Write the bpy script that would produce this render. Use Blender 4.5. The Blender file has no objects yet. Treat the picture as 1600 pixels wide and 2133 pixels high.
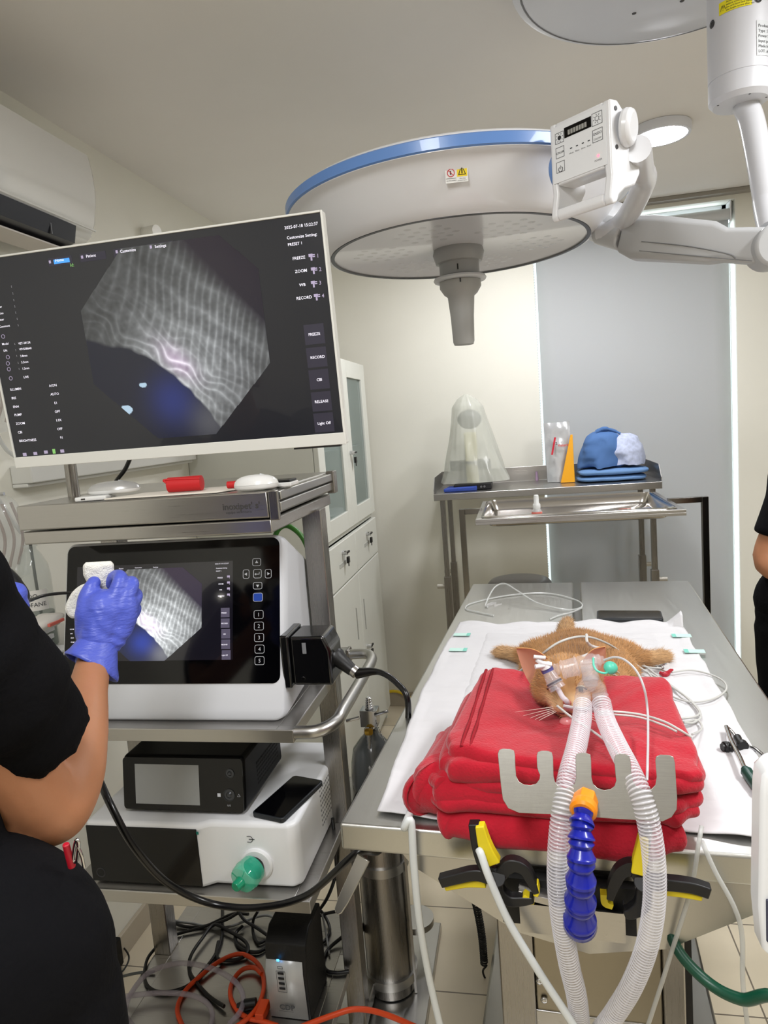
EXPOSURE = 0.42
SKY = 6.0
LAMPS = [('ceiling_lamp_behind_camera', (-0.3, -0.2, 2.40), 0.25, 1.1, 23),
         ('ceiling_lamp_right', (1.1, 0.9, 2.40), 0.25, 0.9, 24)]
PANEL = 112.0
ADDED_LAMP = (-.03, 2.86)
import bpy, bmesh, math, random
from mathutils import Vector as V, Matrix, noise
R = math.radians
scene = bpy.context.scene
COL = scene.collection
random.seed(7)

# ------------------------------------------------------------------ camera
CAM_H = 1.52
def _basis():
    f = 1460.0
    def vd(x, y): return V(((x-800)/f, -(y-1066.5)/f, -1.0)).normalized()
    down = V((900/f, -11430/f, -1.0)).normalized()
    z = -down; y = vd(1080, 853); y = (y - z*y.dot(z)).normalized(); x = y.cross(z)
    return Matrix((x, y, z))
ROT = _basis()
CAMP = V((0, 0, CAM_H))
cd = bpy.data.cameras.new('camera'); cam = bpy.data.objects.new('camera', cd); COL.objects.link(cam)
cd.sensor_fit = 'VERTICAL'; cd.sensor_height = 24.0; cd.lens = 24.0*1460/2133
cd.clip_start = 0.02
cam.matrix_world = Matrix.Translation(CAMP) @ ROT.to_4x4()
scene.camera = cam
# measuring helpers: where a line of sight meets a real plane of the room
def ray(x, y): return ROT @ V(((x-800)/1460, -(y-1066.5)/1460, -1.0))
def atz(x, y, z): d = ray(x, y); return CAMP + d*((z-CAM_H)/d.z)
def aty(x, y, Y): d = ray(x, y); return CAMP + d*(Y/d.y)
def atx(x, y, X): d = ray(x, y); return CAMP + d*(X/d.x)
def atp(x, y, p0, n): d = ray(x, y); return CAMP + d*((V(p0)-CAMP).dot(V(n))/d.dot(V(n)))
def atd(x, y, dep): return CAMP + ray(x, y)*dep

# ------------------------------------------------------------------ view, world
vs = scene.view_settings
vs.view_transform = 'Standard'; vs.look = 'None'; vs.gamma = 1; vs.use_curve_mapping = False
vs.exposure = EXPOSURE
w = bpy.data.worlds.new('sky'); scene.world = w; w.use_nodes = True
w.node_tree.nodes['Background'].inputs[0].default_value = (0.80, 0.92, 1.0, 1)
w.node_tree.nodes['Background'].inputs[1].default_value = SKY
def area(name, loc, rot, sx, sy, power, color=(1, 1, 1)):
    l = bpy.data.lights.new(name, 'AREA'); l.shape = 'RECTANGLE'; l.size = sx; l.size_y = sy
    l.energy = power; l.color = color
    o = bpy.data.objects.new(name, l); COL.objects.link(o); o.location = loc; o.rotation_euler = rot
    return o
for nm_, loc_, sx_, sy_, p_ in LAMPS:
    area(nm_, loc_, (0, 0, 0), sx_, sy_, p_, (0.98, 0.985, 1.0))

# ------------------------------------------------------------------ materials
def lin(c): return tuple(((v/255)/12.92 if v/255 <= 0.04045 else ((v/255+0.055)/1.055)**2.4) for v in c)
_m = {}
def M(name, rgb, rough=0.5, metal=0.0, var=0.0, scale=8.0, bump=0.0, bscale=60.0, stretch=None,
      coat=0.0, alpha=1.0, trans=0.0, ior=1.45, sheen=0.0, emit=None, estr=0.0, rvar=0.0, sss=0.0):
    if name in _m: return _m[name]
    m = bpy.data.materials.new(name); m.use_nodes = True; nt = m.node_tree; b = nt.nodes['Principled BSDF']
    c = lin(rgb)
    b.inputs['Base Color'].default_value = (*c, 1)
    b.inputs['Roughness'].default_value = rough; b.inputs['Metallic'].default_value = metal
    b.inputs['Coat Weight'].default_value = coat; b.inputs['Alpha'].default_value = alpha
    b.inputs['Transmission Weight'].default_value = trans; b.inputs['IOR'].default_value = ior
    b.inputs['Sheen Weight'].default_value = sheen
    if sss: b.inputs['Subsurface Weight'].default_value = sss; b.inputs['Subsurface Radius'].default_value = (0.01, 0.004, 0.002)
    if emit: b.inputs['Emission Color'].default_value = (*lin(emit), 1); b.inputs['Emission Strength'].default_value = estr
    tc = nt.nodes.new('ShaderNodeTexCoord'); mp = nt.nodes.new('ShaderNodeMapping')
    nt.links.new(tc.outputs['Object'], mp.inputs['Vector'])
    if stretch: mp.inputs['Scale'].default_value = stretch
    if var or rvar:
        n = nt.nodes.new('ShaderNodeTexNoise'); n.inputs['Scale'].default_value = scale; n.inputs['Detail'].default_value = 5
        nt.links.new(mp.outputs[0], n.inputs['Vector'])
        if var:
            r = nt.nodes.new('ShaderNodeMapRange'); r.inputs[3].default_value = 1-var; r.inputs[4].default_value = 1+var
            r.inputs[1].default_value = 0.3; r.inputs[2].default_value = 0.7
            mx = nt.nodes.new('ShaderNodeVectorMath'); mx.operation = 'SCALE'; mx.inputs[0].default_value = c
            nt.links.new(n.outputs['Fac'], r.inputs[0]); nt.links.new(r.outputs[0], mx.inputs['Scale'])
            nt.links.new(mx.outputs[0], b.inputs['Base Color'])
        if rvar:
            r = nt.nodes.new('ShaderNodeMapRange'); r.inputs[3].default_value = rough-rvar; r.inputs[4].default_value = rough+rvar
            r.inputs[1].default_value = 0.3; r.inputs[2].default_value = 0.7
            nt.links.new(n.outputs['Fac'], r.inputs[0]); nt.links.new(r.outputs[0], b.inputs['Roughness'])
    if bump:
        n2 = nt.nodes.new('ShaderNodeTexNoise'); n2.inputs['Scale'].default_value = bscale; n2.inputs['Detail'].default_value = 4
        nt.links.new(mp.outputs[0], n2.inputs['Vector'])
        bp = nt.nodes.new('ShaderNodeBump'); bp.inputs['Strength'].default_value = bump; bp.inputs['Distance'].default_value = 0.002
        nt.links.new(n2.outputs['Fac'], bp.inputs['Height']); nt.links.new(bp.outputs[0], b.inputs['Normal'])
    _m[name] = m
    return m
STEEL = M('brushed_steel', (180, 178, 175), 0.30, 1.0, var=0.022, scale=30, stretch=(0.25, 26, 26), rvar=0.03)
STEELY = M('brushed_steel_lengthwise', (186, 185, 182), 0.32, 1.0, var=0.014, scale=30, stretch=(26, 0.25, 26), rvar=0.03)
STEELZ = M('brushed_steel_upright', (156, 153, 149), 0.28, 1.0, var=0.010, scale=30, stretch=(26, 26, 0.25), rvar=0.015)
CHROME = M('chrome', (200, 200, 202), 0.10, 1.0)
WHITEP = M('white_plastic', (226, 226, 226), 0.32, 0, bump=0.02, bscale=300)
WHITEG = M('glossy_white_plastic', (214, 213, 208), 0.10, 0, coat=0.5)
GREYP = M('pale_grey_plastic', (202, 204, 208), 0.4)
BLACK = M('black_plastic', (12, 12, 14), 0.38, ior=1.4)
BLACKG = M('black_glass', (4, 4, 6), 0.07, ior=1.4)
BLACKR = M('black_rubber', (14, 14, 15), 0.42)
CLEAR = M('clear_plastic', (235, 238, 240), 0.12, alpha=0.28)
CLEARP = M('clear_rigid_plastic', (238, 236, 240), 0.06, alpha=0.15, coat=0.8)

# ------------------------------------------------------------------ mesh building
def frame(o, ex, ey):
    ex = V(ex).normalized(); ey = V(ey); ey = (ey - ex*ey.dot(ex)).normalized(); ez = ex.cross(ey)
    return Matrix(((ex.x, ey.x, ez.x, o[0]), (ex.y, ey.y, ez.y, o[1]), (ex.z, ey.z, ez.z, o[2]), (0, 0, 0, 1)))
def smooth_path(pts, n=8, closed=False):
    pts = [V(p) for p in pts]; out = []; L = len(pts)
    if L < 3: 
        return [pts[0].lerp(pts[1], i/n) for i in range(n+1)]
    rng = range(L) if closed else range(L-1)
    for i in rng:
        p1 = pts[i]; p2 = pts[(i+1) % L]
        p0 = pts[i-1] if (i > 0 or closed) else p1*2-p2
        p3 = pts[(i+2) % L] if (i+2 < L or closed) else p2*2-p1
        for k in range(n):
            t = k/n
            out.append(0.5*((2*p1)+(p2-p0)*t+(2*p0-5*p1+4*p2-p3)*t*t+(3*p1-p0-3*p2+p3)*t**3))
    if not closed: out.append(pts[-1])
    return out
class MB:
    def __init__(s, M=None): s.v = []; s.f = []; s.M = M or Matrix.Identity(4)
    def add(s, verts, faces, T=None):
        b = len(s.v); T = s.M @ T if T is not None else s.M
        s.v += [T @ V(p) for p in verts]; s.f += [tuple(b+i for i in f) for f in faces]
        return s
    def hexa(s, p, T=None):   # 8 corners: bottom 4 ccw, top 4 ccw
        return s.add(p, [(0, 3, 2, 1), (4, 5, 6, 7), (0, 1, 5, 4), (1, 2, 6, 5), (2, 3, 7, 6), (3, 0, 4, 7)], T)
    def box(s, a, b, T=None):
        x0, x1 = sorted((a[0], b[0])); y0, y1 = sorted((a[1], b[1])); z0, z1 = sorted((a[2], b[2]))
        return s.hexa([(x0, y0, z0), (x1, y0, z0), (x1, y1, z0), (x0, y1, z0), (x0, y0, z1), (x1, y0, z1), (x1, y1, z1), (x0, y1, z1)], T)
    def prism(s, pts, d, T=None, z0=0.0):   # outline in local xy, extruded along local z
        n = len(pts); v = [(p[0], p[1], z0) for p in pts] + [(p[0], p[1], z0+d) for p in pts]
        f = [tuple(reversed(range(n))), tuple(range(n, 2*n))] + [(i, (i+1) % n, n+(i+1) % n, n+i) for i in range(n)]
        return s.add(v, f, T)
    def loft(s, rings, cap=True, closed=True, T=None):
        n = len(rings[0]); v = [p for r in rings for p in r]; f = []
        for k in range(len(rings)-1):
            for i in range(n if closed else n-1):
                j = (i+1) % n; f.append((k*n+i, k*n+j, (k+1)*n+j, (k+1)*n+i))
        if cap: f.append(tuple(reversed(range(n)))); f.append(tuple(range((len(rings)-1)*n, len(rings)*n)))
        return s.add(v, f, T)
    def lathe(s, prof, o=(0, 0, 0), d=(0, 0, 1), seg=24, cap=True, T=None, sx=1.0):
        d = V(d).normalized(); a = d.orthogonal().normalized(); b = d.cross(a); o = V(o)
        rings = [[o + d*z + (a*math.cos(t)*sx + b*math.sin(t))*max(r, 1e-5) for t in [2*math.pi*i/seg for i in range(seg)]] for r, z in prof]
        return s.loft(rings, cap, True, T)
    def cyl(s, p0, p1, r0, r1=None, seg=16, T=None):
        p0 = V(p0); p1 = V(p1); r1 = r0 if r1 is None else r1
        return s.lathe([(r0, 0), (r1, (p1-p0).length)], p0, p1-p0, seg, True, T)
    def tube(s, pts, r, seg=8, n=8, closed=False, sm=True, T=None, flat=1.0):
        P = smooth_path(pts, n, closed) if sm else [V(p) for p in pts]
        L = len(P); rings = []; nrm = None
        for i, p in enumerate(P):
            a = P[i-1] if (i > 0 or closed) else P[i]; c = P[(i+1) % L] if (i < L-1 or closed) else P[i]
            t = (c-a)
            if t.length < 1e-9: t = V((0, 0, 1))
            t.normalize()
            if nrm is None: nrm = t.orthogonal().normalized()
            nrm = (nrm - t*nrm.dot(t)); nrm = nrm.normalized() if nrm.length > 1e-6 else t.orthogonal().normalized()
            bn = t.cross(nrm)
            rr = r(i/(L-1)) if callable(r) else (r if not isinstance(r, (list, tuple)) else r[min(int(i/(L-1)*(len(r)-1)+.5), len(r)-1)])
            rings.append([p + (nrm*math.cos(q)+bn*math.sin(q)*flat)*rr for q in [2*math.pi*k/seg for k in range(seg)]])
        if closed: rings.append(rings[0]); return s.loft(rings, False, True, T)
        return s.loft(rings, True, True, T)
    def ball(s, c, r, seg=16, rings=10, T=None):
        if not hasattr(r, '__len__'): r = (r, r, r)
        c = V(c); v = [c+V((0, 0, -r[2]))]; f = []
        for j in range(1, rings):
            a = -math.pi/2+math.pi*j/rings
            for i in range(seg):
                q = 2*math.pi*i/seg; v.append(c+V((r[0]*math.cos(a)*math.cos(q), r[1]*math.cos(a)*math.sin(q), r[2]*math.sin(a))))
        v.append(c+V((0, 0, r[2]))); t = len(v)-1
        for i in range(seg): f.append((0, 1+(i+1) % seg, 1+i))
        for j in range(rings-2):
            for i in range(seg):
                k = (i+1) % seg; f.append((1+j*seg+i, 1+j*seg+k, 1+(j+1)*seg+k, 1+(j+1)*seg+i))
        for i in range(seg): f.append((t, 1+(rings-2)*seg+i, 1+(rings-2)*seg+(i+1) % seg))
        return s.add(v, f, T)
    def grid(s, fn, nu, nv, T=None):
        v = [fn(i/nu, j/nv) for j in range(nv+1) for i in range(nu+1)]
        f = [(j*(nu+1)+i, j*(nu+1)+i+1, (j+1)*(nu+1)+i+1, (j+1)*(nu+1)+i) for j in range(nv) for i in range(nu)]
        return s.add(v, f, T)
    def text(s, txt, T, size, align='LEFT', bold=0.0, z=0.0):
        me = text_mesh(txt, align, bold)
        return s.add([(p[0]*size, p[1]*size, z) for p in me[0]], me[1], T)
    def build(s, name, mat, parent=None, bevel=0.0, smooth=35, bseg=2, solid=0.0, sub=0):
        me = bpy.data.meshes.new(name); me.from_pydata([tuple(p) for p in s.v], [], s.f)
        bm = bmesh.new(); bm.from_mesh(me); bmesh.ops.recalc_face_normals(bm, faces=bm.faces); bm.to_mesh(me); bm.free()
        o = bpy.data.objects.new(name, me); COL.objects.link(o)
        me.materials.append(mat)
        if smooth:
            me.shade_smooth()
            me.set_sharp_from_angle(angle=R(smooth))
        if solid:
            md = o.modifiers.new('thickness', 'SOLIDIFY'); md.thickness = solid; md.offset = 0
        if bevel:
            md = o.modifiers.new('rounded_edges', 'BEVEL'); md.width = bevel; md.segments = bseg; md.limit_method = 'ANGLE'; md.angle_limit = R(40)
            md.harden_normals = False
            me.shade_smooth(); me.set_sharp_from_angle(angle=R(80 if smooth < 80 else smooth))
            md2 = o.modifiers.new('normals', 'WEIGHTED_NORMAL'); md2.keep_sharp = True
        if sub:
            md = o.modifiers.new('soft', 'SUBSURF'); md.levels = sub; md.render_levels = sub
        if parent is not None: attach(o, parent)
        return o
_wl = {}
def wloc(o): return V(_wl.get(o.name, (0, 0, 0)))
def attach(o, parent):
    o.parent = parent; o.location = o.location - wloc(parent)
    _wl.setdefault(o.name, (0, 0, 0))
_tx = {}
def text_mesh(txt, align='LEFT', bold=0.0):
    k = (txt, align, bold)
    if k in _tx: return _tx[k]
    c = bpy.data.curves.new('t', 'FONT'); c.body = txt; c.size = 1.0; c.align_x = align; c.resolution_u = 2; c.offset = bold
    o = bpy.data.objects.new('t', c); COL.objects.link(o)
    dg = bpy.context.evaluated_depsgraph_get(); dg.update()
    me = bpy.data.meshes.new_from_object(o.evaluated_get(dg))
    r = ([tuple(v.co) for v in me.vertices], [tuple(p.vertices) for p in me.polygons])
    bpy.data.objects.remove(o); bpy.data.curves.remove(c); bpy.data.meshes.remove(me)
    _tx[k] = r
    return r
def tag(o, label=None, cat=None, group=None, kind=None):
    if label: o['label'] = label
    if cat: o['category'] = cat
    if group: o['group'] = group
    if kind: o['kind'] = kind
    return o
def thing(name, loc, label, cat, group=None):
    o = bpy.data.objects.new(name, None); COL.objects.link(o); o.location = V(loc); o.empty_display_size = 0.05
    _wl[o.name] = tuple(loc)
    return tag(o, label, cat, group)
def copy_thing(o, delta, label=None):
    c = o.copy(); COL.objects.link(c); c.location = o.location + V(delta)
    if label: c['label'] = label
    for ch in list(o.children):
        d = ch.copy(); COL.objects.link(d); d.parent = c
        for g in list(ch.children):
            e = g.copy(); COL.objects.link(e); e.parent = d
    return c
def remesh(mb, voxel, smooth_it=6, fac=0.6, disp=None):
    me = bpy.data.meshes.new('blob'); me.from_pydata([tuple(p) for p in mb.v], [], mb.f)
    bm = bmesh.new(); bm.from_mesh(me); bmesh.ops.recalc_face_normals(bm, faces=bm.faces); bm.to_mesh(me); bm.free()
    o = bpy.data.objects.new('blob', me); COL.objects.link(o)
    md = o.modifiers.new('r', 'REMESH'); md.mode = 'VOXEL'; md.voxel_size = voxel
    sm = o.modifiers.new('s', 'SMOOTH'); sm.iterations = smooth_it; sm.factor = fac
    dg = bpy.context.evaluated_depsgraph_get(); dg.update()
    r = bpy.data.meshes.new_from_object(o.evaluated_get(dg))
    out = MB(); out.v = [v.co.copy() for v in r.vertices]; out.f = [tuple(p.vertices) for p in r.polygons]
    if disp:
        nn = [v.normal.copy() for v in r.vertices]
        out.v = [p + n*disp(p) for p, n in zip(out.v, nn)]
    bpy.data.objects.remove(o); bpy.data.meshes.remove(r); bpy.data.meshes.remove(me)
    return out
def limb(mb, pts, rads, n=5, seg=14):
    """tapered round limb with ball ends, for joining by remesh"""
    P = smooth_path(pts, n); L = len(P)
    def rr(t):
        x = t*(len(rads)-1); i = min(int(x), len(rads)-2); return rads[i]+(rads[i+1]-rads[i])*(x-i)
    mb.tube(P, rr, seg, sm=False)
    for i in range(0, L, 2): mb.ball(P[i], rr(i/(L-1))*0.99, 10, 6)
    mb.ball(P[-1], rads[-1], 12, 8)

# operating table frame: u across, v along, w above the top
TH = 0.965
TF = frame((-.278, .889, TH), (.9975, -.0702, 0), (.0702, .9975, 0))
def tw(u, v, w=0.0): return TF @ V((u, v, w))
def onT(x, y, w=0.0): return atz(x, y, TH+w)
def atv(x, y, v): return atp(x, y, tw(0, v), (.0702, .9975, 0))
# ------------------------------------------------------------------ the room
XL, XR, YB, YF, ZC = -1.246, 2.0, 3.56, -1.7, 2.43
WALL = M('painted_wall', (230, 228, 216), 0.62, var=0.025, scale=2.5, bump=0.25, bscale=35)
CEIL = M('painted_ceiling', (232, 228, 222), 0.8, var=0.03, scale=1.5, bump=0.2, bscale=20)
def struct(mb, name, mat, **k):
    o = mb.build(name, mat, **k); o['kind'] = 'structure'; return o
def tile_mat():
    m = bpy.data.materials.new('floor_tiles'); m.use_nodes = True; nt = m.node_tree; b = nt.nodes['Principled BSDF']
    tc = nt.nodes.new('ShaderNodeTexCoord'); mp = nt.nodes.new('ShaderNodeMapping'); mp.inputs['Location'].default_value = (0.137, 0.285, 0)
    br = nt.nodes.new('ShaderNodeTexBrick'); br.offset = 0; br.inputs['Scale'].default_value = 1
    br.inputs['Brick Width'].default_value = 0.327; br.inputs['Row Height'].default_value = 0.327; br.inputs['Mortar Size'].default_value = 0.0022
    br.inputs['Color1'].default_value = (*lin((226, 214, 188)), 1); br.inputs['Color2'].default_value = (*lin((220, 208, 183)), 1)
    br.inputs['Mortar'].default_value = (*lin((120, 110, 95)), 1)
    n = nt.nodes.new('ShaderNodeTexNoise'); n.inputs['Scale'].default_value = 9; n.inputs['Detail'].default_value = 6
    mix = nt.nodes.new('ShaderNodeMixRGB'); mix.blend_type = 'MULTIPLY'; mix.inputs[0].default_value = 0.15
    nt.links.new(tc.outputs['Object'], mp.inputs[0]); nt.links.new(mp.outputs[0], br.inputs['Vector']); nt.links.new(mp.outputs[0], n.inputs['Vector'])
    nt.links.new(br.outputs['Color'], mix.inputs[1]); nt.links.new(n.outputs['Fac'], mix.inputs[2]); nt.links.new(mix.outputs[0], b.inputs['Base Color'])
    b.inputs['Roughness'].default_value = 0.28
    return m
struct(MB().box((XL-.1, YF-.1, -.05), (XR+.1, YB+.14, 0)), 'floor', tile_mat(), smooth=0)
struct(MB().box((XL-.1, YF-.1, ZC), (XR+.1, YB+.14, ZC+.1)), 'ceiling', CEIL, smooth=0)
struct(MB().box((XL-.1, YF-.1, 0), (XL, YB+.14, ZC)), 'wall_left', WALL, smooth=0)
struct(MB().box((XR, YF-.1, 0), (XR+.1, YB+.14, ZC)), 'wall_right', M('painted_wall_plain', (200, 197, 188), .7), smooth=0)
struct(MB().box((XL, YF-.1, 0), (XR, YF, ZC)), 'wall_rear', M('rear_wall_paint', (196, 192, 182), .7), smooth=0)
WX0, WX1, WZ0, WZ1 = 0.105, 1.005, 0.06, 2.395
mb = MB()
mb.box((XL, YB, 0), (WX0, YB+.14, ZC)); mb.box((WX1, YB, 0), (XR, YB+.14, ZC))
mb.box((WX0, YB, WZ1), (WX1, YB+.14, ZC)); mb.box((WX0, YB, 0), (WX1, YB+.14, WZ0))
struct(mb, 'wall_back', WALL, smooth=0)
BASE = M('baseboard_tile', (176, 166, 148), 0.35, var=0.05)
struct(MB().box((XL, YF, 0), (XL+.012, YB, .075)), 'baseboard_left', BASE, bevel=.002)
struct(MB().box((XL+.012, YB-.012, 0), (WX0-.01, YB, .075)), 'baseboard_back', BASE, bevel=.002)
struct(MB().box((.35, YB-.05, ZC-.018), (XR, YB, ZC)), 'trim_1', M('ceiling_track', (150, 145, 136), .5), bevel=.003)
# window: white frame and glass behind the roller blind
mb = MB(); a = .035
for x in (WX0, WX1-a): mb.box((x, YB+.09, WZ0), (x+a, YB+.13, WZ1))
for z in (WZ0, WZ1-a): mb.box((WX0, YB+.09, z), (WX1, YB+.13, z+a))
mb.box((.545, YB+.09, WZ0), (.575, YB+.13, WZ1))
win = struct(mb, 'window_1', M('window_frame_white', (228, 230, 232), .35), bevel=.002)
g = MB().box((WX0+a, YB+.108, WZ0+a), (WX1-a, YB+.112, WZ1-a)).build('pane', M('window_glass', (240, 246, 250), .02, alpha=.12), win)
# roller blind
bl = thing('roller_blind', (.555, YB+.02, WZ0+.02), 'tall pale grey roller blind pulled down over the bright window', 'blind')
BLIND = bpy.data.materials.new('blind_fabric'); BLIND.use_nodes = True; nt = BLIND.node_tree; b = nt.nodes['Principled BSDF']
b.inputs['Base Color'].default_value = (*lin((190, 192, 192)), 1); b.inputs['Roughness'].default_value = .8
tr = nt.nodes.new('ShaderNodeBsdfTranslucent'); tr.inputs[0].default_value = (*lin((190, 198, 205)), 1)
mx = nt.nodes.new('ShaderNodeMixShader'); mx.inputs[0].default_value = .10
nt.links.new(b.outputs[0], mx.inputs[1]); nt.links.new(tr.outputs[0], mx.inputs[2]); nt.links.new(mx.outputs[0], nt.nodes['Material Output'].inputs[0])
BX0, BX1 = WX0+.014, WX1-.020
MB().grid(lambda s, t: (BX0+(BX1-BX0)*s, YB+.035+.003*math.sin(5*t+3*s), WZ0+.03+(WZ1-.09-WZ0)*t), 12, 20).build('blind_fabric', BLIND, bl, solid=.0012)
MB().cyl((BX0-.004, YB+.045, WZ1-.055), (BX1+.004, YB+.045, WZ1-.055), .026, seg=24).build('roller_tube', M('blind_roll', (196, 197, 196), .6), bl)
MB().box((BX0, YB+.028, WZ0+.012), (BX1, YB+.042, WZ0+.034)).build('bottom_rail', GREYP, bl, bevel=.004)
for x in (BX0-.006, BX1+.006):
    MB().box((x-.003, YB+.015, WZ1-.09), (x+.003, YB+.085, WZ1-.002)).build('bracket', WHITEP, bl, bevel=.002)
ch = MB()
for i in range(150): ch.ball((BX0-.014, YB+.012, WZ1-.06-i*.0128), .0035, 6, 4)
tag(ch.build('bead_chain', WHITEP, bl), kind='stuff')
# round ceiling lights: one by the window, an added copy hidden behind the surgical light head to brighten the back wall
c = V((.517, 2.65, ZC))
cl = thing('ceiling_light', c, 'round white surface-mounted ceiling lamp glowing above the window side', 'ceiling light', 'round ceiling lamps')
MB().lathe([(.086, 0), (.098, -.001), (.1, -.02), (.096, -.03), (.086, -.03), (.086, -.026)], c, (0, 0, 1), 48).build('rim', M('lamp_rim', (222, 224, 230), .3), cl)
MB().lathe([(.0855, -.02), (.0855, -.0285), (.05, -.031), (.001, -.032)], c, (0, 0, 1), 48).build('diffuser', M('lamp_glow', (255, 255, 255), .4, emit=(250, 250, 255), estr=PANEL), cl)
copy_thing(cl, (ADDED_LAMP[0]-c.x, ADDED_LAMP[1]-c.y, 0), 'added round ceiling lamp hidden behind the surgical light head, brightening the back wall')

# ------------------------------------------------------------------ air conditioner, high on the left wall
YE = 1.80
prof = [aty(187, 327, YE), aty(196, 362, YE), aty(202, 400, YE), aty(203, 430, YE), aty(201, 468, YE), aty(193, 498, YE), aty(178, 514, YE), aty(150, 516, YE)]
prof = [(p.x, p.z) for p in prof]
full = [(XL+.002, prof[0][1]+.012), (prof[0][0]-.05, prof[0][1]+.010)] + prof + [(XL+.002, prof[-1][1]-.01)]
ac = thing('air_conditioner', (XL, 1.35, prof[-1][1]), 'white wall-mounted air conditioner with an open dark outlet, above the monitor', 'air conditioner')
cut = [p for p in full]
y0 = .86
mb = MB(); rings = [[(x, y, z) for x, z in cut] for y in (y0, YE-.012)]
cx = sum(p[0] for p in cut)/len(cut); cz = sum(p[1] for p in cut)/len(cut)
rings.append([(x+(cx-x)*.05 if x > XL+.02 else x, YE-.003, z+(cz-z)*.05) for x, z in cut]); rings.append([(x+(cx-x)*.14 if x > XL+.02 else x, YE, z+(cz-z)*.14) for x, z in cut])
mb.loft(rings).build('casing', WHITEG, ac, smooth=50)
# outlet under the front panel: dark slot, frame lip and flap
pa, pb = aty(195, 494, YE-.03), aty(152, 514, YE-.03)
xs, zs = pa.x, pa.z
sl = MB(); ys0, ys1 = .9, YE-.10
sl.hexa([(xs-.07, ys0, zs-.045), (xs-.012, ys0, zs-.030), (xs-.012, ys1, zs-.030), (xs-.07, ys1, zs-.045), (xs-.07, ys0, zs+.02), (xs-.002, ys0, zs+.012), (xs-.002, ys1, zs+.012), (xs-.07, ys1, zs+.02)])
sl.build('outlet_slot', M('outlet_dark', (10, 12, 22), .25), ac)
MB().tube([(xs+.001, .88, zs+.018), (xs+.001, YE-.02, zs+.018)], .0035, 8, 4).build('panel_lip', WHITEG, ac)
fl = MB().hexa([(xs-.10, ys0, zs-.052), (xs-.032, ys0, zs-.048), (xs-.032, ys1+.02, zs-.048), (xs-.10, ys1+.02, zs-.052), (xs-.10, ys0, zs-.044), (xs-.032, ys0, zs-.042), (xs-.032, ys1+.02, zs-.042), (xs-.10, ys1+.02, zs-.044)])
fl.build('flap', M('flap_white', (190, 182, 172), .35), ac, bevel=.002)
for y in (1.05, 1.35, 1.6): MB().box((xs-.045, y, zs-.03), (xs-.006, y+.004, zs+.005)).build('vane', M('vane_grey', (60, 60, 62), .4), ac)
# white peg on the left wall above the monitor
p = atx(300, 487, XL)
e = aty(294, 489, p.y-.02)
pg = MB(); pg.cyl((XL, p.y, p.z), (XL+.06, p.y-.02, p.z-.003), .021, seg=24)
tag(pg.build('wall_hook', M('peg_white', (244, 243, 236), .3)), 'short round white peg on the left wall just above the big monitor', 'hook')
# white wall shelf rail behind the monitor
mb = MB(); q0 = atx(45, 1000, XL+.03); q1 = atx(505, 955, XL+.03)
mb.box((XL+.001, q0.y, q0.z-.01), (XL+.06, 2.44, q0.z+.035)); mb.box((XL+.001, q0.y, q0.z-.02), (XL+.045, 2.44, q0.z-.01))
tag(mb.build('wall_ledge', M('ledge_white', (214, 214, 208), .4), bevel=.003), 'long narrow white ledge on the left wall behind the monitor', 'ledge')

# ------------------------------------------------------------------ white steel cabinet with glazed doors
CW = M('cabinet_white', (216, 217, 208), .38, var=.01)
cab = thing('glazed_cabinet', (-.98, 2.95, 0), 'tall white metal cabinet with glass doors and hanging keys, in the back corner', 'cabinet')
CX, CY0, CY1, CT = -.73, 2.49, 3.41, 1.812
mb = MB()
XI = CX-.021
mb.box((XL+.002, CY0, 0.0), (XI, CY0+.015, CT)); mb.box((XL+.002, CY1-.015, 0), (XI, CY1, CT))
mb.box((XL+.002, CY0+.0151, CT-.015), (XI, CY1-.0151, CT)); mb.box((XL+.012, CY0+.0151, 1.06), (XI, CY1-.0151, 1.075)); mb.box((XL+.012, CY0+.0151, .02), (XI, CY1-.0151, .85))
mb.box((XL+.002, CY0+.0151, 0.02), (XL+.0119, CY1-.0151, CT-.0151))
mb.build('body', CW, cab)
MB().box((XL+.012, CY0+.015, 1.42), (CX-.05, CY1-.015, 1.425)).build('shelf', M('shelf_glass', (205, 222, 218), .1, alpha=.5), cab)
ym = (CY0+CY1)/2
GL = M('cabinet_glass', (150, 172, 168), .04, alpha=.35, coat=.5)
def keyset(y, z, par):
    k = MB(); k.cyl((CX, y, z), (CX+.022, y, z), .009, seg=14); k.build('lock', CHROME, par)
    k = MB(); k.box((CX+.016, y-.004, z-.004), (CX+.024, y+.035, z+.004)); k.lathe([(.011, 0), (.012, .003), (.011, .006)], (CX+.015, y+.02, z-.034), (1, 0, 0), 14)
    k.box((CX+.017, y+.014, z-.060), (CX+.020, y+.024, z-.035)); k.box((CX+.013, y+.008, z-.046), (CX+.022, y+.032, z-.020))
    k.build('key', BLACK, par, bevel=.002)
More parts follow.
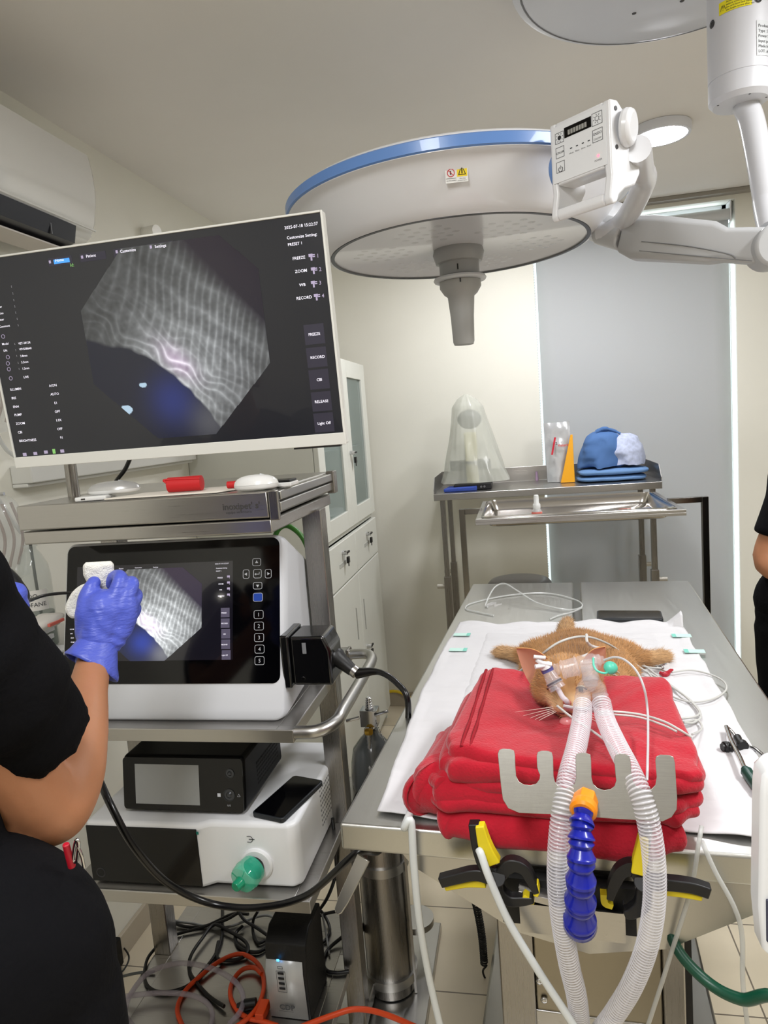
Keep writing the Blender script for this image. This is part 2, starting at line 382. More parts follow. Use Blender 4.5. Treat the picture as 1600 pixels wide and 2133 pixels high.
for i, (a0, a1) in enumerate(((CY0+.004, ym-.002), (ym+.002, CY1-.004))):
    z0, z1 = 1.085, CT-.008; s = .085; s2 = .075
    d = MB(); d.box((CX-.02, a0, z0), (CX, a0+s, z1)); d.box((CX-.02, a1-s, z0), (CX, a1, z1)); d.box((CX-.02, a0+s, z0), (CX, a1-s, z0+s2)); d.box((CX-.02, a0+s, z1-s2), (CX, a1-s, z1))
    dd = d.build('glass_door', CW, cab, bevel=.002)
    MB().box((CX-.012, a0+s, z0+s2), (CX-.009, a1-s, z1-s2)).build('pane', GL, dd)
    if i == 1: keyset(a0+.035, 1.40, dd)
    z0, z1 = .875, 1.055
    dr = MB().box((CX-.02, a0, z0+.006), (CX, a1, z1)).build('drawer', CW, cab, bevel=.003)
    MB().box((CX-.002, (a0+a1)/2-.07, z1-.10), (CX+.002, (a0+a1)/2+.05, z1-.082)).build('pull_groove', M('groove', (180, 181, 174), .5), dr, bevel=.0015)
    keyset((a0+a1)/2-.01, z1-.045, dr)
    lo = MB().box((CX-.02, a0, .07), (CX, a1, z0)).build('lower_door', CW, cab, bevel=.003)
    if i == 1: keyset(a0+.05, .52, lo)
    MB().box((CX-.001, a0+(.05 if i else s*4.2), .60), (CX+.004, a0+(.053 if i else s*4.2+.003), .74)).build('pull_strip', M('strip', (170, 170, 164), .4), lo)
# things stored behind the glass
PACK = M('packed_supplies', (222, 226, 224), .4, var=.1, scale=20, bump=.5, bscale=25)
for k, (y, z, sx, sz, lab) in enumerate(((2.62, 1.085, .09, .05, 'white folded packs at the bottom of the near glass door'), (3.12, 1.085, .10, .05, 'white bagged pack at the bottom behind the far glass door'),
                                    (3.12, 1.43, .09, .10, 'clear bagged pack on the middle shelf behind the far glass door'), (2.66, 1.43, .10, .07, 'pale pack on the middle shelf behind the near glass door'))):
    m_ = MB(); m_.ball((-.88, y+.08, z+sz*.5), (.08, sx*1.25, sz*.5), 14, 8)
    for jv in range(len(m_.v)): m_.v[jv] += V((0, 0, .004*noise.noise(m_.v[jv]*40)))
    tag(m_.build('supply_pack', PACK, sub=1), lab, 'supplies')
# ------------------------------------------------------------------ surgical light hanging from the ceiling
LW = M('lamp_white', (222, 223, 226), .3, coat=.2); LB = M('lamp_blue', (98, 138, 200), .3, coat=.2); LG = M('lamp_grey', (152, 153, 153), .35)
LC = V((-.115, 1.66, 1.895))
sl = thing('surgical_light', (.45, 1.60, ZC), 'round white surgical light head with a blue rim band on a jointed ceiling arm', 'surgical light')
dome = MB().lathe([(.286, .000), (.290, -.004), (.300, .000), (.312, .012), (.326, .030), (.340, .050), (.352, .068), (.362, .078), (.376, .082), (.377, .100), (.374, .108), (.36, .116), (.30, .13), (.2, .14), (.001, .142)], LC, (0, 0, 1), 96).build('lamp_head', LW, sl, smooth=50)
MB().lathe([(.3765, .083), (.3805, .085), (.3805, .103), (.3765, .106)], LC, (0, 0, 1), 96, cap=False).build('blue_band', LB, dome, smooth=30)
gm = M('lamp_cover_glass', (158, 160, 158), .03, coat=1.0, metal=.85)
MB().lathe([(.001, .0065), (.286, .0065), (.286, .001), (.001, .001)], LC, (0, 0, 1), 96).build('cover_glass', gm, dome)
MB().lathe([(.281, .0005), (.289, .0005), (.289, -.005), (.281, -.005)], LC, (0, 0, 1), 96, cap=False).build('gasket', M('lamp_gasket', (70, 72, 74), .4), dome)
for a in range(6):
    lens = MB()
    q0 = R(60*a+12); cc = LC + V((math.cos(q0)*.17, math.sin(q0)*.17, 0))
    for i in range(-2, 3):
        for j in range(-2, 3):
            x = (i+j*.5)*.031; y = j*.027
            if x*x+y*y < .0042: lens.ball(cc+V((x, y, .0015)), (.0150, .0150, .0018), 14, 6)
    lens.build('led_cluster', M('lens_clear', (205, 208, 208), .06, alpha=.25, coat=.6), dome)
hd = MB().lathe([(.055, .001), (.058, -.01), (.052, -.03), (.045, -.032), (.045, -.058), (.040, -.062)], LC, (0, 0, 1), 40).build('handle_socket', LG, sl)
MB().lathe([(.035, -.060), (.058, -.062), (.060, -.066), (.058, -.070), (.035, -.071)], LC, (0, 0, 1), 40).build('collar', M('lamp_lightgrey', (196, 198, 200), .35), hd)
MB().lathe([(.047, -.071), (.047, -.084), (.038, -.098), (.0305, -.104), (.0265, -.150), (.0245, -.205), (.022, -.212), (.001, -.213)], LC, (0, 0, 1), 40).build('sterile_handle', M('handle_grey', (158, 158, 155), .38), hd, smooth=50)
m_ = MB(); m_.box((-.0015, 0, -.080), (.0015, .002, -.0715), Matrix.Translation(LC+V((.004, -.0485, 0)))); m_.box((-.0015, 0, -.052), (.0015, .002, -.040), Matrix.Translation(LC+V((.0, -.0465, 0))))
m_.build('index_mark', BLACK, hd)
# warning labels on the side of the head
def on_head(x, y): # point on the outer wall (roughly a cone) along the line of sight
    d = ray(x, y); t = 1.0
    for _ in range(60):
        p = CAMP+d*t; h = max(0, min(.08, p.z-LC.z)); r_ = .300+(.352-.300)*h/.068
        e = math.hypot(p.x-LC.x, p.y-LC.y)-r_
        t += e*.6
    return CAMP+d*t
pc = on_head(951, 358); out = V((pc.x-LC.x, pc.y-LC.y, -.055)).normalized()
exl = V((0, 0, 1)).cross(out); exl = exl.normalized()
if exl.x < 0: exl = -exl
ezl = out; eyl = ezl.cross(exl)
LT = frame(pc+out*.0022, exl, eyl)
st = MB().box((-.0200, -.0175, -.0006), (.0200, .0160, 0), LT).build('warning_sticker', M('sticker_white', (225, 225, 222), .4), dome)
MB().prism([(-.019, .0085), (-.001, .0085), (-.001, .0145), (-.019, .0145)], .0003, LT).prism([(.0005, -.0085), (.0185, -.0085), (.0185, .0145), (.0005, .0145)], .0003, LT).build('yellow_field', M('sticker_yellow', (232, 205, 40), .4), st)
m_ = MB(); m_.tube([(-.010+.0062*math.cos(t), -.001+.0062*math.sin(t), .0005) for t in [i*math.pi/8 for i in range(16)]], .0007, 5, 1, True, False, T=LT)
m_.tube([(-.0142, .0034, .0005), (-.0058, -.0054, .0005)], .0006, 4, 1, T=LT); m_.build('prohibition_ring', M('sign_red', (200, 30, 40), .4), st)
m_ = MB(); m_.prism([(.0025, -.006), (.0165, -.006), (.0095, .011)], .0002, LT, .0003); m_.build('triangle', BLACK, st)
m_ = MB(); m_.prism([(.0045, -.0048), (.0145, -.0048), (.0095, .0078)], .0002, LT, .0006); m_.build('triangle_field', _m['sticker_yellow'], st)
m_ = MB(); m_.box((.0085, -.004, .0008), (.0105, .004, .001), LT); m_.ball((.0095, .0045, .0009), .0012, 8, 5, LT); m_.box((-.0115, -.004, .0004), (-.0095, .002, .0006), LT)
m_.box((-.019, -.0105, 0), (-.001, -.0098, .0002), LT); m_.text('! WARNING', LT @ Matrix.Translation((-.018, .0095, .0004)), .0032); m_.text('NO INCLINABLE', LT @ Matrix.Translation((-.0185, -.0145, .0002)), .0024); m_.text('Warning', LT @ Matrix.Translation((.0045, -.0125, .0002)), .003); m_.text('Overhead impacts', LT @ Matrix.Translation((.0010, -.0155, .0002)), .0022)
m_.build('print', BLACK, st)
# control panel box at the front right of the yoke
TL, TR = atd(1152, 272, 1.200), atd(1277, 216, 1.108); BL_, BR_ = atd(1150, 392, 1.198), atd(1268, 335, 1.111)
ex = (TR-TL); W_ = ex.length; ex.normalize(); ex.z = ex.z*.3; ex.normalize()
H1 = (TL-BL_).length; PT = frame(BL_, ex, V((0, 0, 1)))
H2 = .054
T_ = 0.055
def sideprof(zf=0): return [(-.03, 0)]
mb = MB()
prof2 = [(H1, 0), (H1+.002, -.02), (H1-.02, -.050), (H1-.045, -.060), (.035, -.075), (.0, -.080), (-.02, -.065), (-.03, -.035), (-H2+.012, -.018), (-H2, -.012), (-H2-.004, 0), (-H2+.004, .006), (-H2+.016, .004), (-.012, -.002), (0, 0)]
def slab_x(mb, x0, x1, pr): 
    n = len(pr); mb.add([(x0, y, z) for y, z in pr]+[(x1, y, z) for y, z in pr], [tuple(range(n)), tuple(reversed(range(n, 2*n)))]+[(i, n+i, n+(i+1) % n, (i+1) % n) for i in range(n)], PT)
slab_x(mb, .0, .012, prof2); slab_x(mb, W_-.014, W_, prof2)
slab_x(mb, .0121, W_-.0141, [(H1, 0), (H1+.001, -.02), (H1-.02, -.05), (.02, -.070), (0, -.04), (0, 0)])
slab_x(mb, .0121, W_-.0141, [(-H2+.016, .004), (-H2+.004, .006), (-H2-.004, 0), (-H2, -.012), (-H2+.014, -.012)])
cp = mb.build('control_panel', LW, sl, bevel=.003)
hub = MB().cyl(PT @ V((W_-.001, H1*.62, -.035)), PT @ V((W_+.016, H1*.60, -.040)), .030, .027, 32).build('side_hub', LW, cp, bevel=.006)
MB().cyl(PT @ V((.001, H1*.35, -.045)), PT @ V((-.016, H1*.35, -.045)), .040, .034, 32).build('blue_hub', LB, cp, bevel=.004)
MB().box((.006, .004, .0001), (W_-.008, H1-.006, .0012), PT).build('keypad_plate', M('keypad_white', (224, 226, 229), .35), cp, bevel=.0004)
ink = MB(); lines = []
def rect_out(mb, x, y, w_, h_, t=.0006, z=.0016):
    for (a, b, c_, d) in ((x, y, x+w_, y+t), (x, y+h_-t, x+w_, y+h_), (x, y, x+t, y+h_), (x+w_-t, y, x+w_, y+h_)): mb.box((a, b, z-.0005), (c_, d, z), PT)
rect_out(ink, .012, H1-.034, .017, .017); rect_out(ink, .012, H1-.057, .017, .017); rect_out(ink, .012, H1-.080, .017, .017)
rect_out(ink, W_-.033, H1-.031, .019, .019); rect_out(ink, W_-.033, H1-.056, .019, .019)
ink.text('COLOR', PT @ Matrix.Translation((.0205, H1-.0505, .0014)), .0046, 'CENTER', .02); ink.text('ENDO', PT @ Matrix.Translation((W_-.0235, H1-.0455, .0014)), .0055, 'CENTER', .01); ink.text('ON/OFF', PT @ Matrix.Translation((W_-.0235, H1-.053, .0014)), .004, 'CENTER')
for (x, y, fill) in ((.0205, H1-.0255, 1), (W_-.0235, H1-.0215, 0)):
    if fill: ink.lathe([(.0001, .0013), (.0036, .0013), (.0036, .0016), (.0001, .0016)], PT @ V((x, y, 0)), PT.to_3x3() @ V((0, 0, 1)), 14)
    else: ink.tube([(x+.0036*math.cos(t), y+.0036*math.sin(t), .0014) for t in [i*math.pi/7 for i in range(14)]], .0004, 4, 1, True, False, T=PT)
    for i in range(8): q = i*math.pi/4+.2; ink.box((-.0004, .0052, .0012), (.0004, .0072, .0016), PT @ Matrix.Translation((x, y, 0)) @ Matrix.Rotation(q, 4, 'Z'))
ink.tube([(.0205+.0040*math.cos(t), H1-.0755+.0040*math.sin(t), .0014) for t in [R(120)+i*R(300)/12 for i in range(13)]], .0006, 4, 1, False, False, T=PT); ink.box((.0201, H1-.0755, .0012), (.0209, H1-.0695, .0016), PT)
for i in range(4):
    x = .041+i*.0115; y = H1-.050; ink.box((x, y, .0012), (x+.004, y+.0015, .0016), PT); ink.text(('60min', '90min', '30min', 'Reset')[i], PT @ Matrix.Translation((x-.002, y-.008, .0014)), .0035)
ink.text('POWER', PT @ Matrix.Translation((W_-.0235, .014, .0014)), .004, 'CENTER')
ink.build('key_print', M('ink_dark', (40, 42, 46), .5), cp)
dw = MB().box((.0305, H1-.030, .0012), (W_-.0345, H1-.014, .0018), PT).build('display_window', BLACKG, cp)
m_ = MB()
for i in range(7): m_.box((.038+i*.0054, H1-.027, .0018), (.0422+i*.0054, H1-.0195, .0021), PT)
m_.build('segment', M('segment_grey', (150, 150, 146), .4), dw)
MB().ball((W_-.0235, .022, .001), (.0022, .0022, .001), 12, 6, PT).build('power_led', M('led_red', (255, 60, 70), .4, emit=(255, 40, 50), estr=14), cp)
for y in (H1-.012, .030): MB().cyl(PT @ V((W_-.001, y, -.014)), PT @ V((W_+.0012, y, -.014)), .0035, seg=12).build('screw', M('screw_dark', (90, 90, 92), .3, 1.0), cp)
# yoke: curved tube from the panel to the cuff of the spring arm
pa = PT @ V((W_+.012, H1*.30, -.055)); 
yk = MB(); P = [pa, atd(1336, 352, 1.22), atd(1343, 375, 1.29), atd(1322, 425, 1.38), atd(1300, 458, 1.47), atd(1275, 480, 1.50), atd(1250, 480, 1.52)]
yk.tube(P, .021, 18, 8); yk.build('yoke_tube', M('yoke_white', (205, 206, 210), .22, coat=.3), sl, smooth=60)
bk = MB(); bk.tube([LC+V((.36, .06, .045)), atd(1255, 470, 1.56), atd(1258, 488, 1.53)], [.03, .034, .026], 14, 6); bk.build('head_bracket', LW, sl, smooth=60)
ja = atd(1252, 478, 1.535); jb = atd(1302, 492, 1.49)
cf = MB().cyl(ja, jb, .031, .031, 28).build('cuff', M('cuff_grey', (186, 187, 188), .35), sl, bevel=.004)
JE = atd(1607, 514, 1.33)
ez = (JE-jb); L_ = ez.length; ez.normalize(); upv = V((0, 0, 1)); 
AT = frame(jb, ez, upv)    # x along, y up, z sideways
arm = MB(); rings = []
for t, lo, hi, wd in ((-.002, -.034, .030, .024), (.03, -.046, .040, .032), (.06, -.044, .042, .034), (.18, -.040, .037, .032), (L_-.08, -.034, .026, .03), (L_-.035, -.034, .030, .03), (L_, -.034, .034, .028)):
    rings.append([(t, lo, -wd*.75), (t, lo*.7, -wd), (t, hi*.75, -wd), (t, hi, -wd*.7), (t, hi, wd*.7), (t, hi*.75, wd), (t, lo*.7, wd), (t, lo, wd*.75)])
arm.loft(rings, T=AT)
sa = arm.build('spring_arm', M('arm_grey', (176, 177, 178), .4), sl, bevel=.004, smooth=40)
m_ = MB().tube([(.05, -.012, .0335), (.14, -.014, .0335), (.22, -.022, .033), (L_-.05, -.029, .031)], .0012, 5, 8, T=AT); m_.tube([(.05, -.030, .0335), (.2, -.031, .032), (L_-.02, -.031, .030)], .001, 5, 8, T=AT); m_.build('seam', M('seam_grey', (110, 111, 112), .5), sa)
MB().prism([(0, 0), (.013, .004), (.008, -.014)], .0006, frame(atd(1278, 480, 1.478), (1, 0, .1), (0, 0, 1))).build('arrow_mark', M('ink_dark', (40, 42, 46), .5), cf)
jc = MB().cyl(JE+V((0, -.04, -.004)), JE+V((0, .04, 0)), .040, seg=36).build('elbow_joint', _m['arm_grey'], sl, bevel=.006)
MB().ball(JE+V((0.004, -.0412, 0)), (.004, .002, .004), 10, 6).build('screw', CHROME, jc)
hub_b = atd(1542, 214, 1.40); hub_r = .058
P = [JE+V((0, 0, .03)), atd(1597, 430, 1.36), atd(1592, 390, 1.37), atd(1568, 260, 1.40), hub_b+V((.012, .01, -.002))]
MB().tube(P, .0235, 20, 8).build('down_tube', M('yoke_white', (205, 206, 210), .22), sl, smooth=60)
hc = MB().lathe([(.001, -.004), (.050, -.003), (hub_r, .006), (hub_r, .040), (hub_r-.001, .041), (hub_r-.001, .0425), (hub_r, .043), (hub_r, .205), (hub_r-.001, .206), (hub_r-.001, .2075), (hub_r, .208), (hub_r, .27), (.05, .28), (.001, .281)], hub_b, (0, 0, 1), 48).build('pivot_housing', M('housing_white', (206, 207, 212), .35), sl, smooth=40)
ph = lambda deg, z, r=hub_r: hub_b+V((r*math.cos(R(deg)), r*math.sin(R(deg)), z))
for d_, z_ in ((-160, .145), (-72, .16), (-88, .222)): MB().lathe([(.0055, -.002), (.0075, .001), (.0055, .002), (.004, .0005), (.001, .0005)], ph(d_, z_), ph(d_, 0, 1)-hub_b, 14).build('socket_screw', M('screw_dark', (90, 90, 92), .3, 1.0), hc)
for d_ in (-165, -85, -20): MB().ball(ph(d_, .0, .046), (.004, .004, .004), 8, 6).build('cap_screw', M('screw_dark', (90, 90, 92), .3, 1.0), hc)
def wrap_patch(mb, d0, d1, z0, z1, off, n=10):
    mb.grid(lambda s, t: ph(d0+(d1-d0)*s, z0+(z1-z0)*t, hub_r+off), n, 1)
yl = MB(); wrap_patch(yl, -142, -84, .150, .172, .0008); yl = yl.build('yellow_label', M('label_yellow', (235, 222, 30), .45), hc, smooth=60)
wl = MB(); wrap_patch(wl, -76, -12, .060, .122, .0008); wl = wl.build('rating_label', M('label_silver', (200, 203, 205), .45), hc, smooth=60)
def wrap_text(mb, s, d0, z, size, r=hub_r+.0012):
    me = text_mesh(s, 'LEFT', 0.0); vs_ = []
    for p in me[0]:
        a_ = d0 + math.degrees(p[0]*size/r); vs_.append(ph(a_, z+p[1]*size, r))
    mb.add(vs_, me[1])
t_ = MB(); wrap_text(t_, 'Product: Shadowless operating lamp', -73, .110, .0075); wrap_text(t_, 'Type : 700LED', -73, .101, .0075); wrap_text(t_, 'Power Supply : AC100V-240V', -73, .092, .0075); wrap_text(t_, 'Input power : 80VA', -73, .083, .0075); wrap_text(t_, 'Made from : V80-4835', -73, .074, .0075); wrap_text(t_, 'LOT: AP2302480017', -73, .065, .0075)
t_.build('label_print', _m['ink_dark'], wl)
t_ = MB(); wrap_text(t_, '/!\\', -139, .156, .013); 
for k in range(4): wrap_text(t_, ('Attention : loosen the screw', 'before moving the arm, keep', 'the unit level and adjust', 'the brake screw after use')[k], -128, .1665-k*.0048, .0048)
t_.build('label_print', _m['ink_dark'], yl)
# ceiling canopy and its arm
cc = atz(1425, -90, 2.36); rr_ = (atz(1430, 76, 2.36)-cc).length
cn = MB().lathe([(.001, 0), (rr_-.015, 0), (rr_, .006), (rr_-.005, .03), (rr_*.72, .068), (.001, .07)], cc, (0, 0, 1), 72).build('ceiling_canopy', M('housing_white', (206, 207, 212), .35), sl, smooth=50)
MB().lathe([(rr_-.020, -.0006), (rr_-.018, -.0016), (rr_-.016, -.0006)], cc, (0, 0, 1), 72, cap=False).build('canopy_seam', _m['seam_grey'], cn)
for (x, y) in ((1321, 28), (1421, 2)): MB().ball(atz(x, y, 2.36), (.005, .005, .002), 10, 6).build('screw', M('screw_dark', (90, 90, 92), .3, 1.0), cn)
ab = MB(); a0 = cc+V((0, 0, -.04)); a1 = hub_b+V((0, 0, .28)); a0.z = a1.z = min(a1.z+.02, 2.34)
ab.tube([a0, a1], .032, 20, 2); ab.cyl(a0+V((0, 0, -.03)), cc+V((0, 0, .01)), .045, seg=28)
ab.build('ceiling_arm', M('yoke_white', (205, 206, 210), .22), sl)
print('hub top', hub_b.z+.28, 'JE', JE, 'panel', PT.translation)
# ------------------------------------------------------------------ stainless equipment cart
CY = 1.205; CXL, CXR = -.985, -.452; CBK = 1.69
cart = thing('equipment_cart', (-.72, 1.45, 0), 'four-tier brushed stainless equipment cart holding the endoscopy monitor and boxes', 'cart')
PYC = 1.50
S1, S2, S3, S4 = 1.413, .955, .600, .22
# posts
for x in (CXR-.010, CXL+.022): 
    MB().box((x-.022, PYC-.022, .065), (x+.022, PYC+.022, S1-.072)).build('post', STEELZ, cart, bevel=.002)
    MB().box((x-.016, PYC-.26, .04), (x+.016, PYC+.26, .075)).build('foot_bar', STEELY, cart, bevel=.003)
# bottom three shelves, folded edge trays
for z, y0_, y1_ in ((S2, CY, CBK), (S3, CY, CBK), (S4, CY+.02, CBK-.02)):
    mb = MB(); t = .002; e = .026
    xl, xr = CXL, CXR
    if z == S4: xl, xr = CXL, CXR-.02
    else: xr = CXR-.0325 + .0; xr = CXR
    # plate with cut-outs avoided: plate narrower where posts stand
    mb.box((xl+.045, y0_+.002, z-t), (xr-.034, y1_-.002, z)); mb.box((xl, y0_, z-e), (xr, y0_+.002, z)); mb.box((xl, y1_-.002, z-e), (xr, y1_, z))
    for a_, b_ in ((y0_+.002, PYC-.0225), (PYC+.0225, y1_-.002)):
        mb.box((xr-.0339, a_, z-t), (xr, b_, z)); mb.box((xl, a_, z-t), (xl+.0449, b_, z)); mb.box((xr-.002, a_, z-e), (xr, b_, z-t)); mb.box((xl, a_, z-e), (xl+.002, b_, z-t))
    mb.build('shelf', STEEL, cart, bevel=.0012)
# top: box with a pull-out tray
mb = MB(); mb.box((CXL+.008, CY, S1-.049), (CXR-.004, 1.64, S1)); mb.build('top_box', STEEL, cart, bevel=.003)
mb = MB(); mb.box((CXL+.012, CY+.004, S1-.078), (CXR-.002, 1.62, S1-.052)); mb.build('tray_frame', STEEL, cart, bevel=.003)
mb = MB()
mb.box((CXR-.004, CY+.03, S1-.020), (CXR+.012, 1.62, S1-.003)); mb.box((CXR-.004, CY+.03, S1-.042), (CXR+.010, 1.62, S1-.024)); mb.build('slide_rail', STEELY, cart, bevel=.002)
mb = MB(); mb.box((CXR-.003, CY-.001, S1-.054), (CXR+.016, CY+.008, S1+.001)); mb.build('rail_clip', STEELZ, cart, bevel=.002)
mb = MB(); mb.box((CXR-.003, CY+.010, S1-.050), (CXR+.003, CY+.030, S1-.004)); mb.build('slot_shadow_gap', M('gap_dark', (30, 30, 32), .6), cart)
mb = MB(); mb.box((CXR-.003, 1.600, S1-.05), (CXR+.016, 1.63, S1+.003)); mb.build('rail_end', STEELZ, cart, bevel=.002)
# maker's plate printing on the front edge
m_ = MB(); LT2 = frame((-.545, CY-.0006, S1-.030), (1, 0, 0), (0, 0, 1))
m_.text("inoxipet' s'", LT2, .017, bold=.02); m_.text('equipo veterinario', LT2 @ Matrix.Translation((.006, -.0075, 0)), .0068)
m_.build('printed_name', M('etched_grey', (60, 58, 56), .6), cart)
# side handle at the second shelf
hp = [(CXR+.0, CY+.012, S2-.010), (CXR+.045, CY+.016, S2-.008), (CXR+.072, CY+.05, S2-.004), (CXR+.076, CY+.10, S2+.0), (CXR+.076, 1.52, S2+.0), (CXR+.072, 1.60, S2+.0), (CXR+.050, 1.635, S2+.0), (CXR+.0, 1.645, S2-.004)]
MB().tube(hp, .0125, 18, 8).build('side_handle', STEELY, cart, smooth=60)
MB().box((CXR-.002, 1.630, S2-.026), (CXR+.006, 1.665, S2+.012)).build('handle_bracket', STEELZ, cart, bevel=.002)
# monitor pole
pb = atz(142, 1037, S1); pole = V((pb.x, 1.36, S1))
MB().cyl(pole+V((0, 0, -.04)), pole+V((0, 0, .20)), .0125, seg=24).build('monitor_pole', STEELZ, cart, smooth=50)
MB().tube([pole+V((0, 0, .17)), pole+V((.05, -.0, .18)), pole+V((.2, -.04, .20)), pole+V((.30, -.062, .20))], .012, 12, 6).build('monitor_arm', STEELZ, cart)
for x in (CXL+.03, CXR-.03):
    for y in (PYC-.24, PYC+.24):
        MB().lathe([(.03, -.010), (.033, -.006), (.033, .006), (.03, .010)], (x, y, .034), (1, 0, 0), 20).build('caster', BLACKR, cart)

# ------------------------------------------------------------------ endoscope picture used on both screens
def tex_img():
    nx, ny = 260, 250; vs_ = []; cols = []
    nz = lambda x, y, s, o=0: noise.noise(V((x*s+o, y*s-o, o*.37)))
    oct_ = lambda x, y: (x+y > .28) and (x-y < .86-.04) and (y-x < .68) and (x+y < 1.66)
    core = [(-.05, .42), (.10, .47), (.22, .50), (.34, .56), (.46, .66), (.56, .77), (.64, .88), (.70, 1.0)]
    def edge(x):  # lower boundary of the gauze
        for (x0, y0), (x1, y1) in zip(core, core[1:]):
            if x <= x1: return y0+(y1-y0)*(x-x0)/(x1-x0)
        return 1.2
    f = [] ; idx = {}
    for j in range(ny+1):
        for i in range(nx+1):
            x = i/nx; y = j/ny
            e = edge(x)+.012*nz(x, y, 18)
            up = max(0, min(1, (e-y)/.02+.5))
            # band coordinate: 0 at the fold line, grows towards the upper right
            s_ = ((x-.50)*.62 - (y-.62)*.78); l_ = ((x-.50)*.78+(y-.62)*.62)
            tr_ = max(0, min(1, (0.50-(x-.12)*.93+ y*.78 - .02)/.10))   # dark beyond upper right
            wx = x+.008*nz(x, y, 5); wy = y+.008*nz(x, y, 5, 3)
            thr = lambda ph_: (1-abs(math.sin(ph_)))**1.6*2-0.75
            fan = thr((wx*1.25+wy*.38+.6*(wx-.5)**2)*50+2.2*nz(x, y, 4, 2))
            cross = thr((-wx*.62+wy*.8)*24+1.2*nz(x, y, 5, 5))
            near = math.exp(-abs(s_)/.10)
            str_ = thr((-wx*.72+wy*.70)*62+3.5*nz(x, y, 8, 8)+1.2*math.sin(l_*25))
            base = .09+.27*math.exp(-((l_-.08)/.34)**2)*math.exp(-(max(0, s_-.08)/.34)**2)+.24*math.exp(-(s_/.12)**2)*math.exp(-((l_+.02)/.24)**2)
            wv = (1-near)*(.34*fan+.20*cross*(1 if x > .35 else .3))+near*.38*str_
            v = base*(1+wv)*(1+.28*nz(x, y, 26, 9)+.22*nz(x, y, 55, 4))*(.55+.45*min(1, (x+.35*(1-y))/.55))
            c = [v*.92, v*.96, v*.98]
            sp = math.exp(-((x-.50)/.09)**2-((y-.60-(x-.5)*.7)/.07)**2)
            c[0] += sp*(.30+.22*str_); c[1] += sp*(.16+.2*str_); c[2] += sp*(.30+.22*str_)
            dk = [.010+.006*(1-y), .010, .022]
            c = [dk[k]+(c[k]-dk[k])*tr_ for k in range(3)]
            bl_ = math.exp(-((x-.44)/.12)**2-((y-.80)/.13)**2)
            lowc = [.006+.006*bl_, .008+.018*bl_, .022+.15*bl_]
            g2 = math.exp(-((x-.64)/.11)**2-((y-.93)/.12)**2)*.09
            lowc = [q+g2 for q in lowc]
            for (ax, ay, ra, rb) in ((.285, .705, .022, .013), (.165, .83, .036, .026)):
                if ((x-ax)/ra)**2+((y-ay)/rb)**2 < 1: lowc = [.55, .75, .92]
            c = [lowc[k]+(c[k]-lowc[k])*up for k in range(3)]
            edge_d = min(x+y-.28, .82-x+y, .68-y+x, 1.66-x-y)
            vs_.append((x, -y, 0)); cols.append((*[max(0, q) for q in c], 1)); idx[(i, j)] = edge_d > 0
    for j in range(ny):
        for i in range(nx):
            if idx[(i, j)] and idx[(i+1, j)] and idx[(i, j+1)] and idx[(i+1, j+1)]:
                a = j*(nx+1)+i; f.append((a, a+1, a+nx+2, a+nx+1))
    return vs_, f, cols
IMG = tex_img()
def screen_mat(name, strength):
    m = bpy.data.materials.new(name); m.use_nodes = True; nt = m.node_tree; b = nt.nodes['Principled BSDF']
    at = nt.nodes.new('ShaderNodeAttribute'); at.attribute_name = 'picture'
    b.inputs['Base Color'].default_value = (.004, .004, .005, 1); b.inputs['Roughness'].default_value = .25
    nt.links.new(at.outputs['Color'], b.inputs['Emission Color']); b.inputs['Emission Strength'].default_value = strength
    return m
def picture(name, T, w_, h_, strength, parent):
    vs_, f, cols = IMG
    o = MB().add([(x*w_, y*h_, 0) for x, y, z in vs_], f, T).build(name, screen_mat(name+'_glow', strength), parent, smooth=0)
    ca = o.data.color_attributes.new('picture', 'FLOAT_COLOR', 'POINT')
    flat = [q for c in cols for q in c]; ca.data.foreach_set('color', flat)
    return o
def glow(name, rgb, s): return M(name, rgb, .4, emit=rgb, estr=s)
TXT = glow('screen_text', (225, 222, 235), .62)
# ------------------------------------------------------------------ the big monitor
bl_, br_ = aty(35, 975, 1.222), aty(722, 925, 1.222); trp = aty(672, 445, 1.222*.99); 
tilt_y = 1.188/1.2
zt_ = (trp.z-bl_.z)
MW = br_.x-bl_.x; MT = frame(bl_, (1, 0, 0), V((0, -.033, .405))); MH = zt_*1.004
mon = thing('monitor', bl_+V((MW/2, .03, 0)), 'large thin white-framed flat monitor showing an endoscope picture, above the cart', 'monitor')
MB().box((0, 0, -.022), (MW, MH, -.0015), MT).build('housing', M('monitor_white', (222, 222, 216), .35), mon, bevel=.003)
mb = MB(); b1 = .0035; ch = .021
mb.box((0, 0, -.0014), (MW, ch, .003), MT); mb.box((0, ch+.0001, -.0014), (b1, MH, .003), MT); mb.box((MW-b1, ch+.0001, -.0014), (MW, MH, .003), MT); mb.box((b1+.0001, MH-b1, -.0014), (MW-b1-.0001, MH, .003), MT)
mb.build('bezel', M('monitor_white', (222, 222, 216), .35), mon, bevel=.0008)
SCR = M('screen_black', (22, 23, 28), .30, coat=.25, emit=(40, 42, 50), estr=.22)
scr = MB().box((b1+.0002, ch+.0002, -.0012), (MW-b1-.0002, MH-b1-.0002, .0002), MT).build('screen', SCR, mon)
MB().box((MW-.10, -.004, -.016), (MW-.012, -.0002, -.004), MT).build('control_bar', M('bar_grey', (60, 60, 62), .4), mon)
def UV(x, y, T=MT, z=.0006):   # photo point -> point in the screen's own plane, local
    n = T.to_3x3() @ V((0, 0, 1)); p = atp(x, y, T.translation, n); q = T.inverted() @ p
    return V((q.x, q.y, z))
a_ = UV(176, 500); b_ = UV(566, 480); c_ = UV(200, 930); 
a_ = UV(175, 518); rt = UV(555, 620); bt = UV(330, 917); tp = UV(420, 490)
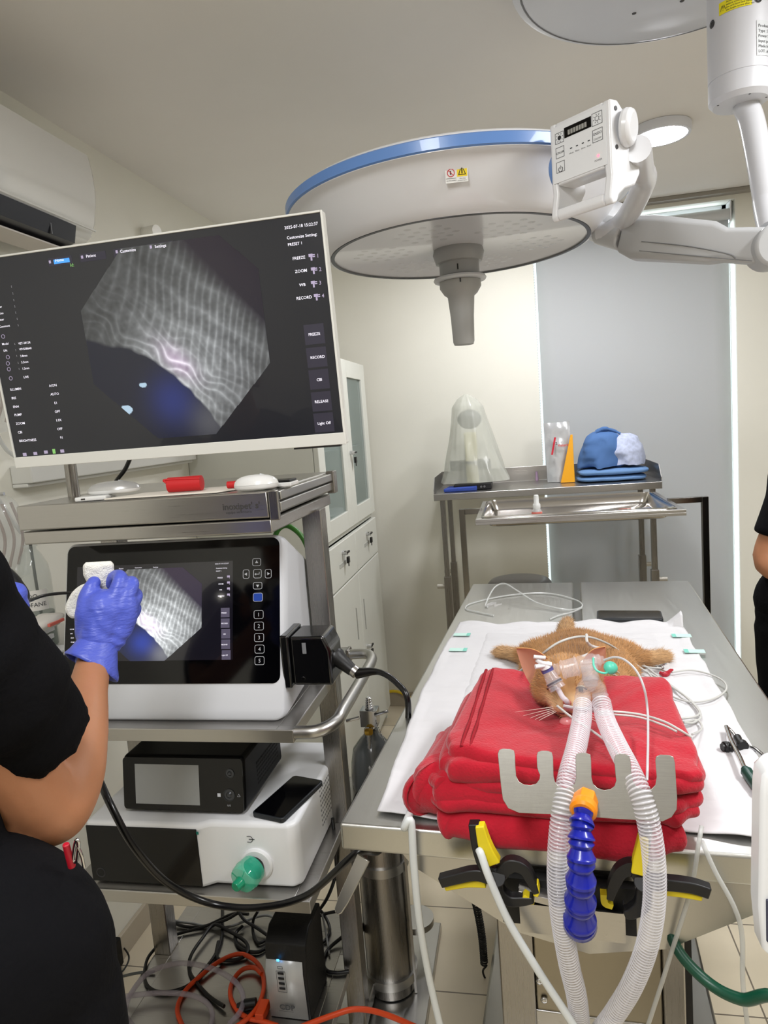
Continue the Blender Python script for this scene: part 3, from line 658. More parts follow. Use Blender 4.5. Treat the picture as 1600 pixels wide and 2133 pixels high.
px0, px1, py0, py1 = UV(180, 700).x, UV(566, 800).x, UV(400, 908).y, UV(380, 500).y
picture('endoscope_picture', MT @ Matrix.Translation((px0-.002, py1, .0006)), px1-px0+.004, py1-py0, .62, scr)
tx = MB()
def put(mb, s, x, y, size, T=MT, al='LEFT', bold=.004, z=.0007):
    q = UV(x, y, T, z); mb.text(s, T @ Matrix.Translation(q), size, al, bold)
for s, x, y, sz in (('2025-07-18 15:22:37', 593, 478, .0085), ('Customize Setting:', 598, 499, .0085), ('PRESET 1', 600, 513, .0080), ('FREEZE', 610, 542, .0085), ('ZOOM', 615, 569, .0085), ('WB', 624, 597, .0085), ('RECORD', 618, 625, .0085),
                    ('FREEZE', 643, 700, .0080), ('RECORD', 647, 748, .0080), ('CBI', 660, 794, .0080), ('RELEASE', 656, 840, .0082), ('Light Off', 662, 885, .0082), ('Patient', 180, 537, .0085), ('Customize', 251, 527, .0085), ('Settings', 323, 517, .0085),
                    ('Model', 5, 719, .0068), ('VET-2812R', 39, 718, .0068), ('S/N', 8, 733, .0068), ('VFV508640', 41, 730, .0068), ('2.8mm', 43, 744, .0068), ('3.3mm', 45, 757, .0068), ('1.2mm', 47, 770, .0068),
                    ('LIVE', 50, 788, .0072), ('ILLUMIN', 22, 814, .0078), ('A/ON', 103, 806, .0078), ('IRIS', 25, 832, .0078), ('AUTO', 106, 824, .0078), ('ENH', 28, 850, .0078), ('E1', 114, 842, .0078), ('PUMP', 31, 867, .0078), ('OFF', 115, 860, .0078),
                    ('ZOOM', 34, 885, .0078), ('1.0X', 117, 878, .0078), ('CBI', 38, 903, .0078), ('OFF', 120, 896, .0078), ('BRIGHTNESS', 41, 921, .0080), ('91', 126, 914, .0078),
                    (':', 24, 599, .0075), (':', 27, 613, .0075), (':', 29, 627, .0075), (':', 31, 640, .0075), (':', 33, 653, .0075), (':', 36, 666, .0075), (':', 38, 679, .0075), (':', 31, 718, .007), (':', 33, 731, .007), (':', 35, 743, .007), (':', 38, 757, .007), (':', 40, 770, .007),
                    ('Comment', -1, 683, .0068), ('Master', -6, 669, .0068), ('Species', -8, 656, .0068), ('Gender', -12, 643, .0068), ('Type', -16, 614, .0068)):
    put(tx, s, x, y, sz*.83)
tx.build('screen_writing', TXT, scr)
ic = MB()
for k, (x, y) in enumerate(((651, 534), (656, 562), (656, 590), (662, 617))):
    q = UV(x-7, y+7); 
    for (dx, dy, w2, h2) in ((0, .004, .007, .005), (.003, -.002, .003, .008), (.007, .003, .004, .002), (.007, .006, .004, .002)): ic.box((q.x+dx, q.y+dy, .0006), (q.x+dx+w2, q.y+dy+h2, .0009), MT)
    put(ic, str(k+1), x+9, y+3, .0090)
for x, y in ((53, 946), (75, 944), (97, 941), (131, 939)): q = UV(x-4, y+4); ic.box((q.x, q.y, .0006), (q.x+.008, q.y+.006, .0009), MT)
for x, y in ((106, 546), (173, 536), (245, 525), (316, 515)): q = UV(x-3, y+3); ic.box((q.x, q.y, .0006), (q.x+.004, q.y+.005, .0009), MT)
for x, y in ((7, 701), (17, 744), (17, 757), (19, 769), (23, 788)):
    q = UV(x, y); ic.tube([(q.x+.0035*math.cos(t), q.y+.0035*math.sin(t), .0008) for t in [i*math.pi/5 for i in range(10)]], .0005, 4, 1, True, False, T=MT)
ic.build('screen_icons', glow('screen_icon', (150, 140, 165), .5), scr)
def one_button(a, b): MB().box(a, b, MT).build('screen_button', glow('button_glow', (42, 40, 52), .35), scr)
for (x0, y0, x1, y1) in ((168, 527, 220, 543), (238, 517, 290, 533), (308, 507, 360, 522), (102, 537, 150, 552)):
    p, q = UV(x0, y1), UV(x1, y0); one_button((p.x, UV((x0+x1)/2, (y0+y1)/2).y-.0065, .0003), (q.x, UV((x0+x1)/2, (y0+y1)/2).y+.0075, .0005))
for (x, y) in ((655, 696), (660, 744), (665, 790), (670, 836), (675, 880)):
    p = UV(x, y); one_button((p.x-.018, p.y-.017, .0003), (p.x+.018, p.y+.017, .0005))
m_ = MB(); p = UV(113, 548); m_.box((p.x, p.y-.002, .0006), (p.x+.032, p.y+.0055, .0008), MT); m_.build('highlighted_button', glow('highlight_blue', (60, 130, 205), .8), scr)
m_ = MB(); put(m_, 'Home', 116, 546, .0070, z=.001); m_.build('screen_writing', TXT, scr)
m_ = MB(); put(m_, 'Id:', 147, 556, .0085); q = UV(111, 945); m_.box((q.x, q.y, .0006), (q.x+.006, q.y+.009, .0009), MT); m_.build('green_writing', glow('green_text', (110, 160, 90), .7), scr)
mb = MB().box((MW*.42, .10, -.05), (MW*.58, .24, -.0225), MT); mb.build('mount_plate', M('monitor_white', (222, 222, 216), .35), mon, bevel=.003)
tag(MB().tube([MT @ V((MW*.36, .02, -.03)), aty(262, 975, 1.30), aty(245, 998, 1.32), aty(233, 1015, 1.38)], .0042, 8, 8).build('monitor_cable', BLACKR), 'short black cable hanging behind the big monitor to the top shelf', 'cable')
# ------------------------------------------------------------------ things on the cart's top
def rbox(name, a, b, mat, parent=None, bev=.004, T=None, seg=3): return MB().box(a, b, T).build(name, mat, parent, bevel=bev, bseg=seg)
z = S1+.001
def mouse(name, c, ang, L, W, H, top, base, label):
    t = thing(name, c, label, 'computer mouse'); T = Matrix.Translation(c) @ Matrix.Rotation(ang, 4, 'Z')
    def sh(k, zz, s):
        return [(s*L/2*math.cos(q)*(1-.04*math.sin(q)**2), s*W/2*math.sin(q)*(1+.08*math.cos(q)), zz) for q in [2*math.pi*i/36 for i in range(36)]]
    MB().loft([sh(0, 0, .90), sh(0, H*.12, .99), sh(0, H*.32, 1.0)], T=T).build('mouse_base', base, t, smooth=60)
    MB().loft([sh(0, H*.33, 1.0), sh(0, H*.55, .95), sh(0, H*.75, .82), sh(0, H*.90, .60), sh(0, H*.98, .30), sh(0, H, .05)], T=T).build('mouse_shell', top, t, smooth=60)
    MB().tube([(L*.10, 0, H*.965), (L*.26, 0, H*.80)], .0025, 8, 3, T=T).build('scroll_wheel', GREYP, t)
    return t
WM = M('mouse_white', (226, 226, 224), .22, coat=.3); SM = M('mouse_silver', (190, 190, 188), .28, .3)
pc_ = V((-.800, 1.262, z+.0))
# pale slab under the left mouse, flat white sheet beside it
a0 = V((-.842, 1.222, z)); 
sh_ = MB(); q = [V((-.790, 1.214, z)), V((-.560, 1.222, z)), V((-.515, 1.300, z)), V((-.545, 1.345, z)), V((-.760, 1.300, z))]
sh_.prism([(p.x, p.y) for p in q], .003, Matrix.Translation((0, 0, z))); tag(sh_.build('tablet_cover', M('cream_card', (224, 218, 206), .5), bevel=.001), 'thin flat cream tablet lying on the cart top under the red roll', 'tablet')
pbk = thing('power_bank', (-.820, 1.232, z), 'small flat white charger slab under the silver mouse on the cart top', 'charger')
T_ = Matrix.Translation((-.822, 1.234, z)) @ Matrix.Rotation(R(12), 4, 'Z')
rbox('casing', (-.033, -.018, 0), (.028, .020, .0085), WM, pbk, .003, T_); rbox('usb_port', (-.020, -.0188, .0028), (-.012, -.0175, .0058), M('port_dark', (60, 55, 50), .5), pbk, .0004, T_)
mouse('computer_mouse', V((-.800, 1.268, z+.0088)), R(14), .104, .058, .024, SM, WM, 'silver-topped white mouse lying on a small charger slab at the left of the cart top')
mouse('computer_mouse', V((-.487, 1.236, z+.002)), R(8), .084, .056, .027, WM, WM, 'glossy all-white mouse at the right end of the cart top')
RD = M('red_foam', (196, 30, 34), .6)
T_ = frame((-.645, 1.252, z+.0175), (0, -.1, 0), (0, 0, 1)); T_ = frame((-.672, 1.250, z+.0185), (1, .10, 0), (0, 0, 1))
m_ = MB(); seg = 30
ring = lambda x, r, sp: [(x, r*math.cos(q)*(1+sp*q), r*math.sin(q)*(1+sp*q)) for q in [2*math.pi*i/seg for i in range(seg)]]
m_.loft([ring(0, .004, 0), ring(0, .012, 0), ring(.001, .0145, 0), ring(.067, .0145, 0), ring(.068, .012, 0)], T=T_)
m_.tube([(.0, .0145*math.cos(q), .0145*math.sin(q)) for q in [R(70), R(60), R(40)]]+[(.068, .0145*math.cos(R(50)), .0150*math.sin(R(50)))], .0022, 6, 4, T=T_)
rr = thing('red_roll', (-.64, 1.25, z), 'bright red rolled foam tube on the cream tablet on the cart top', 'roll')
m_.build('roll_body', RD, rr, smooth=50); MB().cyl(T_ @ V((-.0006, 0, 0)), T_ @ V((.001, 0, 0)), .0042, seg=14).build('roll_core', M('red_dark', (110, 16, 18), .7), rr)
tag(MB().cyl((-.556, 1.262, z+.0105), (-.538, 1.264, z+.0105), .0068, seg=18).build('red_stopper', RD, bevel=.001), 'tiny dark red piece lying between the red roll and the white mouse', 'stopper')
rm = thing('remote_control', (-.46, 1.30, z), 'small black and white remote lying just behind the white mouse', 'remote')
rbox('remote_body', (-.485, 1.268, z), (-.430, 1.315, z+.008), WM, rm, .002); rbox('remote_face', (-.482, 1.270, z+.0085), (-.433, 1.313, z+.0125), BLACK, rm, .001)

# ------------------------------------------------------------------ endoscopy processor with touch screen, on the second shelf
zb = S2+.004
PX0, PX1 = aty(109, 1142, 1.335).x, aty(598, 1300, 1.29).x
BLp = V((-.972, 1.238, zb)); ptr = aty(597, 1112, 1.335)
PW = .493; slope = V((0, ptr.y-BLp.y, ptr.z-BLp.z)); PH = slope.length
FT = frame(BLp, (1, 0, 0), slope)
pr = thing('endoscopy_processor', (BLp.x+PW/2, 1.36, zb), 'white console with a tilted glossy black touch screen and keypad, on the second cart shelf', 'console')
mb = MB()
def rr_out(x0, y0, x1, y1, r, n=6):
    o = []
    for cx_, cy_, a in ((x1-r, y0+r, -90), (x1-r, y1-r, 0), (x0+r, y1-r, 90), (x0+r, y0+r, 180)):
        for i in range(n+1): q = R(a+90*i/n); o.append((cx_+r*math.cos(q), cy_+r*math.sin(q)))
    return o
o_ = rr_out(0, 0, PW, PH, .022)
inner = rr_out(.004, .004, PW-.004, PH-.004, .019)
rings = [[FT @ V((x, y, -.0)) for x, y in inner], [FT @ V((x, y, -.004)) for x, y in o_], [FT @ V((x, y, -.030)) for x, y in o_]]
yb = 1.52
back = [V((BLp.x+.012+(x/PW)*(PW-.024), yb, zb+.006+(y/PH)*(.262))) for x, y in o_]
rings.append(back)
mb.loft(rings).build('console_body', GREYP, pr, smooth=50)
GLY0, GLX0 = .072, .006
g_ = rr_out(GLX0, GLY0, PW-.008, PH-.006, .016); 
g_ = [(x, y) for x, y in g_]
gl = MB().prism([(x, max(y, GLY0)) for x, y in g_], .0016, FT, .0001).build('front_glass', BLACKG, pr, smooth=20)
def UV2(x, y, z=.0019):
    n = FT.to_3x3() @ V((0, 0, 1)); p = atp(x, y, FT.translation, n); q = FT.inverted() @ p
    return V((q.x, q.y, z))
d0, d1 = UV2(150, 1378), UV2(486, 1168)
disp = MB().box((max(.03, d0.x), d0.y, .0017), (d1.x, d1.y, .0019), FT).build('display', M('screen_black2', (16, 15, 22), .12, coat=.4, emit=(36, 34, 46), estr=.16), pr)
ax, bx, ay, by = UV2(205, 1300).x, UV2(421, 1290).x, UV2(360, 1376).y, UV2(330, 1184).y
picture('endoscope_picture', FT @ Matrix.Translation((ax, by, .0022)), bx-ax, by-ay, 1.5, disp)
def put2(mb, s, x, y, size, al='LEFT', bold=.004, z=.0024):
    q = UV2(x, y, z); mb.text(s, FT @ Matrix.Translation(q), size, al, bold)
tx = MB()
for s, x, y, sz in (('2025-07-18 15:22:37', 449, 1176, .0042), ('Customize Setting:', 451, 1185, .0038), ('PRESET 1', 451, 1191, .0036), ('FREEZE', 454, 1205, .0042), ('ZOOM', 456, 1218, .0042), ('WB', 458, 1230, .0042), ('RECORD', 455, 1243, .0042),
                    ('Patient', 249, 1186, .0044), ('Customize', 282, 1184, .0044), ('Settings', 320, 1183, .0044), ('FREEZE', 462, 1278, .0042), ('RECORD', 462, 1300, .0042), ('CBI', 466, 1322, .0042), ('RELEASE', 462, 1344, .0042), ('Light Off', 463, 1366, .0042),
                    ('ILLUM', 147, 1312, .0042), ('IRIS', 148, 1321, .0042), ('ENH', 149, 1330, .0042), ('PUMP', 149, 1339, .0042)):
    put2(tx, s, x, y, sz*.85)
tx.build('screen_writing', TXT, disp)
m_ = MB()
for k in range(4):
    q = UV2(474, 1203+k*12.5); m_.box((q.x, q.y, .0021), (q.x+.006, q.y+.004, .0024), FT); put2(m_, str(k+1), 478, 1205+k*12.5, .0050)
m_.build('screen_icons', _m['screen_icon'], disp)
for (x, y) in ((470, 1276), (470, 1298), (471, 1320), (471, 1342), (472, 1364)):
    p = UV2(x, y); MB().box((p.x-.0095, p.y-.0095, .0020), (p.x+.0095, p.y+.0095, .0022), FT).build('screen_button', glow('button_glow2', (70, 66, 84), .4), disp)
def ring_btn(x, y, w_, h_, glyph, mat, par):
    p = UV2(x, y); o1 = rr_out(p.x-w_/2, p.y-h_/2, p.x+w_/2, p.y+h_/2, .0035, 4)
    m = MB().tube([(a, b, .0020) for a, b in o1], .0005, 5, 1, True, False, T=FT)
    if glyph in ('u', 'd', 'l', 'r'):
        k = {'u': 90, 'd': -90, 'l': 180, 'r': 0}[glyph]; m.prism([(p.x+.0036*math.cos(R(k+a)), p.y+.0036*math.sin(R(k+a))) for a in (0, 120, 240)], .0004, FT, .0018)
    elif glyph == 'e': m.tube([(p.x+.004, p.y+.003, .002), (p.x+.004, p.y-.001, .002), (p.x-.004, p.y-.001, .002)], .0006, 5, 1, T=FT, sm=False); m.prism([(p.x-.006, p.y-.001), (p.x-.003, p.y+.0015), (p.x-.003, p.y-.0035)], .0004, FT, .0018)
    else: m.text(glyph, FT @ Matrix.Translation((p.x, p.y-.0036, .0020)), .0105, 'CENTER')
    m.build('key', mat, par)
KEY = M('key_print_white', (170, 172, 176), .5, emit=(200, 200, 205), estr=.15)
for x, y, w_, h_, gph in ((535.5, 1171, .0175, .0145, 'u'), (513.5, 1196, .0130, .0175, 'l'), (537, 1195, .0165, .0175, 'e'), (559.5, 1195, .0130, .0175, 'r'), (537.5, 1220, .0185, .0135, 'd'),
                          (539.5, 1280, .0195, .0160, '1'), (540, 1304, .0195, .0160, '2'), (540.5, 1328, .0195, .0160, '3'), (541.5, 1352, .0195, .0160, '4'), (541.5, 1376, .0195, .0160, '5')):
    ring_btn(x, y, w_, h_, gph, KEY, gl)
p = UV2(538, 1244); ek = MB().prism(rr_out(p.x-.0098, p.y-.0082, p.x+.0098, p.y+.0082, .0035, 4), .0004, FT, .0017).build('escape_key', M('esc_blue', (20, 48, 120), .3, emit=(30, 70, 160), estr=.3), gl)
ring_btn(538, 1244, .0196, .0164, 'Esc', KEY, gl)
# endoscope: plug, cables, and the black handle in the gloved left hand
sc = thing('endoscope', (-.42, 1.31, zb+.06), 'black endoscope: square plug in the console side, looping black cable and thin insertion tube', 'endoscope')
EX = BLp.x+PW-.004
PBK = M('plug_black', (10, 10, 12), .16, coat=.6)
def quadbox(name, p0, p1, yA, yB, par, bev=.004): return rbox(name, (p0[0], yA, p0[1]), (p1[0], yB, p1[1]), PBK, par, bev)
u0, u1 = aty(600, 1432, 1.27), aty(622, 1322, 1.27)
quadbox('plug_flange', (EX+.0, u0.z), (EX+.018, u1.z), 1.262, 1.352, sc)
v1 = aty(686, 1330, 1.27); v0 = aty(686, 1426, 1.27)
bx_ = MB(); zA, zB = u0.z+.004, u1.z-.004
bx_.prism([(0, zA), (v1.x-EX-.018, zA), (v1.x-EX-.018, zB-.030), (v1.x-EX-.030, zB), (0, zB)], .082, frame((EX+.0182, 1.350, 0), (1, 0, 0), (0, 0, 1)))
bx_.build('plug_body', PBK, sc, bevel=.006, bseg=3)
rbox('plug_label', (EX+.044, 1.2665, zB-.034), (EX+.052, 1.2676, zB-.012), M('label_grey', (120, 122, 126), .4), sc, .0005)
MB().lathe([(.001, .0), (.0045, .0), (.005, -.002)], (EX+.040, 1.2672, zA+.014), (0, -1, 0), 14).build('plug_screw', CHROME, sc)
c0 = V((v1.x, 1.305, (zA+zB)/2-.002)); c1 = aty(738, 1398, 1.29); c1 = V((c1.x, 1.29, c1.z))
MB().lathe([(.019, 0), (.019, .006), (.016, .012), (.0115, .048)], c0-V((.002, 0, 0)), c1-c0, 24).build('strain_relief', BLACKR, sc, smooth=50)
dd_ = (c1-c0).normalized(); e0 = c0+dd_*.046; MB().cyl(e0, e0+dd_*.010, .0118, seg=24).build('metal_collar', STEEL, sc)
cable = [e0+dd_*.010, aty(790, 1400, 1.28), aty(828, 1424, 1.26), aty(850, 1462, 1.24), tw(.01, .36, -.06), tw(.02, .30, -.12), tw(.015, .14, -.125), aty(742, 1778, .97), aty(640, 1864, 1.0), aty(540, 1890, 1.0), aty(440, 1882, 1.0), aty(350, 1840, .97), aty(280, 1765, .93), aty(232, 1680, .93), aty(205, 1620, .96), aty(178, 1560, 1.0), aty(130, 1500, 1.02), aty(70, 1400, 1.0), V((-.80, .90, 1.30)), V((-.77, .865, 1.33))]
def crad(t): return .0105 if t < .03 else .0058
MB().tube(cable, lambda t: .0110-.0052*min(1, t/.05), 12, 10).build('umbilical_cable', M('cable_gloss_black', (12, 12, 13), .25), sc, smooth=60)
hp_ = [aty(-14, 1190, .86), aty(12, 1212, .86), aty(34, 1240, .86), aty(36, 1258, .87)]
MB().tube(hp_, [.014, .018, .017, .012], 14, 6).build('scope_handle', BLACKR, sc, smooth=60)
rbox('blue_patch', (-.01, -.006, 0), (.014, .008, .003), M('scope_blue', (40, 70, 170), .4), sc, .001, frame(aty(22, 1218, .86), (.6, 0, -.8), (.3, 0, .6)))
tip = aty(158, 1235, 1.03)
MB().tube([aty(38, 1262, .89), aty(60, 1252, .93), aty(90, 1241, .97), aty(125, 1236, 1.0), tip], .0026, 10, 8).build('insertion_tube', M('cable_gloss_black', (12, 12, 13), .25), sc, smooth=60)
MB().ball(tip+V((.002, 0, 0)), .0026, 10, 8).build('tip_light', M('tip_glow', (255, 250, 235), .4, emit=(255, 250, 235), estr=60), sc)

# ------------------------------------------------------------------ white pump unit on the third shelf
zb = S3+.003
pu = thing('pump_unit', (-.70, 1.40, zb), 'white boxy pump unit with a black front window, on the third cart shelf', 'medical device')
fz = .742; X0, X1, XP = -.938, -.477, -.676
hgt = fz-zb
mb = MB()
mb.prism([(X0, 1.222), (XP-.006, 1.222), (XP+.016, 1.236), (X1-.016, 1.236), (X1, 1.252), (X1, 1.60), (X0, 1.60)], hgt, Matrix.Translation((0, 0, zb)))
mb.build('unit_body', M('unit_white', (228, 229, 231), .3, coat=.2), pu, bevel=.010, bseg=4)
rbox('front_window', (X0+.004, 1.2195, zb+.006), (XP-.008, 1.2225, zb+hgt-.008), BLACKG, pu, .0015)
MB().lathe([(.008, 0), (.0095, .0008), (.011, 0)], (X0+.026, 1.2193, zb+.026), (0, -1, 0), 24, cap=False).build('power_button_ring', M('ring_dark', (42, 42, 46), .4), pu)
rbox('teal_tag', (XP-.008, 1.2190, zb+hgt-.018), (XP-.003, 1.2200, zb+hgt-.012), M('teal_dot', (0, 110, 100), .4), pu, .0002)
m_ = MB(); gx, gz = -.575, zb+.105
m_.tube([(gx-.008, 1.2350, gz+.006), (gx, 1.2350, gz+.006), (gx+.004, 1.2350, gz), (gx, 1.2350, gz-.006), (gx-.008, 1.2350, gz-.006)], .0006, 5, 4); m_.tube([(gx-.004, 1.235, gz), (gx+.008, 1.235, gz)], .0006, 5, 2); m_.build('outlet_symbol', M('ink_dark', (40, 42, 46), .5), pu)
vn = []
for i in range(13):
    for j in range(8):
        y = 1.40+i*.0115; zz = zb+.035+j*.0115
        if 1.36+j*.004 < y: vn.append((y, zz))
m_ = MB()
for y, zz in vn: m_.box((X1-.0005, y, zz), (X1+.0006, y+.006, zz+.004))
tag(m_.build('vent_slots', M('vent_grey', (120, 122, 124), .6), pu), kind='stuff')
fp = V((-.567, 1.236, zb+.052))
MB().lathe([(.034, 0), (.034, -.004), (.030, -.007), (.024, -.007)], fp, (0, 1, 0), 36).build('outlet_ring', M('unit_white', (228, 229, 231), .3), pu)
fl_ = thing('breathing_filter', fp, 'translucent green round filter plugged into the white pump unit', 'filter')
TG = M('filter_green', (60, 205, 165), .12, alpha=.50, coat=.5); fd = V((-.30, -.95, -.10))
MB().lathe([(.012, -.010), (.020, .000), (.022, .012)], fp+V((0, -.006, 0)), fd, 28).build('black_socket', BLACK, fl_)
MB().lathe([(.020, .008), (.027, .012), (.0285, .020), (.0285, .030), (.0295, .031), (.0295, .034), (.0285, .035), (.0285, .044), (.026, .050), (.012, .054)], fp, fd, 36).build('filter_body', TG, fl_, smooth=40)
MB().lathe([(.012, .053), (.0105, .056), (.0100, .068), (.0085, .070), (.001, .070)], fp, fd, 24).build('filter_port', M('filter_green_solid', (20, 150, 110), .2, alpha=.85), fl_, smooth=40)
m_ = MB()
fx_ = V(fd).normalized().orthogonal().normalized()
for k in range(4):
    q = V(fd).normalized(); rot = Matrix.Rotation(k*math.pi/2+.4, 3, q); a = rot @ fx_
    m_.tube([fp+q*.0505+a*.011, fp+q*.0485+a*.026], .0012, 5, 2)
m_.build('filter_rib', _m['filter_green_solid'], fl_)
# black light source box on top of it
zt2 = fz+.001
LT3 = frame(atz(257, 1687, zt2+.004), (1, 0, 0), (0, 1, 0))
ls = thing('light_source', (-.72, 1.42, zt2), 'black box with a grey screen and round buttons, on the white pump unit', 'medical device')
x0 = atz(258, 1687, zt2+.004).x; x1 = atz(512, 1694, zt2+.004).x; yf = 1.262; hh = .117
mb = MB(); 
mb.prism([(0, .004), (.018, hh), (.235, hh), (.235, .004)], x1-x0, frame((x0, yf, zt2), (0, 1, 0), (0, 0, 1)), 0)
sbx = mb.build('box_body', M('box_black', (5, 5, 6), .42, ior=1.25), ls, bevel=.009, bseg=3)
T_ = frame((x0, yf-.0008, zt2+.005), (1, 0, 0), (0, .018, hh-.004)); W2 = x1-x0; H2 = hh-.006
MB().prism(rr_out(.002, .002, W2-.002, H2, .008), .0015, T_).build('front_panel', M('panel_black', (6, 6, 8), .12, ior=1.4), ls, smooth=20)
MB().box((.030, .014, .0016), (.030+.146, H2-.014, .0019), T_).build('grey_screen', M('screen_grey', (150, 152, 152), .35, emit=(150, 152, 152), estr=.04), ls)
for (x, y, r_) in ((W2-.030, H2-.030, .010), (W2-.033, H2-.074, .013)):
    MB().lathe([(r_, .0015), (r_*.97, .0030), (r_*.9, .0030), (r_*.86, .0018), (r_*.5, .0018), (r_*.3, .0040), (.0005, .0042)], T_ @ V((x, y, 0)), T_.to_3x3() @ V((0, 0, 1)), 28).build('round_button', M('btn_metal', (70, 72, 76), .25, .8), ls)
m_ = MB(); m_.box((W2-.059, H2-.078, .0016), (W2-.052, H2-.071, .0019), T_); m_.tube([(W2-.012+.0036*math.cos(R(a)), H2-.075+.0036*math.sin(R(a)), .0017) for a in (90, 210, 330)], .0004, 4, 1, True, False, T=T_); m_.text('U/S', T_ @ Matrix.Translation((W2-.038, H2-.097, .0017)), .0050)
m_.build('panel_print', M('key_print_white', (170, 172, 176), .5), ls)
m_ = MB()
for i in range(12):
    for j in range(6): m_.box((x1-.0004, yf+.08+i*.011, zt2+.025+j*.009), (x1+.0004, yf+.088+i*.011, zt2+.029+j*.009))
tag(m_.build('side_vents', M('vent_black', (4, 4, 5), .7), ls), kind='stuff')
def phone(name, c, T, L, W, H, label, case=BLACK):
    t = thing(name, c, label, 'phone')
    MB().prism(rr_out(-W/2, -L/2, W/2, L/2, .009), H, T).build('phone_case', case, t, bevel=.0018)
    g = MB().prism(rr_out(-W/2+.0035, -L/2+.0035, W/2-.0035, L/2-.0035, .007), .0006, T, H).build('phone_screen', BLACKG, t)
    return t, g
a, b = atz(512, 1702, fz+.01), atz(632, 1612, fz+.01)
pcx = V((-.520, 1.325, fz+.0005)); phone('mobile_phone', pcx, frame(pcx, (.97, -.26, 0), (.26, .97, 0)), .160, .078, .010, 'black phone in a case lying on the white pump unit beside the black box', M('case_dark', (26, 30, 34), .5))

# ------------------------------------------------------------------ voltage regulator on the bottom shelf
zb = S4+.0005
T_ = frame((-.616, 1.325, zb), (.985, -.03, 0), (.03, .985, 0))
vr = thing('voltage_regulator', T_.translation, 'upright black and silver regulator box with a blue light, on the bottom cart shelf', 'power regulator')
A_ = aty(551, 1988, 1.285).z-zb; hb = .205; wv = aty(640, 2125, 1.285).x-aty(556, 2122, 1.285).x+.004
mb = MB(); mb.prism([(0.003, 0), (.0, .115), (.010, hb-.030), (.040, hb-.006), (.12, hb-.006), (.12, 0)], wv, frame(T_ @ V((0, 0, 0)), T_.to_3x3() @ V((0, 1, 0)), (0, 0, 1)), 0)
mb.build('box_body', M('regulator_black', (13, 13, 15), .5, bump=.3, bscale=200), vr, bevel=.003)
T2 = frame(T_ @ V((.0, -.001, .004)), T_.to_3x3() @ V((1, 0, 0)), (0, 0, 1))
fpn = MB(); xs_ = [0, .108, .130, .150]
fpn.add([T_ @ V(p) for p in ((.002, .0018, .002), (wv-.006, .0018, .002), (wv-.008, -.0015, .115), (.001, -.0015, .115), (wv-.010, .007, .148), (.002, .007, .148))], [(0, 1, 2, 3), (3, 2, 4, 5)])
fpn.build('silver_face', M('face_silver', (196, 198, 200), .35, .2), vr, solid=.0016)
T3 = frame(T_ @ V((0, -.0022, 0)), T_.to_3x3() @ V((1, 0, 0)), V((0, -.025, 1)))
for k in range(4): rbox('usb_socket', (.031, .076+k*.0125, .0), (.045, .082+k*.0125, .0010), M('port_black', (15, 18, 26), .4), vr, .0004, T3)
m_ = MB(); rect = lambda x, y, w_, h_, t: [m_.box(q0, q1, T3) for q0, q1 in (((x, y, 0), (x+w_, y+t, .0008)), ((x, y+h_-t, 0), (x+w_, y+h_, .0008)), ((x, y, 0), (x+t, y+h_, .0008)), ((x+w_-t, y, 0), (x+w_, y+h_, .0008)))]
rect(.032, .128, .012, .006, .0007); rect(.0275, .070, .021, .052, .0005); m_.text('CDP', T3 @ Matrix.Translation((.026, .026, .0006)), .0185, bold=.03); m_.box((.024, .0215, .0004), (.058, .0222, .0007), T3); m_.text('R', T3 @ Matrix.Translation((.058, .038, .0006)), .004)
m_.build('face_print', M('ink_grey', (70, 72, 76), .5), vr)
rbox('blue_light', (.030, .142, .004), (.036, .147, .0056), M('led_blue', (60, 170, 255), .4, emit=(60, 170, 255), estr=4), vr, .0005, T3 @ Matrix.Translation((0, .0, -.009)))
# ------------------------------------------------------------------ operating table
TWd, TLn = .667, 1.41
tb = thing('operating_table', tw(.33, .7, -TH), 'stainless steel operating table with a split flat top, under the cat and red blanket', 'table')
sp0 = onT(1201, 1230); sp1 = onT(1212, 1230); 
s0 = TF.inverted() @ sp0; s1 = TF.inverted() @ sp1
SV = (TF.inverted() @ onT(1205, 1310)).y
mb = MB(TF)
g0, g1 = .333-.011, .333+.011; SV = .93
o = [(0, 0), (TWd, 0), (TWd, TLn), (g1, TLn), (g1, SV), (g0, SV), (g0, TLn), (0, TLn)]
mb.prism(o, .04, z0=-.04); mb.build('table_top', M('table_steel', (198, 198, 194), .33, 1.0, var=.02, scale=20, stretch=(26, .3, 26), rvar=.04), tb, bevel=.004, bseg=3)
# V-shaped drain pan under the top
mb = MB(TF); us = [.085, .10, .24, .333, .43, .57, .585]; zs = [-.043, -.062, -.145, -.165, -.145, -.062, -.043]
def ringp(v, k): return [(u+(.333-u)*k, v, -.043+(w+.043)*(1-k*.9)) for u, w in zip(us, zs)]
mb.loft([ringp(.01, 0), ringp(.02, 0), ringp(1.2, 0), ringp(1.24, 0)], cap=True)
mb.build('drain_pan', STEELY, tb, smooth=20)
mb = MB(TF); 
mb.box((.170, .30, -.80), (.232, .34, -.15)); mb.build('front_leg_plate', STEELZ, tb, bevel=.003)
mb = MB(TF); mb.box((.452, .30, -.80), (.488, .36, -.14)); mb.build('front_leg_bar', STEELZ, tb, bevel=.003)
mb = MB(TF); mb.box((.2325, .31, -.62), (.4515, .70, -.16)); mb.build('column_cover', M('column_steel', (150, 143, 128), .35, 1.0), tb, bevel=.003)
mb = MB(TF); mb.box((.225, .307, -.80), (.4515, .72, -.535)); mb.build('column_base', STEEL, tb, bevel=.003)
mb = MB(TF); mb.box((.08, .1, -TH+.04), (.60, 1.25, -TH+.12)); mb.build('floor_base', STEELY, tb, bevel=.008)
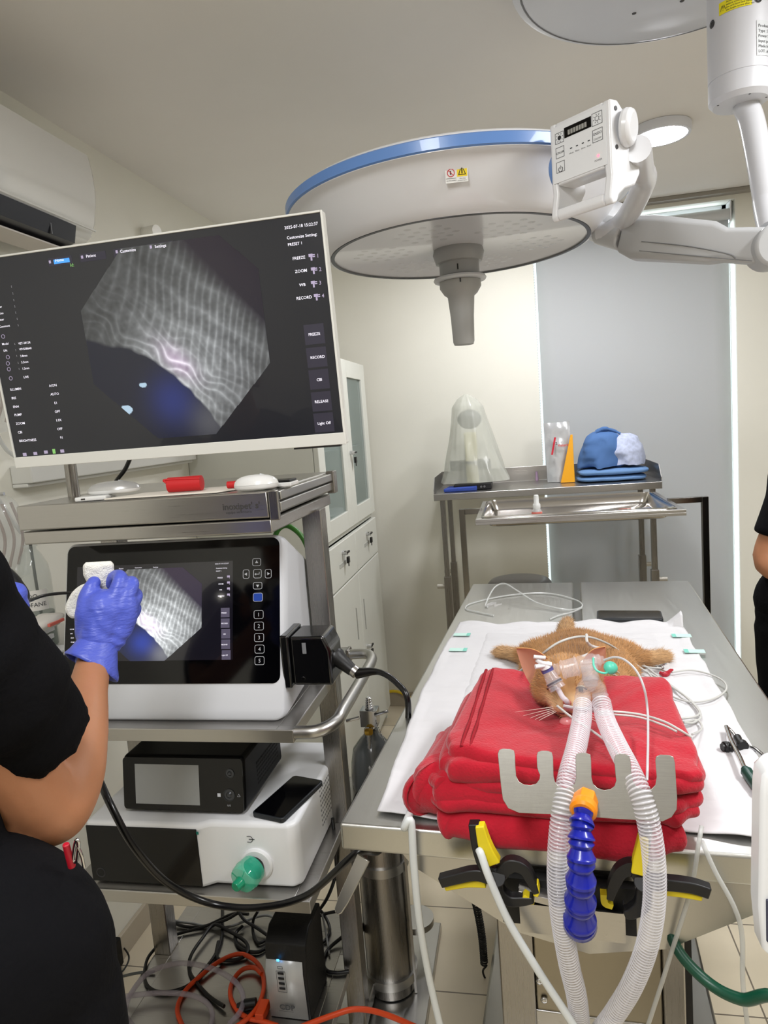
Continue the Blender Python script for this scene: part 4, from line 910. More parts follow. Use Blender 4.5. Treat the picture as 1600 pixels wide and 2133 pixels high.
for u, w in ((.240, -.475), (.247, -.512)): MB().ball(tw(u, .306, w), (.0065, .004, .0065), 12, 6).build('screw', CHROME, tb)
mb = MB(TF); mb.box((.4885, .31, -.80), (.500, .36, -.14)); mb.build('black_strip', BLACK, tb)
for u in (.10, .58):
    for v in (.15, 1.2): MB().lathe([(.016, -.015), (.02, -.01), (.02, .01), (.016, .015)], tw(u, v, -TH+.0205), (1, 0, 0), 20).build('foot', BLACKR, tb)
# release lever and knob at the left front
lv = MB(); la = atv(757, 1786, .03); lb_ = atv(701, 1903, -.01)
T_ = frame(lb_, la-lb_, (0, -1, 0)); Ll = (la-lb_).length
lv.prism([(0.004, -.006), (0, -.003), (0, .003), (.004, .006), (.02, .0085), (Ll, .0105), (Ll, -.0105), (.02, -.0085)], .005, frame(lb_, la-lb_, (.9, -.25, -.2)))
lv.build('release_lever', M('lever_steel', (178, 176, 172), .25, 1.0), tb, bevel=.001)
MB().lathe([(.014, 0), (.017, .004), (.017, .010), (.012, .016), (.001, .017)], tw(.045, .045, -.040), (0, 0, -1), 8).build('lock_knob', BLACK, tb)
# ------------------------------------------------------------------ absorbent pad
def wob(u, v, a=1): return a*(.0022*noise.noise(V((u*9, v*22, 1)))+.0012*noise.noise(V((u*30, v*60, 4))))
PADM = M('pad_white', (206, 205, 207), .75, var=.015, scale=12, bump=.35, bscale=45)
pd_ = thing('absorbent_pad', tw(.32, .48, 0), 'large white quilted absorbent pad spread under the cat on the table', 'pad')
def padfn(s, t):
    ul = .048-.02*math.sin(t*2.6)-.012*t+.005*noise.noise(V((0, t*7, 3))); ur = .596-.015*t+.006*noise.noise(V((5, t*8, 3)))
    u = ul+(ur-ul)*s; v = .030-.018*math.sin(s*7)*.5+(.948-.03+.006*noise.noise(V((s*6, 2, 3))))*t - (.02*s*(1-t)*0)
    w = .0048+wob(u, v)
    e = min(s, 1-s, t, 1-t)
    if e < .03: w += .002*math.sin(s*23+t*19)*(1 if e < .015 else .5)+.001
    if t > .97 and s > .94: w += .03*(s-.94)/.06
    if t > .985: w += .004*abs(math.sin(s*17))
    return tw(u, v, max(w, .002))
MB().grid(padfn, 110, 160).build('pad_sheet', PADM, pd_, smooth=60, solid=.002)
def padin(s, t):
    u = .105+.415*s; v = .10+.77*t; w = .0075+wob(u, v, 1.7)
    e = min(s, 1-s, t, 1-t); w += -.004*max(0, 1-e/.025)
    return tw(u, v, w)
MB().grid(padin, 90, 140).build('quilted_core', M('pad_core', (203, 202, 204), .85, bump=.5, bscale=110), pd_, smooth=60)
for (u, v) in ((.045, .86), (.062, .80), (.505, .875), (.535, .785)):
    if u < .2: p = onT(963, 1329) if v > .83 else onT(955, 1361)
    else: p = onT(1420, 1332) if v > .83 else onT(1447, 1365)
    q = TF.inverted() @ p
    MB(TF).box((q.x-.021, q.y-.010, .0088), (q.x+.021, q.y+.012, .0094)).build('tape_tab', M('tape_mint', (190, 226, 216), .4), pd_)
    x_ = q.x-.021 if u > .2 else q.x+.012
    MB(TF).box((x_, q.y-.010, .0095), (x_+.009, q.y+.012, .0099)).build('tape_end', M('tape_mint_dark', (120, 200, 184), .4), pd_)

# ------------------------------------------------------------------ red fleece blanket, folded in a stack
RED = M('red_fleece', (172, 7, 34), .95, var=.06, scale=60, bump=.6, bscale=260, sheen=.25)
bk_ = thing('folded_blanket', tw(.3, .15, 0), 'thick stack of folded bright red fleece blanket under the cat\'s head', 'blanket')
def fold(name, c4, w0, th, seed, nx=60, ny=50, r=.5, topfn=None, sag=0.0, parent=bk_, wr=.004):
    """a rounded, slightly wavy cloth layer: c4 = corners (u,v) fl, fr, br, bl"""
    fl, fr, br, bl = [V((*c, 0)) for c in c4]
    h = th/2
    def pos(s, t, side):
        a = fl.lerp(fr, s).lerp(bl.lerp(br, s), t)
        wv = wr*noise.noise(V((a.x*14+seed, a.y*14, seed)))+wr*.5*noise.noise(V((a.x*35, a.y*35+seed, 2)))
        top = topfn(a.x, a.y) if topfn else 0
        return V((a.x, a.y, w0+h+top*1.0+wv)), h
    mb = MB(TF); K = 7
    # perimeter-rounded shell made of rings from top centre to bottom centre
    def outline(k, z):   # superellipse ring shrunk by k
        pts = []
        n = 4*36
        for i in range(n):
            q = 2*math.pi*i/n; cx_, cy_ = math.cos(q), math.sin(q); e = .22
            x = math.copysign(abs(cx_)**e, cx_); y = math.copysign(abs(cy_)**e, cy_)
            s = .5+.5*x; t = .5+.5*y
            s = .5+(s-.5); t = .5+(t-.5)
            p, hh = pos(s, t, 0)
            ctr, _ = pos(.5, .5, 0)
            rim = V((p.x+wr*1.6*noise.noise(V((q*2.2, seed, z*20))), p.y+wr*1.6*noise.noise(V((q*2.2+9, seed, z*20))), 0))
            c2, _ = pos(.5+(s-.5)*k, .5+(t-.5)*k, 0)
            pts.append((rim, c2, q))
        return pts
    rings = []
    for ang in [R(90-180*i/10) for i in range(11)]:     # outer rounded side
        ring = []
        for rim, c2, q in outline(1, 0):
            ctr = V((sum(c.x for c in (fl, fr, br, bl))/4, sum(c.y for c in (fl, fr, br, bl))/4, 0))
            d = (rim-ctr); d.z = 0; L = d.length; d.normalize()
            off = h*(math.cos(ang)-1)
            x, y = rim.x+d.x*off, rim.y+d.y*off
            top = topfn(x, y) if topfn else 0
            wv = wr*noise.noise(V((x*14+seed, y*14, seed)))+wr*.5*noise.noise(V((x*35, y*35+seed, 2)))
            dr = -sag*max(0, (.03-y)/.05)**1.3 if y < .03 else 0
            ring.append((x, y, w0+h+h*math.sin(ang)+top*(.5+.5*math.sin(ang))+wv+dr))
        rings.append(ring)
    inner_t = []; inner_b = []
    for k in (.93, .8, .62, .42, .2, .02):
        rt, rb = [], []
        for (x, y, z_), (x2, y2, z2) in zip(rings[0], rings[-1]):
            cx_ = sum(c.x for c in (fl, fr, br, bl))/4; cy_ = sum(c.y for c in (fl, fr, br, bl))/4
            X_, Y_ = cx_+(x-cx_)*k, cy_+(y-cy_)*k
            top = topfn(X_, Y_) if topfn else 0
            wv = wr*noise.noise(V((X_*14+seed, Y_*14, seed)))+wr*.5*noise.noise(V((X_*35, Y_*35+seed, 2)))
            dr = -sag*max(0, (.03-Y_)/.05)**1.3 if Y_ < .03 else 0
            rt.append((X_, Y_, w0+th+top+wv+dr)); rb.append((X_, Y_, w0+wv+dr))
        inner_t.append(rt); inner_b.append(rb)
    allr = list(reversed(inner_t))+rings+inner_b
    mb.loft(allr)
    return mb.build(name, RED, parent, smooth=70)
# lowest folds (hang a little over the table's front edge)
fold('bottom_fold', ((.130, -.012), (.462, -.014), (.450, .26), (.150, .25)), .006, .034, 1.3, sag=.030, wr=.007)
fold('left_fold', ((.086, .010), (.30, .012), (.30, .19), (.112, .185)), .010, .062, 3.7, wr=.009)
fold('left_fold', ((.103, .004), (.32, .006), (.32, .215), (.124, .205)), .016, .064, 5.2, wr=.009)
fold('lower_fold', ((.122, -.004), (.474, -.004), (.462, .26), (.140, .25)), .034, .020, 2.1, sag=.008, wr=.007)
fold('middle_fold', ((.118, .004), (.478, -.002), (.470, .282), (.138, .262)), .052, .020, 6.4, wr=.008)
topf = lambda u, v: .012*math.exp(-((u-.19)/.05)**2)*(1 if v > .0 else .5) + .010*math.exp(-((v-.28)/.05)**2)*math.exp(-((u-.46)/.07)**2) - .014*math.exp(-((u-.315)/.065)**2-((v-.20)/.10)**2)
fold('upper_fold', ((.138, .002), (.488, .000), (.474, .300), (.150, .282)), .070, .020, 9.1, topfn=topf, wr=.007)
fold('top_fold', ((.150, .014), (.480, .002), (.470, .315), (.168, .325)), .085, .017, 11.7, topfn=topf, wr=.007)
# stitched hem on the upper layer
hem = MB(TF)
for du in (0, .012):
    hem.tube([(.178+du-.0*k, .020+.29*k/10, .1015+topf(.178+du, .020+.29*k/10)+.007*noise.noise(V(((.178+du)*14+11.7, (.020+.29*k/10)*14, 11.7)))+.001*math.sin(k)) for k in range(11)], .0028, 6, 4)
hem.build('stitched_hem', M('red_fleece_dark', (140, 8, 26), .95, bump=.5, bscale=200), bk_)

# ------------------------------------------------------------------ the cat
GW = lambda u, v, w: tw(u, v, w)
HW = .112   # base height of the head above the table
hc_ = V((.316, .218, .131))
mb = MB(TF)
def capsule(pts, rads, flat=1): 
    m = MB(TF); limb(m, pts, rads); mb.v += m.v[:0]; b = len(mb.v); mb.v += m.v; mb.f += [tuple(b+i for i in f) for f in m.f]
# trunk: flattened ellipsoids
for c, r_ in (((.322, .315, .072), (.062, .06, .045)), ((.326, .375, .058), (.098, .07, .050)), ((.332, .45, .058), (.110, .078, .050)), ((.333, .53, .054), (.096, .075, .048)), ((.330, .60, .048), (.076, .060, .044)), ((.326, .655, .040), (.046, .038, .034))):
    mb.ball(c, r_, 28, 18)
# head, muzzle, cheeks
mb.ball(hc_, (.050, .050, .043), 28, 18)
mb.ball(hc_+V((0, -.028, -.012)), (.034, .034, .026), 24, 14)
mb.ball(hc_+V((-.010, -.052, -.016)), (.015, .014, .013), 16, 10); mb.ball(hc_+V((.010, -.052, -.016)), (.015, .014, .013), 16, 10)
mb.ball(hc_+V((0, -.045, -.003)), (.012, .020, .011), 16, 10)
mb.ball(hc_+V((0, -.045, -.031)), (.014, .016, .008), 14, 8)
for s in (-1, 1): mb.ball(hc_+V((s*.032, -.004, -.012)), (.025, .028, .024), 18, 12)
capsule([hc_+V((0, .02, -.012)), (.322, .28, .095), (.325, .33, .07)], [.040, .046, .05])
# hind legs spread flat to the sides
capsule([(.29, .60, .040), (.252, .605, .036), (.222, .630, .028)], [.044, .036, .024]); capsule([(.224, .630, .026), (.200, .650, .022), (.178, .672, .020)], [.023, .017, .015]); capsule([(.180, .670, .019), (.166, .678, .018), (.158, .681, .017)], [.015, .0165, .014])
capsule([(.375, .60, .040), (.415, .600, .036), (.440, .618, .030)], [.044, .038, .028]); capsule([(.438, .617, .028), (.470, .635, .023), (.492, .650, .020)], [.025, .018, .0155]); capsule([(.490, .649, .020), (.502, .657, .019), (.510, .660, .018)], [.0155, .0175, .015])
# front legs tucked beside the chest
capsule([(.26, .34, .06), (.238, .37, .04), (.232, .30, .028)], [.036, .028, .018]); capsule([(.385, .34, .06), (.412, .37, .04), (.418, .31, .028)], [.036, .028, .018])
# tail
capsule([(.325, .66, .04), (.312, .71, .030), (.306, .76, .028), (.306, .81, .034), (.311, .840, .040)], [.026, .020, .019, .0175, .013], )
cb = remesh(mb, .0045, 8, .6)
cat_n = cb
def cat_mat(name, fur=False):
    m = bpy.data.materials.new(name); m.use_nodes = True; nt = m.node_tree; b = nt.nodes['Principled BSDF']
    at = nt.nodes.new('ShaderNodeAttribute'); at.attribute_name = 'coat'
    nt.links.new(at.outputs['Color'], b.inputs['Base Color']); b.inputs['Roughness'].default_value = .75; b.inputs['Sheen Weight'].default_value = .2
    return m
TI = TF.inverted()
def coat(p):
    q = TI @ p; h = q-hc_
    a = lin((176, 130, 80)); d = lin((116, 78, 42)); l = lin((220, 190, 146)); 
    t = .5+.5*noise.noise(V((q.x*18, q.y*30, q.z*18)))*1.4
    back = max(0, min(1, (q.z-.06)/.05))*max(0, 1-abs(q.x-.333)/.11)
    k = max(0, min(1, .30*t+.65*back))
    if q.y < .30: k = .35*t+.25*(1 if math.sin(h.x*260) > .2 and h.z > .0 else 0)
    c = [a[i]+(d[i]-a[i])*k for i in range(3)]
    if q.y > .70 and abs(q.x-.315) < .04: 
        s = .5+.5*math.sin(q.y*190); c = [a[i]*(1-s*.45)+l[i]*.0+(l[i]-a[i])*.35*(1-s) for i in range(3)]
    mz = max(0, min(1, (-.026-h.y)/.02))*max(0, min(1, (.006-h.z)/.012))
    if q.y < .3: c = [c[i]+(l[i]-c[i])*mz*.75 for i in range(3)]
    leg = 1 if (q.x < .20 or q.x > .475) and q.y > .6 else 0
    if leg: c = [c[i]+(l[i]-c[i])*.35 for i in range(3)]
    return c
cat = thing('cat', tw(.33, .45, 0), 'ginger tabby cat lying flat on its belly, facing the camera, head on the red blanket', 'cat')
body = cb.build('body', cat_mat('cat_coat'), cat, smooth=180)
me = body.data
ca = me.color_attributes.new('coat', 'FLOAT_COLOR', 'POINT')
cols = [coat(v.co) for v in me.vertices]
ca.data.foreach_set('color', [q for c in cols for q in (*c, 1)])
# short fur: one thin strand per sample
def fur(me, n, L, name, parent, skip):
    rnd = random.Random(3); polys = me.polygons; fm = MB(); fc = []
    vn = [v.normal.copy() for v in me.vertices]; vc = [v.co for v in me.vertices]
    areas = [p.area for p in polys]; tot = sum(areas); rowv = me.vertices
    for p, a in zip(polys, areas):
        k = a/tot*n; k = int(k)+(1 if rnd.random() < k-int(k) else 0)
        if k == 0: continue
        idx = p.vertices; nrm = p.normal
        for _ in range(k):
            ws = [rnd.random() for _ in idx]; sw = sum(ws)
            co = sum((vc[i]*(w_/sw) for i, w_ in zip(idx, ws)), V())
            q = TI @ co
            if skip(q, nrm): continue
            # hairs lie back along the body (towards the tail), outward on the legs
            flow = V((.0702, .9975, 0)) if q.y > .26 else V(((q.x-hc_.x)*12, .5, .2))
            if q.x < .21 and q.y > .58: flow = V((-1, .3, 0))
            if q.x > .46 and q.y > .58: flow = V((1, .3, 0))
            flow = (flow-nrm*flow.dot(nrm))
            if flow.length < 1e-4: continue
            flow.normalize()
            d = (nrm*(.42+.3*rnd.random())+flow*.8+V((rnd.uniform(-.3, .3), rnd.uniform(-.3, .3), rnd.uniform(-.2, .2)))).normalized()
            ll = L*(.6+.8*rnd.random())*(0.5 if q.y < .26 else 1)
            w_ = d.cross(nrm).normalized()*.00045
            b = len(fm.v); fm.v += [co-w_, co+w_, co+d*ll]; fm.f.append((b, b+1, b+2))
            c = coat(co); s = .72+.65*rnd.random(); c = [x*s for x in c]; fc += [c, c, [x*1.15 for x in c]]
    o = MB(); o.v = fm.v; o.f = fm.f
    me2 = bpy.data.meshes.new(name); me2.from_pydata([tuple(p) for p in fm.v], [], fm.f); me2.materials.append(cat_mat('cat_fur'))
    ob = bpy.data.objects.new(name, me2); COL.objects.link(ob); attach(ob, parent)
    c2 = me2.color_attributes.new('coat', 'FLOAT_COLOR', 'POINT'); c2.data.foreach_set('color', [q for c in fc for q in (*c, 1)])
    ob['kind'] = 'stuff'
    return ob
fur(me, 42000, .011, 'fur', cat, lambda q, n: q.z < .006 or (q.y < .19 and q.y < .3 and abs(q.x-hc_.x) < .012 and q.z > hc_.z-.03 and q.y < .178))
PINK = M('ear_pink', (190, 132, 108), .7, sss=.2); EARB = M('ear_ginger', (196, 140, 84), .8)
def ear(b0, b1, tip, depth, parent):
    """a cupped triangular ear: base points left/right, tip, cup depth backwards"""
    b0, b1, tip = V(b0), V(b1), V(tip)
    def fn(s, t, off):
        base = b0.lerp(b1, s); p = base.lerp(tip, t); wdt = (1-t)
        bulge = math.sin(math.pi*s)*depth*(1-t*.9)
        side = (b0.lerp(b1, s)-b0.lerp(b1, .5))*.25*math.sin(math.pi*t)
        return TF @ (p+V((0, bulge+off, 0))+side)
    m = MB().grid(lambda s, t: fn(s, t*.98, .0), 14, 16); e = m.build('ear_inner', PINK, parent, smooth=80)
    m = MB().grid(lambda s, t: fn(s, t*.99, .0022), 14, 16); m.build('ear', EARB, parent, smooth=80, solid=.0016)
eL = TI @ atd(1077, 1352, dep_ear) if False else None
el_t = TI @ atp(1075, 1351, tw(0, .232, 0), (.07, .9975, 0)); er_t = TI @ atp(1262, 1348, tw(0, .238, 0), (.07, .9975, 0))
ear(hc_+V((-.047, .000, -.020)), hc_+V((-.026, .004, .034)), el_t, .016, cat)
ear(hc_+V((.026, .004, .034)), hc_+V((.049, .000, -.010)), er_t, .016, cat)
for s in (-1, 1):
    ec = hc_+V((s*.0205, -.0445, .0065))
    MB(TF).ball(ec, (.0072, .0045, .0060), 16, 10).build('eye', M('eye_glass', (170, 160, 130), .05, coat=1), cat)
    MB(TF).ball(ec+V((0, -.0030, 0)), (.0040, .0022, .0042), 12, 8).build('pupil', M('pupil_black', (10, 9, 9), .05, coat=1), cat)
    MB(TF).tube([ec+V((-.0085, -.0005, -.001)), ec+V((-.003, -.0042, .0045)), ec+V((.003, -.0042, .0045)), ec+V((.0085, -.0005, .0))], .0012, 6, 5).build('eyelid', M('lid_dark', (70, 45, 34), .6), cat)
    wk = MB(TF)
    for k in range(5):
        a = hc_+V((s*.016, -.058, -.016-.002*k)); wk.tube([a, a+V((s*.030, -.004, -.004-.003*k)), a+V((s*(.062-.004*k), .002, -.012-.006*k))], lambda t: .0005*(1-t)+.0001, 4, 5)
    wk.build('whiskers', M('whisker_white', (240, 232, 220), .5), cat)
MB(TF).ball(hc_+V((0, -.0655, -.0065)), (.0062, .0035, .0045), 14, 8).build('nose', M('nose_pink', (196, 120, 104), .5), cat)
MB(TF).tube([hc_+V((-.016, -.056, -.026)), hc_+V((-.006, -.065, -.0245)), hc_+V((0, -.066, -.020)), hc_+V((.006, -.065, -.0245)), hc_+V((.016, -.056, -.026))], .0011, 6, 5).build('mouth_line', M('mouth_dark', (90, 40, 36), .6), cat)
MB(TF).ball(hc_+V((.000, -.060, -.040)), (.013, .009, .009), 16, 10).build('tongue', M('tongue_pink', (214, 130, 132), .35, coat=.4), cat)

# ------------------------------------------------------------------ breathing circuit
bc = thing('breathing_circuit', tw(.33, .15, .13), 'two clear corrugated breathing hoses joined by a clear Y piece at the cat\'s mouth', 'breathing circuit')
TUBE = M('hose_clear', (226, 224, 230), .22, alpha=.22, coat=.6)
def ridge_mat():
    m = bpy.data.materials.new('corrugated_clear'); m.use_nodes = True; nt = m.node_tree; b = nt.nodes['Principled BSDF']
    b.inputs['Base Color'].default_value = (*lin((236, 234, 240)), 1); b.inputs['Roughness'].default_value = .18; b.inputs['Coat Weight'].default_value = .5
    at = nt.nodes.new('ShaderNodeAttribute'); at.attribute_name = 'ridge'; nt.links.new(at.outputs['Fac'], b.inputs['Alpha'])
    return m
RIDGE = ridge_mat()
def hose(pts, r, name, pitch=.0044):
    P = smooth_path(pts, 40); L = sum((P[i+1]-P[i]).length for i in range(len(P)-1)); n = int(L/pitch*5)
    cum = [0]
    for i in range(len(P)-1): cum.append(cum[-1]+(P[i+1]-P[i]).length)
    out = []; k = 0
    for j in range(n+1):
        d = L*j/n
        while k < len(P)-2 and cum[k+1] < d: k += 1
        out.append(P[k].lerp(P[k+1], (d-cum[k])/max(1e-9, cum[k+1]-cum[k])))
    m = MB().tube(out, lambda t: r*(1+(.10 if (int(round(t*n)) % 5) in (1, 2) else -.07 if (int(round(t*n)) % 5) == 4 else 0)), 20, sm=False)
    o = m.build(name, RIDGE, bc, smooth=60)
    ca = o.data.attributes.new('ridge', 'FLOAT', 'POINT'); vals = []
    for j in range(n+1): vals += [(.62 if (j % 5) in (1, 2) else .20)]*20
    ca.data.foreach_set('value', vals[:len(o.data.vertices)])
    return o
def dpt(x, y, d): return atd(x, y, d)
Lp = [atd(1214, 1467, .985), atd(1212, 1500, .955), atd(1200, 1560, .895), atd(1184, 1620, .850), atd(1172, 1690, .825), atd(1164, 1770, .825), atd(1163, 1850, .835), atd(1172, 1930, .850), atd(1186, 2010, .87), atd(1202, 2080, .89), atd(1210, 2160, .93), atd(1215, 2260, .98)]
Rp = [atd(1253, 1462, .985), atd(1262, 1500, .955), atd(1284, 1550, .890), atd(1312, 1605, .835), atd(1338, 1665, .805), atd(1356, 1740, .800), atd(1364, 1820, .810), atd(1361, 1900, .825), atd(1345, 1980, .845), atd(1315, 2055, .87), atd(1278, 2115, .90), atd(1240, 2170, .94), atd(1215, 2260, 1.0)]
hose(Lp, .0120, 'corrugated_hose'); hose(Rp, .0120, 'corrugated_hose')
def sleeve(a, b, ra, rb, name, mat=CLEARP, par=None, rings=()):
    a, b = V(a), V(b); L = (b-a).length
    pr_ = [(ra*.8, 0), (ra, .0008)]
    for t in rings: pr_ += [(ra+(rb-ra)*t, L*t-.0015), (ra+(rb-ra)*t+.0016, L*t-.001), (ra+(rb-ra)*t+.0016, L*t+.001), (ra+(rb-ra)*t, L*t+.0015)]
    pr_ += [(rb, L-.0008), (rb*.8, L)]
    return MB().lathe(pr_, a, b-a, 24).build(name, mat, par or bc, smooth=40)
yc = atd(1231, 1412, 1.005); yb_ = atd(1233, 1440, 1.0)
sleeve(atd(1214, 1472, 1.0), atd(1214, 1450, 1.0), .0125, .0118, 'hose_cuff', rings=(.2,)); sleeve(atd(1253, 1467, 1.0), atd(1250, 1446, 1.0), .0125, .0118, 'hose_cuff', rings=(.2,))
m_ = MB(); m_.tube([atd(1214, 1455, 1.0), atd(1216, 1436, 1.0), atd(1226, 1424, 1.0), atd(1230, 1412, 1.0)], [.0112, .0108, .0115, .012], 20, 8); m_.tube([atd(1250, 1450, 1.0), atd(1246, 1434, 1.0), atd(1236, 1424, 1.0), atd(1231, 1412, 1.0)], [.0112, .0108, .0115, .012], 20, 8)
m_.build('y_piece', CLEARP, bc, smooth=60)
sleeve(atd(1232, 1430, 1.0), atd(1226, 1388, 1.005), .0098, .0118, 'inner_sleeve', rings=(.35,))
sleeve(atd(1231, 1418, 1.0), atd(1225, 1374, 1.01), .0118, .0118, 'connector_sleeve', M('clear_dense', (232, 226, 232), .15, alpha=.24, coat=.6), rings=(.8,))
m_ = MB(); m_.tube([atd(1248, 1378, 1.012), atd(1222, 1380, 1.012), atd(1200, 1388, 1.015)], [.011, .0125, .0125], 20, 6); m_.build('elbow', CLEARP, bc, smooth=60)
sleeve(atd(1205, 1387, 1.018), atd(1168, 1396, 1.022), .0135, .0128, 'adapter', M('clear_dense', (232, 226, 232), .15), rings=(.1, .85))
sleeve(atd(1169, 1396, 1.022), atd(1150, 1392, 1.025), .0075, .0075, 'narrow_port', rings=(.5,))
# airway filter with stopcock, end of the endotracheal tube
sleeve(atd(1141, 1398, 1.02), atd(1163, 1436, 1.01), .0085, .0125, 'valve_body', M('clear_dense', (232, 226, 232), .15), rings=(.55, .7))
MB().lathe([(.0110, -.002), (.0118, 0), (.0110, .002)], atd(1155, 1422, 1.013), atd(1163, 1436, 1.01)-atd(1141, 1398, 1.02), 28, cap=False).build('dark_ring', M('ring_grey_dark', (90, 84, 92), .3), bc)
MB().cyl(atd(1138, 1391, 1.021), atd(1142, 1399, 1.02), .0092, seg=22).build('blue_insert', M('insert_blue', (70, 76, 150), .3, alpha=.7), bc)
STW = M('stopcock_white', (232, 230, 232), .3)
m_ = MB(); m_.cyl(atd(1134, 1383, 1.018), atd(1138, 1391, 1.018), .0085, seg=22); m_.tube([atd(1118, 1374, 1.012), atd(1130, 1381, 1.012), atd(1148, 1384, 1.014)], .0035, 10, 4); m_.tube([atd(1112, 1368, 1.01), atd(1136, 1370, 1.01)], .0028, 8, 2); m_.tube([atd(1115, 1389, 1.01), atd(1134, 1386, 1.012)], .0034, 8, 2)
m_.build('stopcock', STW, bc, smooth=50)
et = MB(); et.tube([atd(1163, 1436, 1.01), atd(1172, 1452, 1.0), atd(1181, 1462, 1.0), tw(hc_.x, hc_.y-.05, hc_.z-.028)], .0038, 12, 6); et.build('tracheal_tube', M('et_clear', (222, 214, 222), .15, alpha=.6), bc, smooth=60)
MB().tube([atd(1174, 1472, .995), atd(1195, 1476, .990), atd(1215, 1478, .988), atd(1240, 1480, .99)], .0026, 8, 5, flat=2.2).build('tie_band', M('tie_grey', (196, 196, 198), .4), bc)
TEAL = M('cap_teal', (92, 205, 178), .35)
pcap = atd(1272, 1391, .995)
MB().lathe([(.0085, -.006), (.009, -.004), (.009, .004), (.006, .007), (.002, .009)], pcap, atd(1278, 1394, .98)-pcap, 22).build('teal_cap', TEAL, bc, smooth=50)
MB().tube([atd(1236, 1370, 1.0), atd(1237, 1386, .995), atd(1245, 1398, .99), atd(1262, 1402, .99), pcap], .0016, 8, 6).build('cap_strap', TEAL, bc)
sleeve(atd(1238, 1376, 1.008), atd(1258, 1374, 1.0), .0075, .0055, 'side_port', rings=(.5,))
LINE = M('sample_line', (205, 205, 208), .25, alpha=.8)
MB().tube([atd(1258, 1375, 1.0), atd(1280, 1369, .99), atd(1302, 1375, .98), atd(1326, 1398, .97), atd(1342, 1434, .955), onT(1349, 1480, .14), onT(1350, 1540, .125), onT(1349, 1590, .12), onT(1348, 1625, .108)], .0016, 8, 10).build('sampling_line', LINE, bc)
# ------------------------------------------------------------------ hose holder: forked plate on a blue jointed arm
hh_ = thing('hose_holder', tw(.32, -.05, -.1), 'flat steel fork plate on a blue ball-jointed arm with an orange nut, holding the hoses', 'holder')
PC = atv(1220, 1640, -.062); pn = V((-.05, -.90, .42)).normalized()
PXr = V((1, -.02, 0)); PXr = (PXr - pn*PXr.dot(pn)).normalized(); PY_ = pn.cross(PXr)
PF = frame(PC, PXr, PY_)
def pq(zx, zy):  # outline traced on the plate's own plane
    p = atp(860+zx/2.162, 1200+zy/2.162, PC, pn); q = PF.inverted() @ p; return (q.x, q.y)
ol = [(383, 800), (390, 782), (405, 777), (440, 779), (456, 786), (461, 805), (462, 850), (466, 900), (478, 925), (500, 938), (530, 941), (556, 934), (570, 915), (573, 895), (566, 880), (560, 860), (558, 810), (563, 792), (580, 786), (610, 787), (626, 794), (632, 815), (634, 900), (640, 925), (655, 945), (685, 955), (712, 950), (728, 935), (735, 910), (733, 815), (738, 800), (755, 795), (785, 797), (800, 805), (803, 830), (805, 905), (812, 935), (832, 955), (862, 964), (892, 958), (908, 945), (916, 920), (912, 890), (907, 825), (912, 806), (930, 799), (958, 801), (974, 808), (980, 830), (984, 885), (992, 925), (1010, 950), (1045, 962), (1075, 958), (1092, 940), (1098, 905), (1092, 830), (1096, 812), (1115, 804), (1155, 806), (1173, 814), (1180, 840), (1190, 1000), (1188, 1050), (1165, 1085), (1125, 1104), (900, 1092), (700, 1075), (480, 1066), (430, 1045), (406, 1005), (398, 950)]
MB().prism([pq(*p) for p in ol], .0016, PF).build('fork_plate', M('plate_steel', (168, 166, 160), .34, 1.0, var=.05, scale=40, stretch=(.4, 20, 20), bump=.1, bscale=400), hh_, smooth=20, bevel=.0004)
OR = M('nut_orange', (236, 140, 20), .35); BL2 = M('joint_blue', (16, 28, 150), .28, coat=.3)
n0 = atv(1221, 1662, -.068); n1 = atv(1216, 1684, -.085)
MB().lathe([(.0130, -.004), (.0145, 0), (.0145, .012), (.0125, .014)], n0, n1-n0, 6).build('hex_nut', OR, hh_, smooth=10, bevel=.001)
MB().lathe([(.0145, .012), (.0155, .014), (.0155, .022), (.0125, .025)], n0, n1-n0, 28).build('nut_collar', OR, hh_, smooth=40)
segs = [(1217, 1686, -.086), (1212, 1716, -.098), (1211, 1748, -.106), (1211, 1790, -.112), (1210, 1836, -.110), (1209, 1878, -.100), (1208, 1918, -.088)]
pts_ = [atv(*p) for p in segs]
for i in range(len(pts_)-1):
    a, b = pts_[i], pts_[i+1]; L = (b-a).length; k = 1+.07*i
    m = MB().lathe([(.0088*k, -.003), (.0125*k, .004), (.0128*k, L*.20), (.0112*k, L*.34), (.0098*k, L*.44), (.0108*k, L*.55), (.0130*k, L*.78), (.0138*k, L*.86), (.0142*k, L*.88), (.0142*k, L*1.0), (.0130*k, L*1.02), (.009*k, L*1.03)], a, b-a, 28)
    m.build('arm_segment', BL2, hh_, smooth=40)
a = pts_[-1]; MB().lathe([(.012, -.002), (.019, .004), (.020, .012), (.010, .030), (.008, .04)], a, tw(.322, -.030, -.125)-a, 24).build('arm_base', BL2, hh_, smooth=40)
